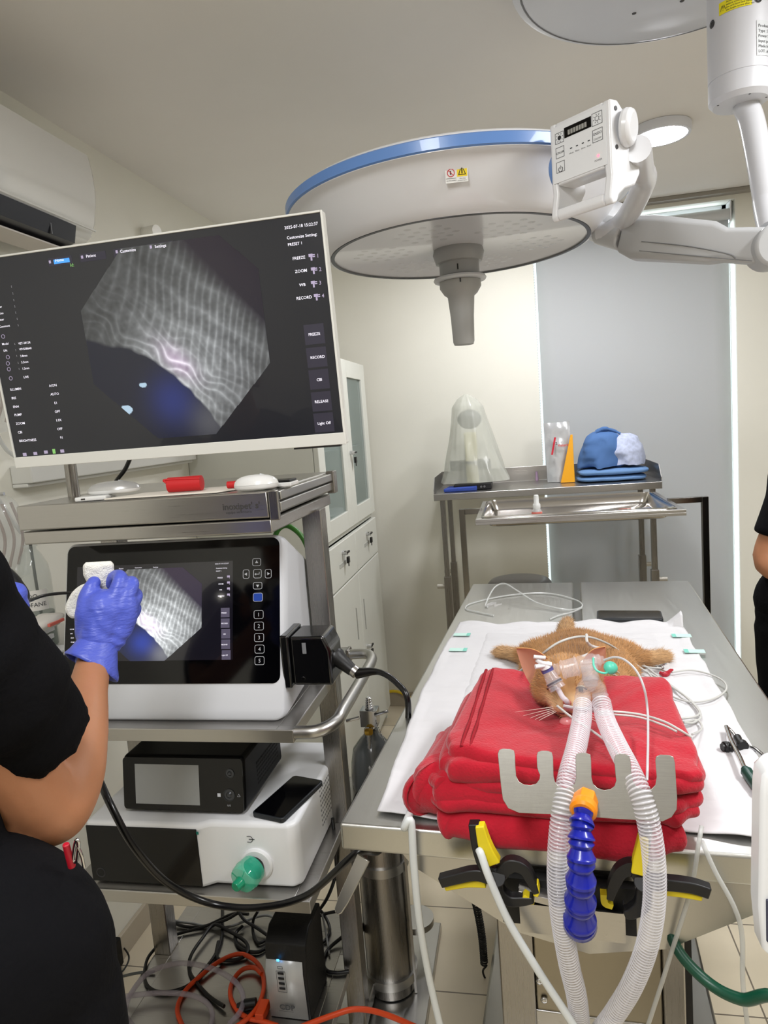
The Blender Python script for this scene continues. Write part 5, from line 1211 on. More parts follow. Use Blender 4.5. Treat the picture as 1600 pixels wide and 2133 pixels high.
# steel catch tray the arm stands on, hooked to the table end
tr_ = thing('clamp_tray', tw(.31, -.01, -.11), 'small open stainless box hooked under the front end of the operating table', 'tray')
p0, p1 = TI @ atv(1082, 1888, -.030), TI @ atv(1302, 1896, -.030)
u0_, u1_ = p0.x, p1.x; zt_2, zb_2 = -.072, -.112
mb = MB(TF); y0_, y1_ = -.030, .004
mb.box((u0_, y0_, zb_2), (u1_, y0_+.0018, zt_2)); mb.box((u0_, y0_+.0019, zb_2), (u1_, y1_, zb_2+.0018)); mb.box((u0_, y0_+.0019, zb_2+.002), (u0_+.0018, y1_, zt_2+.02)); mb.box((u1_-.0018, y0_+.0019, zb_2+.002), (u1_, y1_, zt_2+.01)); mb.box((u0_+.0019, y1_-.0018, zb_2+.002), (u1_-.0019, y1_, -.045))
mb.build('tray_box', STEEL, tr_)
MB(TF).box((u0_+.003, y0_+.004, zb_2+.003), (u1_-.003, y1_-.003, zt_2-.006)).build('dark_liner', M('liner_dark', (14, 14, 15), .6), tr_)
q0 = TI @ atv(1080, 1854, -.034); q1 = TI @ atv(1150, 1872, -.034)
MB(TF).hexa([(q0.x, -.036, q0.z-.010), (q1.x, -.036, q1.z-.010), (q1.x, .002, q1.z-.010), (q0.x, .002, q0.z-.010), (q0.x, -.036, q0.z), (q1.x, -.036, q1.z), (q1.x, .002, q1.z), (q0.x, .002, q0.z)]).build('top_strap', STEEL, tr_, bevel=.0008)
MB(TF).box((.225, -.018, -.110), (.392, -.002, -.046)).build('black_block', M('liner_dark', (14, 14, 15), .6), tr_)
# two spring clamps
YEL = M('clamp_yellow', (226, 204, 30), .45)
def clamp(piv, jaw, h1, h2, vpl, label, mirror=1):
    t = thing('spring_clamp', atv(*piv, vpl), label, 'clamp', 'spring clamps at the front table edge'); P = lambda x, y, dv=0: atv(x, y, vpl+dv)
    c = P(*piv)
    return t, P
BK = M('clamp_black', (20, 20, 22), .45)
def flatbar(name, pts, wds, mat, parent, th=.014, n=6):
    """flat curved bar lying in the table's front plane"""
    P = smooth_path([TI @ p for p in pts], n); L = len(P); a_, b_ = [], []
    for i, p in enumerate(P):
        d = (P[min(i+1, L-1)]-P[max(i-1, 0)]); d.y = 0; d.normalize(); nn = V((-d.z, 0, d.x)); x = i/(L-1)*(len(wds)-1); k = min(int(x), len(wds)-2); w_ = wds[k]+(wds[k+1]-wds[k])*(x-k)
        a_.append(p+nn*w_); b_.append(p-nn*w_)
    rings = [[(q.x, q.y-th/2, q.z), (q.x, q.y+th/2, q.z), (r.x, r.y+th/2, r.z), (r.x, r.y-th/2, r.z)] for q, r in zip(a_, b_)]
    return MB(TF).loft(rings).build(name, mat, parent, bevel=.0015, smooth=50)
t, P = clamp((1035, 1828), 0, 0, 0, -.040, 'black spring clamp with yellow grips at the left of the blue jointed arm')
MB().cyl(P(1035, 1828, -.010), P(1035, 1828, .010), .011, seg=24).build('pivot', BK, t, bevel=.001)
flatbar('jaw', [P(1035, 1828), P(1062, 1800), P(1090, 1806), P(1106, 1830), P(1118, 1856)], [.008, .009, .0075, .0065, .004], BK, t)
flatbar('jaw', [P(1035, 1832), P(1040, 1856), P(1062, 1872), P(1090, 1872), P(1112, 1870)], [.008, .0085, .007, .006, .004], BK, t)
flatbar('jaw_pad', [P(1114, 1836), P(1118, 1852), P(1116, 1862)], [.0045, .004, .003], YEL, t, .012); flatbar('jaw_pad', [P(1090, 1862), P(1106, 1872), P(1112, 1872)], [.004, .004, .003], YEL, t, .012)
flatbar('handle', [P(1030, 1820), P(1010, 1800), P(996, 1760), P(988, 1712)], [.009, .008, .0075, .007], BK, t); flatbar('grip', [P(1030, 1796, -.004), P(1012, 1762, -.004), P(1000, 1716, -.004)], [.009, .0085, .0055], YEL, t, .014)
flatbar('handle', [P(1030, 1826), P(990, 1818), P(950, 1826), P(918, 1834)], [.009, .0075, .007, .007], BK, t); flatbar('grip', [P(1012, 1836, .004), P(975, 1838, .004), P(928, 1846, .004)], [.006, .004, .0035], YEL, t, .012)
t, P = clamp((1330, 1832), 0, 0, 0, -.036, 'black spring clamp with yellow grips at the right, behind the right hose')
MB().cyl(P(1340, 1838, -.010), P(1340, 1838, .010), .011, seg=24).build('pivot', BK, t, bevel=.001)
flatbar('jaw', [P(1340, 1834), P(1320, 1806), P(1294, 1812), P(1278, 1840), P(1270, 1868)], [.008, .009, .0075, .0065, .004], BK, t)
flatbar('jaw', [P(1342, 1846), P(1338, 1880), P(1318, 1896), P(1300, 1900)], [.009, .0095, .0075, .005], BK, t)
flatbar('jaw_pad', [P(1258, 1858), P(1260, 1876), P(1276, 1884)], [.0045, .004, .003], YEL, t, .012)
flatbar('handle', [P(1340, 1830), P(1336, 1800), P(1340, 1760), P(1346, 1720)], [.009, .008, .0075, .007], BK, t); flatbar('grip', [P(1328, 1816, -.004), P(1334, 1786, -.004), P(1340, 1740, -.004)], [.008, .0085, .0055], YEL, t, .014)
flatbar('handle', [P(1346, 1836), P(1390, 1838), P(1440, 1844), P(1478, 1856)], [.009, .0075, .007, .007], BK, t); flatbar('grip', [P(1380, 1852, .004), P(1420, 1858, .004), P(1462, 1866, .004)], [.005, .004, .0035], YEL, t, .012)

# ------------------------------------------------------------------ hoses hanging at the table end
def hose_thing(name, pts, r, mat, label, cat_='hose', n=8, seg=10):
    return tag(MB().tube(pts, r, seg, n).build(name, mat, smooth=60), label, cat_)
WH = M('hose_white', (212, 216, 216), .35); GRN = M('hose_green', (6, 68, 48), .35)
hose_thing('white_hose', [onT(880, 1640, .03), onT(866, 1668, .018), tw(.098, -.012, .010), atv(856, 1710, -.016), atv(862, 1800, -.012), atv(874, 1920, .0), atv(895, 2040, .02), atv(925, 2170, .03)], .0052, WH, 'white hose hanging from under the blanket down the left of the table end')
hose_thing('white_hose', [atv(998, 1770, -.050), atv(1003, 1782, -.056), atv(1020, 1830, -.062), atv(1060, 1920, -.060), atv(1120, 2020, -.058), atv(1185, 2120, -.055), atv(1240, 2210, -.05)], .0050, WH, 'white hose running diagonally down from the left clamp behind the corrugated hoses')
hose_thing('green_hose', [atv(1385, 1880, .03), atv(1392, 1930, .02), atv(1420, 1990, .0), atv(1480, 2050, -.02), atv(1545, 2082, -.04), atv(1640, 2094, -.06), tw(.62, -.10, -.25)], .0072, GRN, 'dark green hose curving out to the right below the operating table')
CL2 = M('thin_clear_tube', (214, 216, 214), .2, alpha=.6)
hose_thing('clear_tube', [atv(1462, 1720, -.012), atv(1455, 1760, -.02), atv(1440, 1850, -.01), atv(1400, 1980, .0), atv(1365, 2090, .01), atv(1335, 2180, .02)], .0028, CL2, 'thin clear tube hanging in front of the right clamp, slanting down to the left', 'tube')
hose_thing('clear_tube', [atv(1462, 1752, -.012), atv(1490, 1815, -.014), atv(1530, 1890, -.01), atv(1546, 1950, .0), atv(1548, 2050, .01), atv(1560, 2160, .02)], .0030, CL2, 'thin clear tube hanging at the right, slanting down to the right', 'tube')
# coiled black cord and its plug under the table
cc_ = thing('coiled_cord', aty(1005, 2040, 1.75), 'black coiled cord with a plug hanging under the operating table', 'cord')
ca_ = aty(985, 1855, 1.62); cb_ = aty(1008, 2008, 1.72)
pts = []
for i in range(30*10):
    t_ = i/(30*10); p = ca_.lerp(cb_, t_); p = p+V((.006*math.sin(t_*3), 0, 0)); q = t_*30*2*math.pi
    pts.append(p+V((.0085*math.cos(q), .0085*math.sin(q), 0)))
MB().tube(pts, .0024, 6, 1, sm=False).build('coil', M('cord_black', (14, 14, 15), .5), cc_, smooth=60)
pe = aty(1018, 2052, 1.74)
MB().tube([pts[-1], aty(1006, 2025, 1.73), pe], .0028, 8, 6).build('cord', M('cord_black', (14, 14, 15), .5), cc_)
pl_ = MB(); pl_.cyl(aty(990, 2056, 1.74), aty(1012, 2054, 1.74), .007, .011, 16); pl_.cyl(aty(1012, 2054, 1.74), aty(1032, 2056, 1.75), .014, .012, 16); pl_.build('plug', M('cord_black', (14, 14, 15), .5), cc_, bevel=.001)
MB().tube([aty(992, 2056, 1.74), aty(984, 2066, 1.74), aty(982, 2100, 1.74), aty(988, 2160, 1.72)], .004, 8, 8).build('cord_tail', M('cord_black', (14, 14, 15), .5), cc_)

# ------------------------------------------------------------------ things lying on the operating table
q = TI @ onT(1311, 1291)
pt, pg = phone('mobile_phone', tw(q.x, q.y, .002), TF @ Matrix.Translation((q.x, q.y, .002)) @ Matrix.Rotation(R(88), 4, 'Z'), .160, .080, .012, 'black phone in a thick case lying at the far right of the operating table', M('case_dark', (26, 30, 34), .5))
LEAD = M('lead_grey', (188, 188, 184), .35)
iv = thing('infusion_line', onT(1080, 1250), 'loosely coiled thin clear infusion line on the far left part of the operating table', 'tube')
MB().tube([onT(1028, 1282, .003), onT(990, 1274, .003), onT(970, 1268, .003), onT(985, 1256, .003), onT(1060, 1240, .004), onT(1140, 1236, .004), onT(1200, 1250, .004), onT(1212, 1264, .004), onT(1180, 1270, .006), onT(1120, 1256, .012), onT(1080, 1232, .03), onT(1052, 1216, .04), onT(1030, 1224, .03), onT(1012, 1258, .006), onT(1016, 1264, .005)], .0022, 8, 10).build('line', CL2, iv)
MB().tube([onT(1212, 1266, .004), onT(1195, 1274, .003), onT(1165, 1282, .003), onT(1145, 1290, .003)], .0022, 8, 8).build('line', CL2, iv)
MB().tube([onT(1012, 1262, .006), onT(1022, 1258, .006), onT(1034, 1256, .006)], [.003, .0045, .003], 10, 6).build('connector', CLEARP, iv)
MB().tube([onT(1030, 1262, .006), onT(1045, 1258, .006)], [.0035, .002], 10, 4).build('connector', CLEARP, iv)
# grey monitoring leads
ld = thing('monitoring_leads', tw(.48, .45, .01), 'grey monitoring lead wires looping over the cat and pad, with a red clip', 'leads')
def lead(pts, r=.0019): MB().tube(pts, r, 8, 10).build('lead_wire', LEAD, ld, smooth=60)
W = onT
lead([W(1062, 1418, .02), W(1074, 1405, .055), W(1120, 1370, .14), W(1165, 1338, .17), W(1215, 1326, .165), W(1260, 1338, .13), W(1300, 1362, .06), W(1340, 1385, .02), W(1385, 1420, .013), W(1430, 1452, .012), W(1456, 1478, .012), W(1450, 1492, .012), W(1410, 1498, .012)], .0021)
lead([W(1300, 1365, .06), W(1345, 1398, .02), W(1395, 1425, .013), W(1440, 1462, .012), W(1460, 1490, .012), W(1445, 1505, .012), W(1424, 1505, .02)], .0019)
lead([W(1400, 1400, .014), W(1440, 1396, .013), W(1480, 1405, .012), W(1508, 1420, .012), W(1512, 1438, .012), W(1485, 1456, .012), W(1440, 1462, .012), W(1400, 1450, .013), W(1375, 1430, .014), W(1345, 1395, .02)], .0018)
lead([W(1378, 1392, .016), W(1352, 1390, .018), W(1335, 1386, .02)], .0018)
lead([W(1424, 1505, .016), W(1452, 1500, .012), W(1462, 1512, .012), W(1458, 1522, .014), W(1442, 1530, .040)], .0018)
lead([atd(1244, 1484, .985), W(1270, 1482, .125), W(1330, 1488, .118), W(1380, 1502, .115), W(1415, 1520, .112), W(1440, 1536, .10)], .0019)
lead([atd(1244, 1489, .985), W(1270, 1488, .125), W(1330, 1494, .118), W(1380, 1510, .115), W(1410, 1524, .112)], .0016)
lead([W(1160, 1470, .15), W(1188, 1492, .135), W(1230, 1520, .12), W(1262, 1544, .115), W(1288, 1572, .112)], .0018)
lead([W(1280, 1396, .10), W(1302, 1410, .075), W(1322, 1424, .06)], .0018); lead([W(1278, 1404, .10), W(1300, 1418, .075), W(1316, 1428, .06)], .0018)
lead([W(1075, 1432, .03), W(1088, 1418, .05), W(1096, 1408, .06)], .0018)
MB().tube([W(1222, 1322, .17), W(1223, 1336, .165), W(1232, 1345, .15), W(1252, 1352, .14), W(1235, 1358, .14), W(1205, 1372, .15)], .0024, 8, 6).build('cable_tie', M('tie_clear', (214, 212, 210), .3, alpha=.8), ld)
cl_ = thing('electrode_clip', W(1390, 1400, .012), 'small crocodile clip with a red sleeve on the pad right of the cat', 'clip')
m_ = MB(); m_.tube([W(1358, 1390, .014), W(1372, 1388, .018), W(1388, 1382, .022)], .0022, 6, 3); m_.tube([W(1358, 1391, .012), W(1376, 1395, .014), W(1388, 1400, .016)], .0022, 6, 3); m_.ball(W(1380, 1391, .016), .004, 10, 6); m_.build('metal_jaw', CHROME, cl_)
MB().tube([W(1376, 1402, .013), W(1386, 1405, .013), W(1396, 1398, .013), W(1401, 1395, .013)], [.004, .0055, .004, .0022], 10, 5).build('red_sleeve', M('clip_red', (165, 20, 40), .4), cl_)
# stethoscope at the right edge
stt = thing('stethoscope', W(1530, 1570, .01), 'chrome stethoscope with black ear tips and a green tube on the pad at the right', 'stethoscope')
MB().tube([W(1513, 1514, .016), W(1524, 1545, .018), W(1540, 1575, .02), W(1551, 1600, .02)], .0036, 10, 6).build('binaural_tube', CHROME, stt, smooth=60)
MB().tube([W(1513, 1514, .016), W(1522, 1522, .014), W(1534, 1536, .012), W(1545, 1550, .012)], .0030, 10, 5).build('binaural_tube', CHROME, stt, smooth=60)
MB().tube([W(1528, 1559, .010), W(1545, 1555, .010), W(1570, 1558, .010), W(1600, 1585, .010), W(1625, 1620, .010)], .0030, 10, 6).build('binaural_tube', CHROME, stt, smooth=60)
MB().tube([W(1504, 1557, .012), W(1514, 1556, .012), W(1528, 1558, .012)], [.006, .0085, .0058], 14, 6).build('ear_tip', BLACKR, stt, smooth=60)
MB().tube([W(1536, 1536, .014), W(1541, 1545, .014), W(1549, 1555, .013)], [.006, .0055, .0085], 14, 6).build('ear_tip', BLACKR, stt, smooth=60)
MB().tube([W(1552, 1602, .018), W(1560, 1614, .016), W(1578, 1640, .014), W(1600, 1670, .012)], [.006, .0085, .0085, .006], 12, 6).build('green_tube', M('tube_darkgreen', (10, 58, 48), .35), stt, smooth=60)

# ------------------------------------------------------------------ white device at the right edge, close to the camera
dv = thing('anesthesia_unit', atd(1610, 1800, .55), 'blurred white equipment housing at the right edge in front of the table', 'medical device')
dp = .56
cx0 = atd(1560, 1640, dp); 
mb = MB(); q = [(1588, 1660), (1592, 1622), (1615, 1600), (1720, 1590), (1740, 2000), (1616, 2010), (1592, 1985), (1584, 1900)]
fr_ = frame(atd(1570, 1800, dp), (1, 0, 0), (0, 0, 1)); 
def fq(x, y): p = atp(x, y, fr_.translation, (0, 1, 0)); p = fr_.inverted() @ p; return (p.x, p.y)
mb.prism([fq(*p) for p in q], -.03, fr_); mb.build('housing', M('unit_white', (228, 229, 231), .3), dv, bevel=.006, bseg=3)
a, b = fq(1594, 1870), fq(1625, 1960); MB().box((a[0], b[1], .0005), (b[0], a[1], .003), fr_).build('dark_port', M('port_dark2', (60, 62, 80), .5), dv, bevel=.001)
mb = MB(); f0 = fr_ @ V((.06, -.05, -.015)); mb.cyl((f0.x+.02, f0.y, .05), (f0.x+.02, f0.y, f0.z+.02), .02, seg=20); mb.cyl((f0.x+.02, f0.y, 0), (f0.x+.02, f0.y, .05), .14, .12, 32); mb.build('stand', STEELZ, dv)

# ------------------------------------------------------------------ gas cylinder in its steel holder
gx_, gy_ = -.412, 1.66
gc = thing('gas_cylinder', (gx_, gy_, .03), 'grey gas cylinder with a chrome valve standing in a steel holder left of the table', 'gas cylinder')
zt3 = aty(765, 1518, gy_).z
MB().lathe([(.001, .045), (.058, .045), (.060, .05), (.060, zt3-.115), (.057, zt3-.085), (.050, zt3-.050), (.030, zt3-.024), (.020, zt3-.014), (.018, zt3), (.001, zt3)], (gx_, gy_, 0), (0, 0, 1), 40).build('cylinder_body', M('cylinder_grey', (88, 92, 94), .22, coat=.4), gc, smooth=50)
v_ = MB(); v_.cyl((gx_, gy_, zt3-.002), (gx_, gy_, zt3+.02), .012, seg=16); v_.box((gx_-.022, gy_-.018, zt3+.012), (gx_+.022, gy_+.018, zt3+.055)); v_.cyl((gx_, gy_, zt3+.05), (gx_, gy_, zt3+.085), .010, .006, 12)
for k in range(5): v_.lathe([(.010-.0008*k, 0), (.012-.001*k, .002), (.010-.0008*k, .004)], (gx_, gy_, zt3+.056+.006*k), (0, 0, 1), 12)
v_.build('valve', CHROME, gc, bevel=.004)
MB().tube([(gx_-.055, gy_-.03, zt3+.034), (gx_-.022, gy_-.022, zt3+.040)], .0045, 10, 3).build('tee_handle', CHROME, gc); MB().tube([(gx_+.018, gy_-.02, zt3+.046), (gx_+.052, gy_-.02, zt3+.056)], .0045, 10, 3).build('tee_handle', CHROME, gc)
MB().lathe([(.009, 0), (.012, .003), (.012, .012), (.009, .016)], (gx_, gy_-.024, zt3+.012), (0, -.3, -1), 6).build('brass_nut', M('brass', (190, 150, 60), .3, 1.0), gc)
hp2 = [(gx_, gy_-.030, zt3+.0), (gx_, gy_-.036, zt3-.04), (gx_+.002, gy_-.056, zt3-.09), (gx_+.004, gy_-.066, zt3-.15), (gx_+.006, gy_-.070, zt3-.30)]
P_ = smooth_path(hp2, 24); MB().tube(P_, lambda t: .0052 if int(t*160) % 2 else .0046, 10, sm=False).build('braided_hose', M('braid', (150, 150, 150), .35, .9), gc)
m_ = MB()
for k in range(26):
    t_ = k/25; p = V((gx_+.020+.045*t_, gy_-.02, zt3+.03-.085*t_-.02*math.sin(math.pi*t_))); m_.ball(p, .0018, 6, 4)
tag(m_.build('bead_chain', CHROME, gc), kind='stuff')
hl = thing('cylinder_holder', (gx_, gy_, 0), 'brushed steel sleeve and ring stand holding the gas cylinder on a floor plate', 'cylinder holder')
zs_ = aty(797, 1790, gy_-.07).z
MB().lathe([(.0610, .032), (.064, .032), (.064, zs_+.03), (.0610, zs_+.03)], (gx_, gy_, 0), (0, 0, 1), 56).build('sleeve', STEELZ, hl, smooth=40)
for zr, rr2 in ((.075, .072), (zs_-.045, .070)): MB().lathe([(rr2-.003, -.012), (rr2, -.012), (rr2, .012), (rr2-.003, .012)], (gx_, gy_, zr), (.0, 0, 1), 48).build('ring_band', STEELY, hl, smooth=40)
for d_ in (-20, 80, 190): MB().box((gx_+.0725*math.cos(R(d_))-.003, gy_+.0725*math.sin(R(d_))-.003, .03), (gx_+.0725*math.cos(R(d_))+.003, gy_+.0725*math.sin(R(d_))+.003, zs_+.02)).build('upright_rod', STEELZ, hl)
MB().box((gx_-.20, gy_-.14, .001), (gx_+.105, gy_+.24, .028)).build('floor_plate', STEELY, hl, bevel=.002)
rg = MB().lathe([(.047, -.009), (.050, -.009), (.050, .009), (.047, .009)], (gx_+.055, gy_+.115, .13), (0, 0, 1), 40).build('second_ring', STEELY, hl, smooth=40)
MB().box((gx_+.052, gy_+.160, .028), (gx_+.058, gy_+.166, .13)).build('upright_rod', STEELZ, hl)

# ------------------------------------------------------------------ steel side table against the back wall
SZ = 1.150
YA, YB2 = 3.10, 3.49
bt = thing('side_table', (.09, 3.3, 0), 'tall stainless side table with raised rims against the back wall', 'table')
L0 = aty(903, 1030, YA); R0 = aty(1380, 1003, YA); SZ = (L0.z+R0.z)/2
XA, XB = L0.x, R0.x
mb = MB(); mb.box((XA, YA, SZ-.03), (XB, YB2, SZ+.0)); mb.build('table_top', STEEL, bt, bevel=.002)
mb = MB(); mb.box((XA+.001, YB2-.004, SZ+.0005), (XB-.001, YB2, SZ+.07)); mb.build('back_rim', STEEL, bt, bevel=.001)
for x in (XA, XB-.003):
    mb = MB(); mb.add([(x, YA+.01, SZ+.0005), (x, YB2-.005, SZ+.0005), (x, YB2-.005, SZ+.07), (x, YA+.06, SZ+.07), (x, YA+.01, SZ+.02), (x+.003, YA+.01, SZ+.0005), (x+.003, YB2-.005, SZ+.0005), (x+.003, YB2-.005, SZ+.07), (x+.003, YA+.06, SZ+.07), (x+.003, YA+.01, SZ+.02)],
                     [(0, 1, 2, 3, 4), (9, 8, 7, 6, 5)]+[(i, (i+1) % 5, 5+(i+1) % 5, 5+i) for i in range(5)]); mb.build('side_rim', STEELY, bt)
for x in (XA+.035, XB-.035):
    for y in (YA+.035, YB2-.04):
        mb = MB(); mb.box((x-.011, y-.011, .55), (x+.011, y+.011, SZ-.031)); mb.build('inner_leg', STEELZ, bt)
        mb = MB(); mb.box((x-.016, y-.016, .03), (x+.016, y+.016, .80)); lg = mb.build('leg', STEELZ, bt, bevel=.001)
        s_ = -1 if x < 0 else 1
        MB().cyl((x+s_*.016, y, .755), (x+s_*.05, y, .755), .011, seg=16).build('lock_knob', M('knob_steel', (190, 186, 176), .4, .6), lg)
        MB().cyl((x, y, 0), (x, y, .03), .018, seg=16).build('rubber_foot', BLACKR, lg)
# covered microscope
mc = thing('microscope', (-.22, 3.30, SZ), 'microscope under a milky plastic dust cover at the left of the back side table', 'microscope')
bs = aty(985, 995, 3.26)
mx_ = aty(985, 985, 3.28).x
rbox('microscope_base', (mx_-.085, 3.19, SZ+.001), (mx_+.085, 3.38, SZ+.028), M('micro_black', (24, 24, 26), .5), mc, .004)
rbox('microscope_arm', (mx_-.028, 3.235, SZ+.028), (mx_+.028, 3.29, SZ+.26), M('micro_cream', (226, 220, 176), .4), mc, .006)
MB().cyl((mx_-.10, 3.26, SZ+.11), (mx_+.085, 3.26, SZ+.11), .024, seg=20).build('focus_knob', BLACK, mc, bevel=.003); 
MB().ball((mx_+.0, 3.27, SZ+.32), (.055, .05, .045), 20, 12).build('microscope_head', M('micro_grey', (120, 122, 120), .5), mc)
MB().box((mx_-.06, 3.21, SZ+.12), (mx_+.06, 3.35, SZ+.13)).build('stage', BLACK, mc, bevel=.002)
m_ = MB()
for k in range(2): m_.cyl((mx_+.040+.015*k, 3.187, SZ+.014), (mx_+.040+.015*k, 3.1905, SZ+.014), .005, seg=12)
m_.build('base_socket', M('socket_grey', (110, 110, 112), .4), mc)
COVER = M('milky_film', (206, 208, 196), .3, alpha=.50, coat=.3, bump=.3, bscale=18)
hs = aty(985, 820, 3.27).z-SZ
def cov(s, t):
    q = s*2*math.pi; z_ = SZ+.035+t*(hs-.035)
    prof_ = [(0, .165, .125), (.12, .140, .12), (.45, .105, .10), (.70, .080, .075), (.86, .068, .065), (.95, .040, .04), (1.0, .010, .01)]
    for (t0, a0, b0), (t1, a1, b1) in zip(prof_, prof_[1:]):
        if t <= t1: k = (t-t0)/(t1-t0); ra, rb = a0+(a1-a0)*k, b0+(b1-b0)*k; break
    f_ = 1+.10*noise.noise(V((math.cos(q)*2.2, math.sin(q)*2.2, z_*4)))+.05*noise.noise(V((math.cos(q)*6, math.sin(q)*6, z_*7)))+(.045*math.sin(q*6+z_*9))*(1-t)
    return V((mx_+.012*(1-t)-.01*t+ra*f_*math.cos(q), 3.28+rb*f_*math.sin(q), z_))
MB().grid(cov, 96, 40).build('dust_cover', COVER, mc, smooth=60)
tag(MB().hexa([(XA+.04, 3.155, SZ+.001), (XA+.19, 3.150, SZ+.001), (XA+.19, 3.25, SZ+.001), (XA+.055, 3.25, SZ+.001), (XA+.04, 3.155, SZ+.016), (XA+.19, 3.150, SZ+.020), (XA+.19, 3.25, SZ+.020), (XA+.055, 3.25, SZ+.018)]).build('blue_cloth_pad', M('cloth_blue_dark', (46, 70, 150), .8), bevel=.004), 'small flat dark blue pad at the left end of the back side table', 'pad')
# foil pouch and yellow packet
fp_ = thing('foil_pouch', (.18, 3.35, SZ), 'clear-fronted silver pouch with red and grey print standing by the window strip', 'pouch')
pa0, pa1 = aty(1140, 985, 3.33), aty(1194, 985, 3.33); ptop = aty(1170, 880, 3.33).z
FOIL = M('foil', (206, 208, 210), .22, .45, bump=.7, bscale=30)
def pouch(s, t):
    x = pa0.x+(pa1.x-pa0.x)*s; return V((x+.004*noise.noise(V((0, t*5, 1)))-.006*t, 3.33-.022*math.sin(math.pi*s)*(1-t)**.6*1.0-.004*noise.noise(V((s*5, t*6, 2))), SZ+.002+(ptop-SZ)*t))
MB().grid(pouch, 16, 24).build('pouch_front', FOIL, fp_, smooth=60)
MB().grid(lambda s, t: (lambda p: V((p.x, 3.336+(3.336-p.y)*.5, p.z)))(pouch(s, t)), 16, 24).build('pouch_back', FOIL, fp_, smooth=60)
PT2 = frame((pa0.x+.012, 3.298, SZ+.13), (1, 0, 0), (0, .10, 1))
m_ = MB(); m_.hexa([(.008, .0, 0), (.016, -.001, 0), (.034, .078, 0), (.026, .079, 0), (.008, .0, .0008), (.016, -.001, .0008), (.034, .078, .0008), (.026, .079, .0008)], PT2); m_.build('red_stripe', M('pouch_red', (190, 30, 50), .4), fp_)
m_ = MB(); m_.text('Veterin', PT2 @ Matrix.Translation((.040, .035, .001)), .017, bold=.02); m_.build('red_print', M('pouch_redprint', (200, 70, 60), .4), fp_)
m_ = MB(); m_.text('2', PT2 @ Matrix.Translation((.030, .045, .001)), .016, bold=.02); m_.build('dark_print', _m['ink_dark'], fp_)
yp = thing('yellow_sachet', (.19, 3.29, SZ), 'pointed orange-yellow sachet leaning on the silver pouch', 'sachet')
ya, yb3, yc_ = aty(1167, 986, 3.275), aty(1197, 986, 3.275), aty(1192, 905, 3.30)
YS = M('sachet_yellow', (226, 158, 18), .3, coat=.3)
MB().loft([[V((ya.x, 3.262, SZ+.002)), V((yb3.x, 3.262, SZ+.002)), V((yb3.x, 3.288, SZ+.002)), V((ya.x, 3.288, SZ+.002))],
           [V((ya.x+.018, 3.268, SZ+.07)), V((yb3.x-.001, 3.268, SZ+.07)), V((yb3.x-.001, 3.292, SZ+.07)), V((ya.x+.018, 3.292, SZ+.07))],
           [V((yc_.x-.008, 3.296, yc_.z)), V((yc_.x+.002, 3.296, yc_.z)), V((yc_.x+.002, 3.300, yc_.z)), V((yc_.x-.008, 3.300, yc_.z))]]).build('sachet', YS, yp, bevel=.003)
# folded blue gowns
GB = M('gown_blue', (72, 108, 160), .8, bump=.5, bscale=30, var=.05); GB2 = M('gown_blue_light', (98, 134, 178), .8, bump=.4, bscale=30); GF = M('gown_flower', (182, 190, 214), .85, var=.16, scale=60, bump=.5, bscale=30)
def cushion(x0, x1, y0, y1, z0, h, mat, name, lab, cat_, seed=0, par=None, a=.01):
    m = MB(); nx, ny = 28, 20
    m.ball(((x0+x1)/2, (y0+y1)/2, z0+h/2), (1, 1, 1), 48, 24)
    c = V(((x0+x1)/2, (y0+y1)/2, z0+h/2)); out = []
    for p in m.v:
        d = p-c; e = .5
        x = math.copysign(abs(d.x)**e, d.x)*(x1-x0)/2*.97; y = math.copysign(abs(d.y)**e, d.y)*(y1-y0)/2*.97; z_ = math.copysign(abs(d.z)**.75, d.z)*h/2
        q = c+V((x, y, z_)); q += V((1, 1, .5))*a*noise.noise(V((q.x*16+seed, q.y*16, q.z*30)))*.8; q.z = max(q.z, z0+.0005); out.append(q)
    m.v = out; o = m.build(name, mat, par, smooth=70)
    return tag(o, lab, cat_) if lab else o
gx0, gx1 = aty(1200, 985, 3.22).x, aty(1358, 985, 3.22).x
cushion(gx0, gx1-.01, 3.18, 3.42, SZ+.001, .026, GB2, 'folded_gown', 'light blue folded surgical gown, lowest in the blue pile on the back table', 'gown', 1, a=.006)
cushion(gx0+.008, gx1, 3.18, 3.42, SZ+.028, .030, GB2, 'folded_gown', 'light blue folded gown in the middle of the blue pile on the back table', 'gown', 5, a=.006)
gt = thing('surgical_cap_bundle', ((gx0+gx1)/2, 3.30, SZ+.06), 'crumpled blue and pale flowered gown on top of the blue pile on the back table', 'gown')
def heap(x0, x1, z0, ztop, mat, name, seed, pk):
    m = MB(); m.ball((0, 0, 0), 1, 48, 26); out = []
    for p in m.v:
        t = (p.z+1)/2; w_ = (1-max(0, t-.45)*.62)*math.sqrt(max(.0, 1-(max(0,t-.8)/.21)**2)) / max(.25, math.sqrt(max(0.02, 1-p.z*p.z))) if abs(p.z) < .97 else .8; x = x0+(x1-x0)*(.5+.5*p.x*w_+pk*t); 
        q = V((x, 3.30+.10*p.y*w_, z0+(ztop-z0)*t)); q += V((.9, .9, .7))*(.014*noise.noise(V((q.x*14+seed, q.y*14, q.z*14)))+.006*noise.noise(V((q.x*40+seed, q.y*40, q.z*40)))); q.z = max(q.z, z0); out.append(q)
    m.v = out; return m.build(name, mat, gt, smooth=70)
tz = aty(1260, 896, 3.26).z
heap(gx0+.02, gx0+.225, SZ+.060, tz, GB, 'blue_part', 1, .06); heap(gx0+.14, gx1-.012, SZ+.066, tz-.018, GF, 'flowered_part', 7, -.10)
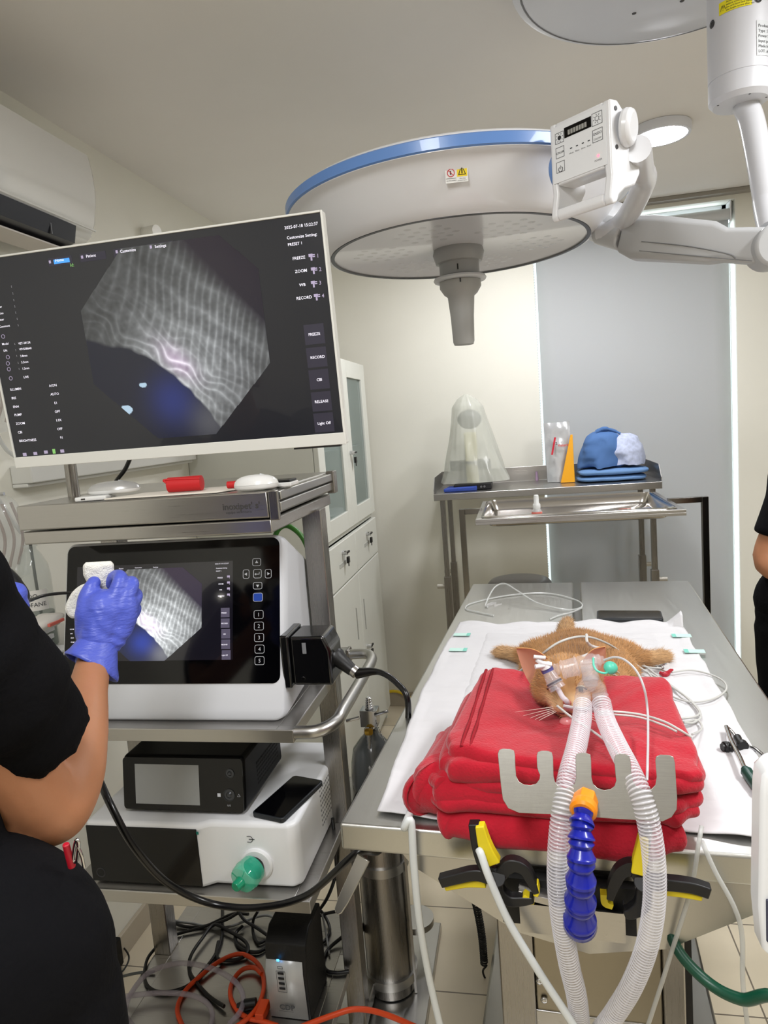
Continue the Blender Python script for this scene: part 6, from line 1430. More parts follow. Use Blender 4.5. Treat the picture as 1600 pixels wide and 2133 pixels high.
MB().tube([V((gx0+.10, 3.27, tz-.008)), V((gx0+.13, 3.26, tz+.006)), V((gx0+.17, 3.26, tz-.004)), V((gx0+.20, 3.255, tz-.02))], [.012, .010, .007, .005], 10, 6).build('cap_tie', GB, gt)
vp = aty(1118, 985, 3.45); tag(MB().cyl((vp.x, 3.46, SZ+.001), (vp.x, 3.46, SZ+.045), .008, .005, 14).build('small_vial', M('vial_pink', (206, 176, 206), .2, alpha=.7)), 'tiny pink-tinted vial at the back rim of the side table', 'vial')

# ------------------------------------------------------------------ instrument tray stand in front of it
ms = thing('tray_stand', (.18, 2.6, 0), 'square-tube stainless instrument stand with a raised tray frame behind the operating table', 'tray stand')
YT0, YT1 = 2.42, 2.94
fl0, fr0 = aty(990, 1080, YT0), aty(1430, 1064, YT0); zT = (fl0.z+fr0.z)/2
XTa, XTb = fl0.x, fr0.x; xa2, xb2 = XTa-.0+.005, XTb-.005
mb = MB(); e = .022
mb.box((XTa, YT0, zT-.010), (XTb, YT0+e, zT)); mb.box((XTa, YT1-e, zT-.010), (XTb, YT1, zT)); mb.box((XTa, YT0+e, zT-.010), (XTa+e, YT1-e, zT)); mb.box((XTb-e, YT0+e, zT-.010), (XTb, YT1-e, zT))
mb.box((XTa, YT0, zT-.020), (XTb, YT0+.002, zT-.010))
mb.build('tray_frame', CHROME if False else STEEL, ms, bevel=.001)
ty = 2.66
FRM = M('frame_steel', (130, 127, 122), .18, 1.0)
lx, rx = aty(962, 1058, ty).x, aty(1468, 1040, ty).x; zz = zT-.004
for x, s_ in ((lx, 1), (rx, -1)):
    MB().box((x-.011, ty-.011, .08), (x+.011, ty+.011, zz+.012)).build('upright', FRM, ms, bevel=.001)
    x2 = XTa+.012 if s_ > 0 else XTb-.012
    MB().box((x+s_*.0112, ty-.010, zz-.008), (x2, ty+.010, zz+.012)).build('side_arm', FRM, ms, bevel=.001)
    MB().box((x-.012, ty-.25, .05), (x+.012, ty+.25, .08)).build('foot_bar', FRM, ms, bevel=.001)
    for y in (ty-.24, ty+.24): MB().lathe([(.022, -.008), (.025, -.005), (.025, .005), (.022, .008)], (x, y, .026), (1, 0, 0), 20).build('caster', BLACKR, ms)
MB().box((lx+.011, ty-.010, .055), (rx-.011, ty+.010, .075)).build('cross_bar', FRM, ms)
# the tray itself
it = thing('instrument_tray', ((XTa+XTb)/2, 2.6, zT), 'shiny rectangular steel instrument tray resting on the tray stand', 'tray')
MIR = M('tray_mirror', (196, 192, 186), .14, 1.0)
def rrr(x0, y0, x1, y1, r, z_): return [V((x, y, z_)) for x, y in rr_out(x0, y0, x1, y1, r, 6)]
x0, x1, y0, y1 = XTa+.030, XTb-.034, YT0+.03, YT1-.03
MB().loft([rrr(x0-.012, y0-.012, x1+.012, y1+.012, .04, zT+.004), rrr(x0-.013, y0-.013, x1+.013, y1+.013, .04, zT+.001), rrr(x0-.002, y0-.002, x1+.002, y1+.002, .034, zT+.0055), rrr(x0+.004, y0+.004, x1-.004, y1-.004, .032, zT-.004), rrr(x0+.012, y0+.012, x1-.012, y1-.012, .03, zT-.030), rrr(x0+.02, y0+.02, x1-.02, y1-.02, .025, zT-.034)], cap=False).add(
    rrr(x0+.02, y0+.02, x1-.02, y1-.02, .025, zT-.034), [tuple(range(28))]).build('tray_pan', MIR, it, smooth=60, solid=.0009)
bp_ = aty(1118, 1058, 2.52)
db = thing('dropper_bottle', (bp_.x, 2.54, zT-.032), 'small clear bottle with a white nozzle and red label band standing in the tray', 'bottle')
o_ = V((bp_.x, 2.52, zT-.031))
MB().lathe([(.001, 0), (.017, .001), (.018, .004), (.018, .034), (.014, .044), (.010, .048)], o_, (0, 0, 1), 24).build('bottle_body', M('bottle_clear', (228, 230, 230), .1, alpha=.55, coat=.5), db, smooth=50)
MB().lathe([(.0183, .022), (.0186, .023), (.0186, .034), (.0183, .035)], o_, (0, 0, 1), 24, cap=False).build('label_band', M('band_red', (220, 110, 96), .4), db)
MB().lathe([(.0125, .044), (.0135, .046), (.0130, .062), (.009, .066), (.0088, .090), (.0075, .094), (.001, .0945)], o_, (0, 0, 1), 24).build('nozzle_cap', M('cap_white', (232, 234, 232), .3), db, smooth=50)
pp = aty(1305, 1054, 2.5); T_ = frame((pp.x, 2.49, zT-.014), (1, .1, 0), (0, 1, -.3))
wp = thing('wrapper', (pp.x, 2.60, zT-.03), 'crumpled white wrapper with red print lying in the right of the tray', 'wrapper')
MB(T_).grid(lambda s, t: V((-.055+.11*s, -.03+.06*t, .006+.008*noise.noise(V((s*4, t*3, 5))))), 14, 8).build('wrapper_film', M('wrap_white', (232, 230, 228), .5), wp, solid=.0006)
MB(T_).box((-.03, -.018, .014), (.01, -.010, .0146)).build('red_mark', M('band_red', (220, 110, 96), .4), wp)
# round stool
st_ = thing('stool', (-.03, 3.05, 0), 'round grey-topped stool between the side table and the operating table', 'stool')
sc_ = aty(1082, 1212, 3.0); sz_ = sc_.z
rr2 = abs(aty(1150, 1205, 3.0).x-aty(1015, 1205, 3.0).x)/2
MB().lathe([(.001, -.045), (rr2-.01, -.045), (rr2, -.03), (rr2, -.015), (rr2-.012, -.003), (rr2*.8, 0), (.001, .001)], (sc_.x, 3.05, sz_), (0, 0, 1), 48).build('seat', M('stool_grey', (110, 108, 106), .3, .5), st_, smooth=50)
MB().cyl((sc_.x, 3.05, .12), (sc_.x, 3.05, sz_-.045), .022, seg=20).build('column', CHROME, st_)
for k in range(5):
    a = R(72*k); MB().tube([(sc_.x, 3.05, .12), (sc_.x+.2*math.cos(a), 3.05+.2*math.sin(a), .045)], .014, 10, 3).build('leg', CHROME, st_)
    MB().ball((sc_.x+.2*math.cos(a), 3.05+.2*math.sin(a), .024), .022, 12, 8).build('caster', BLACKR, st_)
# ------------------------------------------------------------------ people
SKIN = M('skin', (172, 118, 84), .5, var=.05, scale=14, bump=.15, bscale=120, sss=.15)
CLOTH = M('black_cloth', (9, 9, 12), .9, var=.1, scale=30, bump=.5, bscale=160, ior=1.22)
HAIR = M('dark_hair', (20, 14, 11), .55, bump=.5, bscale=180)
GLOVE = M('glove_blue', (78, 92, 190), .38, var=.05, scale=30, bump=.9, bscale=55, stretch=(1, 1, 3.2))
def chain(mb, pts): limb(mb, [p for p, r in pts], [r for p, r in pts], n=5, seg=14)
def D(x, y, d, r): return (atd(x, y, d), r)
def head(mb, c, s, fwd):
    """skull, jaw, nose, ears; fwd = facing direction"""
    f = V(fwd).normalized(); sd = f.cross(V((0, 0, 1)))
    mb.ball(c+V((0, 0, .03))-f*.012, (.074*s, .088*s, .095*s), 24, 16)
    mb.ball(c+f*.030+V((0, 0, -.035)), (.052*s, .050*s, .068*s), 20, 14)
    mb.ball(c+f*.088*s+V((0, 0, -.012)), (.011, .016, .016), 12, 8); mb.tube([c+f*.080*s+V((0, 0, .02)), c+f*.096*s+V((0, 0, -.012))], [.007, .010], 10, 4)
    for k in (-1, 1): mb.ball(c+sd*k*.074*s+V((0, 0, -.005)), (.010, .018, .028), 12, 8)
    mb.ball(c+f*.078*s+V((0, 0, -.050)), (.020, .010, .008), 12, 8); mb.ball(c+f*.062*s+V((0, 0, -.085)), (.022, .020, .014), 12, 8)
def face(c, s, fwd, par):
    f = V(fwd).normalized(); sd = f.cross(V((0, 0, 1)))
    for k in (-1, 1):
        e = c+f*.078*s+sd*k*.030*s+V((0, 0, .016)); MB().ball(e, .0105, 14, 10).build('eye', M('eye_white', (220, 214, 208), .2), par)
        MB().ball(e+f*.0065, .0055, 12, 8).build('iris', M('iris_brown', (40, 24, 16), .2), par)
        MB().tube([e+sd*(-.016)+V((0, 0, .020))+f*.004, e+V((0, 0, .025))+f*.008, e+sd*.016+V((0, 0, .019))+f*.003], .003, 8, 4).build('eyebrow', HAIR, par)
    m = MB(); m.tube([c+f*.086*s+sd*(-.020)+V((0, 0, -.050)), c+f*.092*s+V((0, 0, -.051)), c+f*.086*s+sd*.020+V((0, 0, -.050))], [.002, .0055, .002], 10, 5); m.build('lips', M('lips', (150, 80, 72), .4), par)
    m = MB(); m.ball(c+V((0, 0, .048))-f*.026, (.083*s, .092*s, .088*s), 24, 16); m.ball(c+V((0, 0, -.02))-f*.060, (.062*s, .050*s, .080*s), 20, 14)
    m.ball(c+V((0, 0, -.02))-f*.12, (.030, .034, .034), 16, 12)
    remesh(m, .007, 6).build('hair', HAIR, par, smooth=180)
# --- person at the left, back to us, holding gauze up to the console
pl = thing('person', (-.60, .58, 0), 'person at the left in black scrubs and a blue glove, holding gauze before the console', 'person')
HANDP = [  # (chain) wrist-palm and fingers of the raised right hand
 [D(194, 1385, 1.02, .0235), D(200, 1345, 1.03, .026), D(210, 1305, 1.04, .031), D(218, 1272, 1.045, .032)],
 [D(240, 1340, 1.035, .012), D(262, 1290, 1.045, .016), D(262, 1258, 1.048, .017)],
 [D(182, 1318, 1.035, .017), D(184, 1282, 1.035, .019), D(186, 1262, 1.04, .017)],
 [D(184, 1285, 1.035, .0165), D(181, 1250, 1.042, .0130), D(190, 1226, 1.048, .0112), D(196, 1213, 1.054, .0092)],
 [D(236, 1264, 1.04, .016), D(242, 1238, 1.042, .0120), D(251, 1208, 1.050, .0102), D(247, 1200, 1.064, .0096), D(238, 1203, 1.074, .0094), D(231, 1216, 1.080, .0088)],
 [D(252, 1268, 1.042, .015), D(265, 1242, 1.047, .0116), D(275, 1219, 1.060, .0100), D(272, 1213, 1.076, .0094), D(260, 1220, 1.088, .0090), D(250, 1230, 1.090, .0085)],
 [D(260, 1278, 1.046, .014), D(275, 1257, 1.056, .0110), D(283, 1241, 1.072, .0098), D(278, 1236, 1.088, .0090), D(264, 1243, 1.096, .0086)],
 [D(260, 1297, 1.049, .013), D(273, 1281, 1.060, .0102), D(281, 1268, 1.076, .0090), D(275, 1262, 1.090, .0084), D(262, 1265, 1.096, .0078)]]
armR = [D(-120, 1270, .68, .056), D(-60, 1440, .715, .053), D(10, 1580, .755, .048), D(80, 1672, .79, .042), D(116, 1682, .81, .040), D(146, 1610, .85, .041), D(166, 1520, .905, .036), D(182, 1440, .97, .0275), D(194, 1385, 1.02, .0245)]
mb = MB()
chain(mb, armR)
for c in HANDP: chain(mb, [(p, r-.0022) for p, r in c])
T0 = atd(-130, 1900, .72); sh = V((T0.x-.12, T0.y+.0, 1.36)); nk = sh+V((-.02, .03, .07)); hd = nk+V((0.0, .05, .14))
shR = atd(-120, 1270, .68); shL = V((2*sh.x-shR.x-.02, shR.y+.06, shR.z))
def trunk(mb, g):
    mb.ball(T0+V((-.115, 0, .27)), (.160+g, .095+g, .15), 24, 16); mb.ball(T0+V((-.075, 0, .10)), (.142+g, .092+g, .17), 24, 16); mb.ball(T0+V((-.004, 0, -.06)), (.168+g, .108+g, .14), 24, 16)
trunk(mb, -.012)
chain(mb, [(sh+V((0, 0, -.05)), .07), (nk, .052), (hd+V((0, -.02, -.05)), .05)])
chain(mb, [(shR, .05), (sh+V((0, 0, -.02)), .06), (shL, .05)])
head(mb, hd, 1.0, (.35, 1, -.1))
eL_ = shL+V((-.02, .05, -.27)); hL = atd(-34, 1272, .885)
chain(mb, [(shL, .052), (eL_, .040), (eL_.lerp(hL, .55), .036), (hL+V((-.06, -.03, -.02)), .026), (hL, .026)])
LH = [[(hL+V((-.05, -.02, -.015)), .024), (hL, .028)]]
for k in range(4):
    a = hL+V((.012, .012, .024-.017*k)); LH.append([(a, .0115), (a+V((.026, .006, -.004)), .0105), (a+V((.036, -.012, -.008)), .0095), (a+V((.026, -.026, -.010)), .0085)])
LH.append([(hL+V((0, -.02, .015)), .013), (hL+V((.012, -.03, .035)), .011), (hL+V((.022, -.024, .050)), .009)])
for c in LH: chain(mb, [(p, r-.0022) for p, r in c])
for s_ in (-1, 1):
    h0 = T0+V((s_*.09, 0, -.12)); chain(mb, [(h0, .075), (V((h0.x, h0.y+.01, .52)), .055), (V((h0.x, h0.y-.01, .12)), .038), (V((h0.x, h0.y+.0, .07)), .035)])
    mb.ball((h0.x, h0.y+.05, .035), (.042, .12, .032), 16, 10)
body = remesh(mb, .006, 5, .5).build('body', SKIN, pl, smooth=180)
face(hd, 1.0, (.35, 1, -.1), pl)
# glove with a rolled cuff
mb = MB()
for c in HANDP: chain(mb, [(p, r+.0008) for p, r in c])
wr_ = lambda p: .0016*math.sin(noise.noise(p*18)*9+(p.z*260+p.x*150))*max(0, min(1, (1.30-p.z)/.07))*.55
gv = remesh(mb, .0030, 3, .5, disp=wr_).build('glove', GLOVE, pl, smooth=180)
ax0, ax1 = atd(203, 1340, 1.03), atd(190, 1392, 1.015)
d_ = (ax1-ax0).normalized(); sd_ = d_.cross(ray(200, 1360).normalized()).normalized(); fd_ = sd_.cross(d_)
mb = MB(); rings = []
for t, r_ in ((0, .0285), (.3, .032), (.6, .036), (.85, .039), (.97, .040), (1.0, .0385), (.9, .0365), (.6, .0345)):
    ring = []
    for k in range(40):
        q = 2*math.pi*k/40; c_, s_ = math.cos(q), math.sin(q)
        L = (ax1-ax0).length*t*(1+.28*c_*0)
        rr_ = r_*(1+.07*noise.noise(V((c_*2, s_*2, t*3)))*t)
        slant = .014*t*(sd_.dot(ROT @ V((1, 0, 0))) and c_)
        ring.append(ax0+d_*(L-slant*(1 if sd_.dot(ROT @ V((1, 0, 0))) < 0 else -1))+sd_*c_*rr_+fd_*s_*rr_*.82)
    rings.append(ring)
mb.loft(rings, cap=False).build('glove_cuff', GLOVE, gv, smooth=70)
mb = MB()
for c in LH: chain(mb, [(p, r+.0006) for p, r in c])
remesh(mb, .004, 4, .5).build('glove', GLOVE, pl, smooth=180)
# scrub top with wide sleeves, trousers
mb = MB(); trunk(mb, .006)
sm_ = 1
mb.tube([atd(-180, 1265, .665), atd(-100, 1345, .69), atd(-8, 1436, .725), atd(52, 1500, .762), atd(90, 1536, .786)], [.080, .076, .070, .063, .058], 24, 6); mb.ball(atd(-170, 1250, .665), .082, 20, 14)
mb.ball(sh+V((0, 0, -.03)), (.16, .09, .075), 24, 14)
ls_ = shL+(eL_-shL)*.75; mb.tube([shL, ls_], [.075, .062], 22, 4); mb.ball(shL, .073, 20, 12)
tp = remesh(mb, .008, 5, .5, disp=lambda p: .0030*noise.noise(p*14)+.0015*noise.noise(p*34)).build('scrub_top', CLOTH, pl, smooth=180)
mb = MB(); mb.ball(T0+V((0, 0, -.05)), (.178, .122, .13), 26, 16)
for s_ in (-1, 1):
    h0 = T0+V((s_*.088, 0, -.10)); chain(mb, [(h0, .092), (V((h0.x, h0.y+.01, .52)), .075), (V((h0.x, h0.y, .10)), .062)])
tr2 = remesh(mb, .009, 5, .5, disp=lambda p: .004*noise.noise(p*9)+.002*noise.noise(p*25)).build('trousers', CLOTH, pl, smooth=180)
m_ = MB(); sp_ = [atd(150, 1800, .60), atd(168, 1860, .60), atd(188, 1930, .60), atd(205, 2050, .60)]
for s_ in (-1, 1): m_ = MB(); h0 = T0+V((s_*.088, 0.05, 0)); m_.ball((h0.x, h0.y, .045), (.048, .125, .042), 18, 12); m_.build('shoe', M('shoe_black', (18, 18, 20), .5), pl)
# pen and small scissors in the trouser pocket
pk = atd(152, 1775, .71)
pn_ = thing('red_pen', pk, 'red-capped pen sticking out of the black scrub pocket below the elbow', 'pen')
MB().cyl(atd(150, 1806, .715), atd(137, 1758, .705), .0038, .0034, 12).build('pen_barrel', M('pen_red', (170, 20, 40), .4), pn_, bevel=.001)
ss = thing('scissors', pk, 'small chrome scissors handles sticking out of the black scrub pocket', 'scissors')
m_ = MB(); m_.tube([atd(152, 1790, .712), atd(158, 1752, .705), atd(164, 1756, .705), atd(160, 1792, .712)], .0018, 8, 6, True); m_.tube([atd(162, 1764, .706), atd(170, 1782, .708), atd(175, 1806, .712)], .0016, 8, 5); m_.build('handle_loop', CHROME, ss, smooth=60)
# gauze held in the glove
gz = MB(); 
def gauze(s, t):
    # from the flared top, through the grip, out to the lower left
    C_ = [atd(205, 1176, 1.085), atd(207, 1200, 1.085), atd(210, 1228, 1.085), atd(196, 1250, 1.09), atd(178, 1255, 1.09), atd(160, 1268, 1.09)]
    Wd = [.0245, .0200, .0125, .0160, .017, .020]
    return C_, Wd
C_, Wd = gauze(0, 0); 
def gz_part(pts, wds, th, name, par, up):
    P = smooth_path(pts, 8); L = len(P); rings = []
    for i, p in enumerate(P):
        t = i/(L-1)*(len(wds)-1); k = min(int(t), len(wds)-2); w_ = wds[k]+(wds[k+1]-wds[k])*(t-k)
        d = (P[min(i+1, L-1)]-P[max(i-1, 0)]).normalized(); vd_ = ray(200, 1230).normalized(); s_ = d.cross(vd_).normalized(); f_ = s_.cross(d)
        e_ = math.sin(math.pi*min(1, .12+.88*min(i, L-1-i)/(L*.12))/2) if min(i, L-1-i) < L*.12 else 1
        rings.append([p+s_*math.cos(q)*w_*(.75+.25*e_)*(1+.04*math.sin(9*q))+f_*math.sin(q)*th*e_*(1+.25*noise.noise(V((math.cos(q)*3, i*.3, 2)))) for q in [2*math.pi*j/36 for j in range(36)]])
    return MB().loft(rings).build(name, M('gauze_white', (232, 230, 222), .85, bump=1.0, bscale=420), par, smooth=60)
gt2 = thing('gauze_pad', C_[2], 'folded white gauze pad pinched in the blue-gloved hand in front of the console', 'gauze')
gz_part([atd(205, 1170, 1.07), atd(206, 1195, 1.072), atd(209, 1225, 1.075), atd(207, 1245, 1.08)], [.0215, .0215, .0135, .0120], .0065, 'gauze_fan', gt2, 0)
gz_part([atd(203, 1235, 1.085), atd(185, 1232, 1.085), atd(172, 1245, 1.085), atd(164, 1268, 1.085), atd(170, 1280, 1.08)], [.010, .013, .017, .019, .010], .0070, 'gauze_tail', gt2, 0)
# --- person at the right edge behind the table, arms crossed
YR = 2.17
pr2 = thing('person', (.86, YR, 0), 'person in black scrubs standing with crossed arms at the right edge beyond the table', 'person')
mb = MB(); cx2 = aty(1568, 1250, YR).x+.190; SX = aty(1655, 960, YR).x
def trunk2(mb, g):
    mb.ball((cx2+.02, YR, 1.22), (.135+g, .10+g, .15), 24, 16); mb.ball((cx2+.005, YR, 1.07), (.150+g, .10+g, .16), 24, 16); mb.ball((cx2, YR, .92), (.178+g, .115+g, .14), 24, 16)
trunk2(mb, -.012)
eR = aty(1592, 1180, YR-.02); 
armv = [(V((SX, YR, 1.33)), .050), (V((eR.x*.5+SX*.5+.008, YR-.01, eR.z+.14)), .044), (V((eR.x+.012, YR-.02, eR.z+.01)), .040), (V((eR.x+.09, YR-.13, eR.z+.01)), .034), (V((cx2+.04, YR-.16, eR.z+.06)), .026), (V((cx2+.10, YR-.15, eR.z+.07)), .024)]
chain(mb, armv)
arm2 = [(V((cx2+.17, YR, 1.34)), .052), (V((cx2+.21, YR-.02, 1.10)), .040), (V((cx2+.06, YR-.15, eR.z-.02)), .032), (V((eR.x+.11, YR-.17, eR.z-.01)), .024)]
chain(mb, arm2)
hb = V((eR.x+.075, YR-.185, eR.z-.005)); chain(mb, [(hb+V((.03, 0, 0)), .024), (hb, .022)])
for k in range(4):
    a = hb+V((-.005, -.004, .018-.013*k)); chain(mb, [(a, .0095), (a+V((-.032, -.002+.002*k, .014-.010*k)), .0085), (a+V((-.056+.004*k, .012, .018-.014*k)), .0072)])
chain(mb, [(hb+V((.01, -.005, .02)), .011), (hb+V((-.010, -.008, .042)), .0095), (hb+V((-.024, -.004, .054)), .008)])
hd2 = V((cx2, YR-.03, 1.585)); chain(mb, [((cx2, YR, 1.30), .07), ((cx2, YR, 1.42), .052), (hd2+V((0, .02, -.05)), .05)]); chain(mb, [((SX+.02, YR, 1.34), .05), ((cx2, YR, 1.38), .06), ((cx2+.16, YR, 1.35), .05)])
head(mb, hd2, 1.0, (-.3, -1, -.1))
for s_ in (-1, 1):
    h0 = V((cx2+s_*.09, YR, .86)); chain(mb, [(h0, .075), (V((h0.x, h0.y, .48)), .055), (V((h0.x, h0.y, .08)), .038)]); mb.ball((h0.x, h0.y-.05, .035), (.042, .12, .032), 16, 10)
remesh(mb, .007, 4, .5).build('body', SKIN, pr2, smooth=180)
face(hd2, 1.0, (-.3, -1, -.1), pr2)
mb = MB(); trunk2(mb, .008); mb.ball((cx2, YR, 1.33), (.14, .09, .07), 24, 14)
for a, b in (((SX+.01, YR, 1.33), (eR.x+.028, YR-.012, eR.z+.085)), ((cx2+.17, YR, 1.34), (cx2+.20, YR-.01, 1.16))): mb.tube([a, b], [.062, .054], 22, 4); mb.ball(a, .061, 20, 12)
remesh(mb, .008, 5, .5, disp=lambda p: .004*noise.noise(p*11)).build('scrub_top', CLOTH, pr2, smooth=180)
mb = MB(); mb.ball((cx2, YR, .88), (.182, .122, .12), 26, 16)
for s_ in (-1, 1):
    h0 = V((cx2+s_*.09, YR, .84)); chain(mb, [(h0, .095), (V((h0.x, h0.y, .48)), .078), (V((h0.x, h0.y, .10)), .064)])
remesh(mb, .009, 5, .5, disp=lambda p: .004*noise.noise(p*11)).build('trousers', CLOTH, pr2, smooth=180)
for s_ in (-1, 1): MB().ball((cx2+s_*.09, YR-.05, .045), (.048, .125, .042), 18, 12).build('shoe', M('shoe_black', (18, 18, 20), .5), pr2)

# ------------------------------------------------------------------ left wall: shelf with bottle and bits, hanging bags and tubes
bx = -1.13; bb = atx(92, 1345, bx)
ws = thing('wall_shelf', (XL+.12, bb.y, bb.z-.02), 'small pale wall shelf behind the console holding the glass bottle', 'shelf')
rbox('shelf_board', (XL+.001, bb.y-.22, bb.z-.025), (XL+.22, bb.y+.20, bb.z-.002), M('shelf_pale', (196, 194, 186), .5), ws, .003)
bo = thing('glass_bottle', bb, 'large clear glass bottle with a white label and dark dip tube, left of the console', 'bottle')
bt_ = atx(88, 1128, bx).z; rb = .036; H_ = bt_-bb.z
GLS = M('bottle_glass', (196, 206, 200), .04, alpha=.26, coat=1.0)
MB().lathe([(.001, 0), (rb-.004, 0), (rb, .005), (rb, H_*.70), (rb*.92, H_*.80), (rb*.62, H_*.90), (.014, H_*.95), (.013, H_-.006), (.016, H_-.004), (.016, H_)], bb, (0, 0, 1), 36).build('bottle_body', GLS, bo, smooth=50)
MB().lathe([(.001, .003), (rb-.003, .003), (rb-.003, H_*.34), (.001, H_*.34)], bb, (0, 0, 1), 32).build('green_liquid', M('liquid_green', (70, 96, 78), .1, alpha=.6), bo, smooth=40)
MB().tube([bb+V((.002, 0, H_+.02)), bb+V((.003, 0, H_*.6)), bb+V((.010, -.004, .02))], .0035, 8, 6).build('dip_tube', M('tube_dark', (46, 42, 40), .4), bo)
lz = atx(90, 1240, bx).z-bb.z
MB().grid(lambda s, t: bb+V(((rb+.0008)*math.cos(R(-125+110*s)), (rb+.0008)*math.sin(R(-125+110*s)), lz-.024+.048*t)), 14, 1).build('paper_label', M('label_paper', (232, 230, 226), .7), bo, smooth=60)
def btext(mb, s, deg, z_, size):
    for p in [0]: 
        me = text_mesh(s); r_ = rb+.0016; mb.add([bb+V((r_*math.cos(R(deg)+q[0]*size/r_), r_*math.sin(R(deg)+q[0]*size/r_), z_+q[1]*size)) for q in me[0]], me[1])
m_ = MB(); btext(m_, 'CDO', -98, lz+.006, .014); btext(m_, 'NÓFANE', -110, lz-.014, .014); m_.build('label_print', M('ink_dark', (40, 42, 46), .5), bo)
rk = thing('test_tube_rack', atx(100, 1335, -1.08), 'white slatted rack with a red-marked paper bag on the wall shelf beside the bottle', 'rack')
rp = atx(96, 1322, -1.07)
for j in range(4): rbox('slat', (rp.x-.03+.004*j, rp.y-.05, rp.z-.040+.018*j), (rp.x-.026+.004*j+.004, rp.y+.05, rp.z-.030+.018*j), WHITEP, rk, .001)
rbox('rack_base', (rp.x-.03, rp.y-.05, rp.z-.045), (rp.x+.03, rp.y+.05, rp.z-.040), WHITEP, rk, .001)
m_ = MB(); m_.ball(rp+V((0, 0, .030)), (.035, .055, .016), 20, 10)
for i in range(len(m_.v)): m_.v[i] += V((0, 0, .006*noise.noise(m_.v[i]*40)))
m_.build('paper_bag', M('paper_white', (226, 222, 216), .6), rk, smooth=60); rbox('red_mark', (rp.x+.030, rp.y-.03, rp.z+.026), (rp.x+.037, rp.y+.02, rp.z+.033), M('band_red', (200, 40, 50), .4), rk, .001)
BAGM = M('bag_clear', (220, 222, 218), .12, alpha=.28, coat=.8, bump=1.0, bscale=30)
for (x, y, w_, h_, lab, sd) in ((8, 830, .06, .16, 'crumpled clear plastic bag hanging on the left wall beside the monitor', 1), (14, 1120, .07, .20, 'clear bag of tubing hanging on the left wall below the monitor', 4)):
    c = atx(x, y, XL+.05)
    def bagf(s, t, c=c, w_=w_, h_=h_, sd=sd):
        q = s*2*math.pi; z_ = (t-.5)*2*h_*.5; rr_ = math.sqrt(max(0.02, 1-(t-.45)**2*3.2))
        nn = 1+.3*noise.noise(V((math.cos(q)*2, math.sin(q)*2, z_*14+sd)))
        return c+V((.03*math.sin(q)*rr_*nn, w_*math.cos(q)*rr_*nn, z_))
    bg = thing('hanging_bag', c, lab, 'bag'); MB().grid(bagf, 36, 24).build('bag_film', BAGM, bg, smooth=60)
    for k in range(3):
        o_ = c+V((0, -.03+.03*k, 0)); MB().tube([o_+V((.0, 0, h_*.4)), o_+V((.01, .012, .0)), o_+V((0, -.004, -h_*.35))], .0035, 8, 6).build('packed_tube', M('pack_brown', (160, 140, 130), .4, alpha=.7), bg)
    MB().cyl((XL, c.y, c.z+h_*.5), (XL+.06, c.y, c.z+h_*.5+.004), .004, seg=10).build('wall_pin', CHROME, bg)
for i, (pts, lab) in enumerate((([(-10, 1030), (10, 1060), (28, 1088), (45, 1110)], 'clear tube crossing the left wall beside the cart top'), ([(-10, 900), (12, 935), (30, 950)], 'short clear tube loop on the left wall under the hanging bag'))):
    tag(MB().tube([atx(x, y, XL+.02) for x, y in pts], .005, 10, 8).build('wall_tube', CL2, smooth=60), lab, 'tube')
# green hose and white spray bottle behind the console
tag(MB().tube([aty(570, 1125, 1.72), aty(580, 1103, 1.72), aty(598, 1095, 1.72), aty(622, 1110, 1.72), aty(638, 1135, 1.72), aty(650, 1175, 1.72), aty(665, 1260, 1.72), aty(680, 1400, 1.72), aty(700, 1600, 1.74)], .0068, 12, 8).build('green_tube', M('hose_grass', (60, 120, 40), .35), smooth=60), 'grass-green hose arching over behind the console beside the cart post', 'hose')
sbx_ = aty(619, 1250, 1.60); sp = thing('spray_bottle', (sbx_.x, 1.60, S2), 'slim bottle with a white cap standing behind the console on the second shelf', 'bottle')
o_ = V((sbx_.x, 1.60, S2+.001)); zc_ = aty(612, 1160, 1.6).z-o_.z
MB().lathe([(.001, 0), (.024, .001), (.025, .006), (.025, zc_*.42), (.018, zc_*.50), (.010, zc_*.54), (.001, zc_*.54)], o_, (0, 0, 1), 28).build('bottle_body', M('bottle_white', (226, 226, 224), .35), sp, smooth=50)
MB().lathe([(.008, zc_*.54), (.008, zc_*.86), (.001, zc_*.86)], o_, (0, 0, 1), 20).build('neck_tube', CLEARP, sp); MB().lathe([(.010, zc_*.84), (.011, zc_*.85), (.010, zc_), (.001, zc_)], o_, (0, 0, 1), 20).build('cap', M('cap_white', (232, 234, 232), .3), sp)

# ------------------------------------------------------------------ cables on the bottom shelf and floor
CB = M('cable_black', (15, 15, 16), .42); OG = M('cable_orange', (214, 72, 26), .4); CG = M('cable_grey', (140, 142, 142), .4)
def zp(zx, zy, h=.006): return atz(180+zx/2.963, 1840+zy/2.963, S4+h)
def cab_(name, pts, r, mat, lab, closed=False): return tag(MB().tube([zp(*p) for p in pts], r, 8, 8, closed).build(name, mat, smooth=60), lab, 'cable')
cab_('power_cable', [(1000, 190, .03), (900, 190, .02), (740, 262, .01), (520, 330), (400, 430), (362, 520), (365, 610), (420, 662), (520, 668), (640, 622), (745, 510), (800, 430), (835, 330), (838, 200), (838, 120)], .0040, CB, 'black cable making the widest loop at the left of the bottom cart shelf')
cab_('power_cable', [(850, 760, .01), (760, 700), (680, 612), (636, 540), (644, 450, .012), (715, 340, .014), (790, 256, .016), (890, 300, .012), (985, 365, .01), (992, 430, .008), (930, 470), (830, 472), (802, 440), (815, 360)], .0044, CB, 'black cable with a plug curling in the middle of the bottom cart shelf')
cab_('power_cable', [(930, 160, .05), (975, 225, .03), (1060, 280, .015), (1130, 330)], .0042, CB, 'short black cable slanting down towards the regulator box')
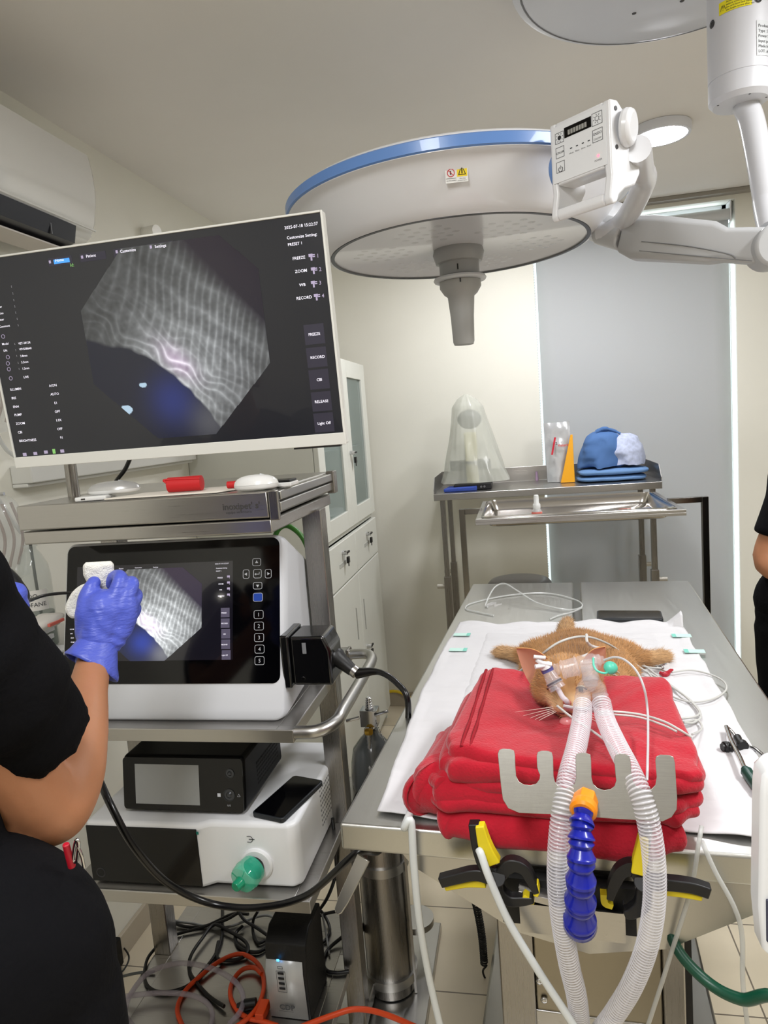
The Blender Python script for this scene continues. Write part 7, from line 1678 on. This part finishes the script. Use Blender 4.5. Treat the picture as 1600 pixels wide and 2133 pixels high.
cab_('power_cable', [(1060, 170, .05), (1030, 230, .02), (1030, 310), (1060, 368), (1110, 350)], .0040, CB, 'black cable hooked behind the upper left of the regulator box')
cab_('power_cable', [(965, 262, .012), (922, 310), (928, 372), (985, 415), (1055, 425), (1110, 400)], .0044, CB, 'black cable loop just left of the regulator box')
cab_('power_cable', [(1640, 250, .05), (1590, 320, .02), (1500, 400), (1462, 475), (1480, 535), (1540, 552), (1620, 545)], .0044, CB, 'black cable looping at the right of the bottom shelf around the cart post')
cab_('power_cable', [(1350, 360), (1430, 372), (1480, 345), (1502, 280), (1470, 200, .02), (1410, 130, .05), (1380, 80, .08)], .0040, CB, 'black cable bundled right behind the regulator box')
cab_('power_cable', [(1340, 340, .01), (1400, 230, .03), (1470, 190, .04), (1560, 170, .05)], .0040, CB, 'black cable running right from behind the regulator box past the post')
cab_('power_cable', [(1260, 150, .06), (1300, 230, .03), (1350, 300, .02), (1400, 330)], .0038, CB, 'black cable dropping just behind the top of the regulator box')
cab_('power_cable', [(505, 160, .04), (520, 230, .015), (620, 268), (740, 262), (860, 225, .02), (940, 180, .04)], .0042, CB, 'black cable along the back edge of the bottom cart shelf')
tag(MB().tube([aty(693, 1705, 1.45), aty(698, 1760, 1.46), aty(700, 1815, 1.48), aty(682, 1870, 1.50), aty(650, 1915, 1.52)], .0042, 8, 8).build('power_cable', CB, smooth=60), 'black cable hanging down the right side of the third cart shelf', 'cable')
cab_('signal_cable', [(470, 165, .03), (540, 228, .012), (670, 250), (790, 278), (900, 262), (1000, 225, .01), (1100, 198, .02), (1155, 215, .02), (1155, 255, .02)], .0032, CG, 'thin pale grey cable across the back of the bottom cart shelf')
cab_('signal_cable', [(420, 545), (300, 556, -.0), (180, 590, -.03), (122, 640, -.05), (112, 720, -.08), (128, 800, -.12), (150, 880, -.18)], .0034, M('cable_darkgrey', (84, 88, 90), .4), 'dark grey cable leaving the bottom cart shelf at its left edge')
cab_('signal_cable', [(1455, 190, .05), (1475, 290, .02), (1490, 380), (1500, 440)], .0026, CG, 'thin grey cable hanging straight down right of the regulator box')
cab_('extension_cord', [(640, 960), (585, 860), (562, 770), (605, 670), (700, 575, .010), (820, 482, .010), (935, 437, .010), (1020, 462, .010), (1080, 530, .010), (1096, 640, .012), (1062, 750, .012), (1000, 830, .01), (900, 900)], .0054, OG, 'bright orange cord forming the large loop on the bottom cart shelf')
cab_('extension_cord', [(1180, 880), (1080, 850), (1000, 832), (935, 785), (890, 700), (900, 610), (960, 535, .01), (1035, 520, .012), (1082, 560, .016)], .0054, OG, 'bright orange cord forming the small inner loop beside the regulator box')
tag(MB().tube([atz(600, 2150, .26), atz(690, 2116, .26), atz(742, 2102, .26), atz(800, 2112, .24), atz(880, 2145, .2)], .0060, 10, 8).build('extension_cord', OG, smooth=60), 'bright orange cord crossing the bottom of the picture in front of the gas cylinder', 'cable')
rbox_o = thing('cord_plug', zp(1010, 745), 'black plug of the curling cable lying at the lower left of the regulator box', 'plug')
m_ = MB(); m_.cyl(zp(930, 760, .010), zp(975, 750, .012), .006, .010, 16); m_.cyl(zp(975, 750, .012), zp(1050, 738, .014), .012, .011, 16); m_.build('plug_body', CB, rbox_o, bevel=.001)
oc = zp(1088, 790, .012); rbox('cord_socket', (-.010, -.022, -.010), (.010, .022, .012), OG, None, .002, Matrix.Translation(oc)); bpy.data.objects['cord_socket']['label'] = 'orange cord socket lying against the regulator box'; bpy.data.objects['cord_socket']['category'] = 'plug'
CT_ = M('tube_smoky', (170, 160, 172), .15, alpha=.45, coat=.5)
tag(MB().tube([zp(*p) for p in [(225, 960, .01), (235, 800, .02), (275, 680, .03), (380, 555, .04), (520, 502, .045), (640, 495, .045), (800, 535, .04), (920, 610, .03), (968, 700, .02), (950, 790, .015), (880, 870, .01)]], .0062, 12, 8).build('clear_hose', CT_, smooth=60), 'thick smoky clear hose making a large arch on the bottom cart shelf', 'hose')
tag(MB().tube([zp(*p) for p in [(60, 715, .0), (150, 712, .01), (300, 690, .02), (480, 676, .02), (640, 690, .02), (740, 735, .015), (778, 810, .01), (760, 900, .01)]], .0058, 12, 8).build('clear_hose', CT_, smooth=60), 'thick smoky clear hose making the lower small arch on the bottom cart shelf', 'hose')
tag(MB().tube([zp(*p) for p in [(80, 715, .0), (150, 745, .0), (230, 810, .0), (300, 900, .0)]], .0058, 12, 6).build('clear_hose', CT_, smooth=60), 'short smoky clear hose slanting off the left of the bottom cart shelf', 'hose')
YH = M('hose_yellow', (222, 190, 40), .4)
tag(MB().tube([atz(335, 1850, .012), atz(315, 1896, .012), atz(270, 1950, .012), atz(228, 1998, .012), atz(180, 2060, .012)], .007, 10, 6).build('yellow_hose', YH, smooth=60), 'yellow hose lying on the floor along the left wall behind the cart', 'hose')
tag(MB().tube([aty(800, 1442, YB-.03), aty(825, 1440, YB-.03), aty(845, 1448, YB-.03), aty(870, 1465, YB-.03)], .008, 10, 6).build('yellow_hose', YH, smooth=60), 'yellow hose by the baseboard of the back wall beside the cabinet', 'hose')
ad = thing('power_adapter', atz(212, 2045, 0), 'small black box with a white label on the floor left of the cart', 'adapter')
a, b = atz(178, 2052, 0), atz(226, 2052, 0)
rbox('adapter_body', (a.x, a.y, .001), (b.x, a.y+.09, .085), M('box_black', (9, 9, 11), .34), ad, .004); rbox('adapter_label', (b.x-.048, a.y-.0012, .006), (b.x-.008, a.y-.0002, .070), M('label_paper', (232, 230, 226), .7), ad, .0004)
tag(MB().tube([atz(195, 1962, .02), atz(240, 1962, .03), atz(268, 1990, .03), atz(258, 2020, .02), atz(238, 2032, .03)], .0026, 8, 8).build('adapter_cord', CB, smooth=60), 'thin black cord looping from the small black box on the floor', 'cable')
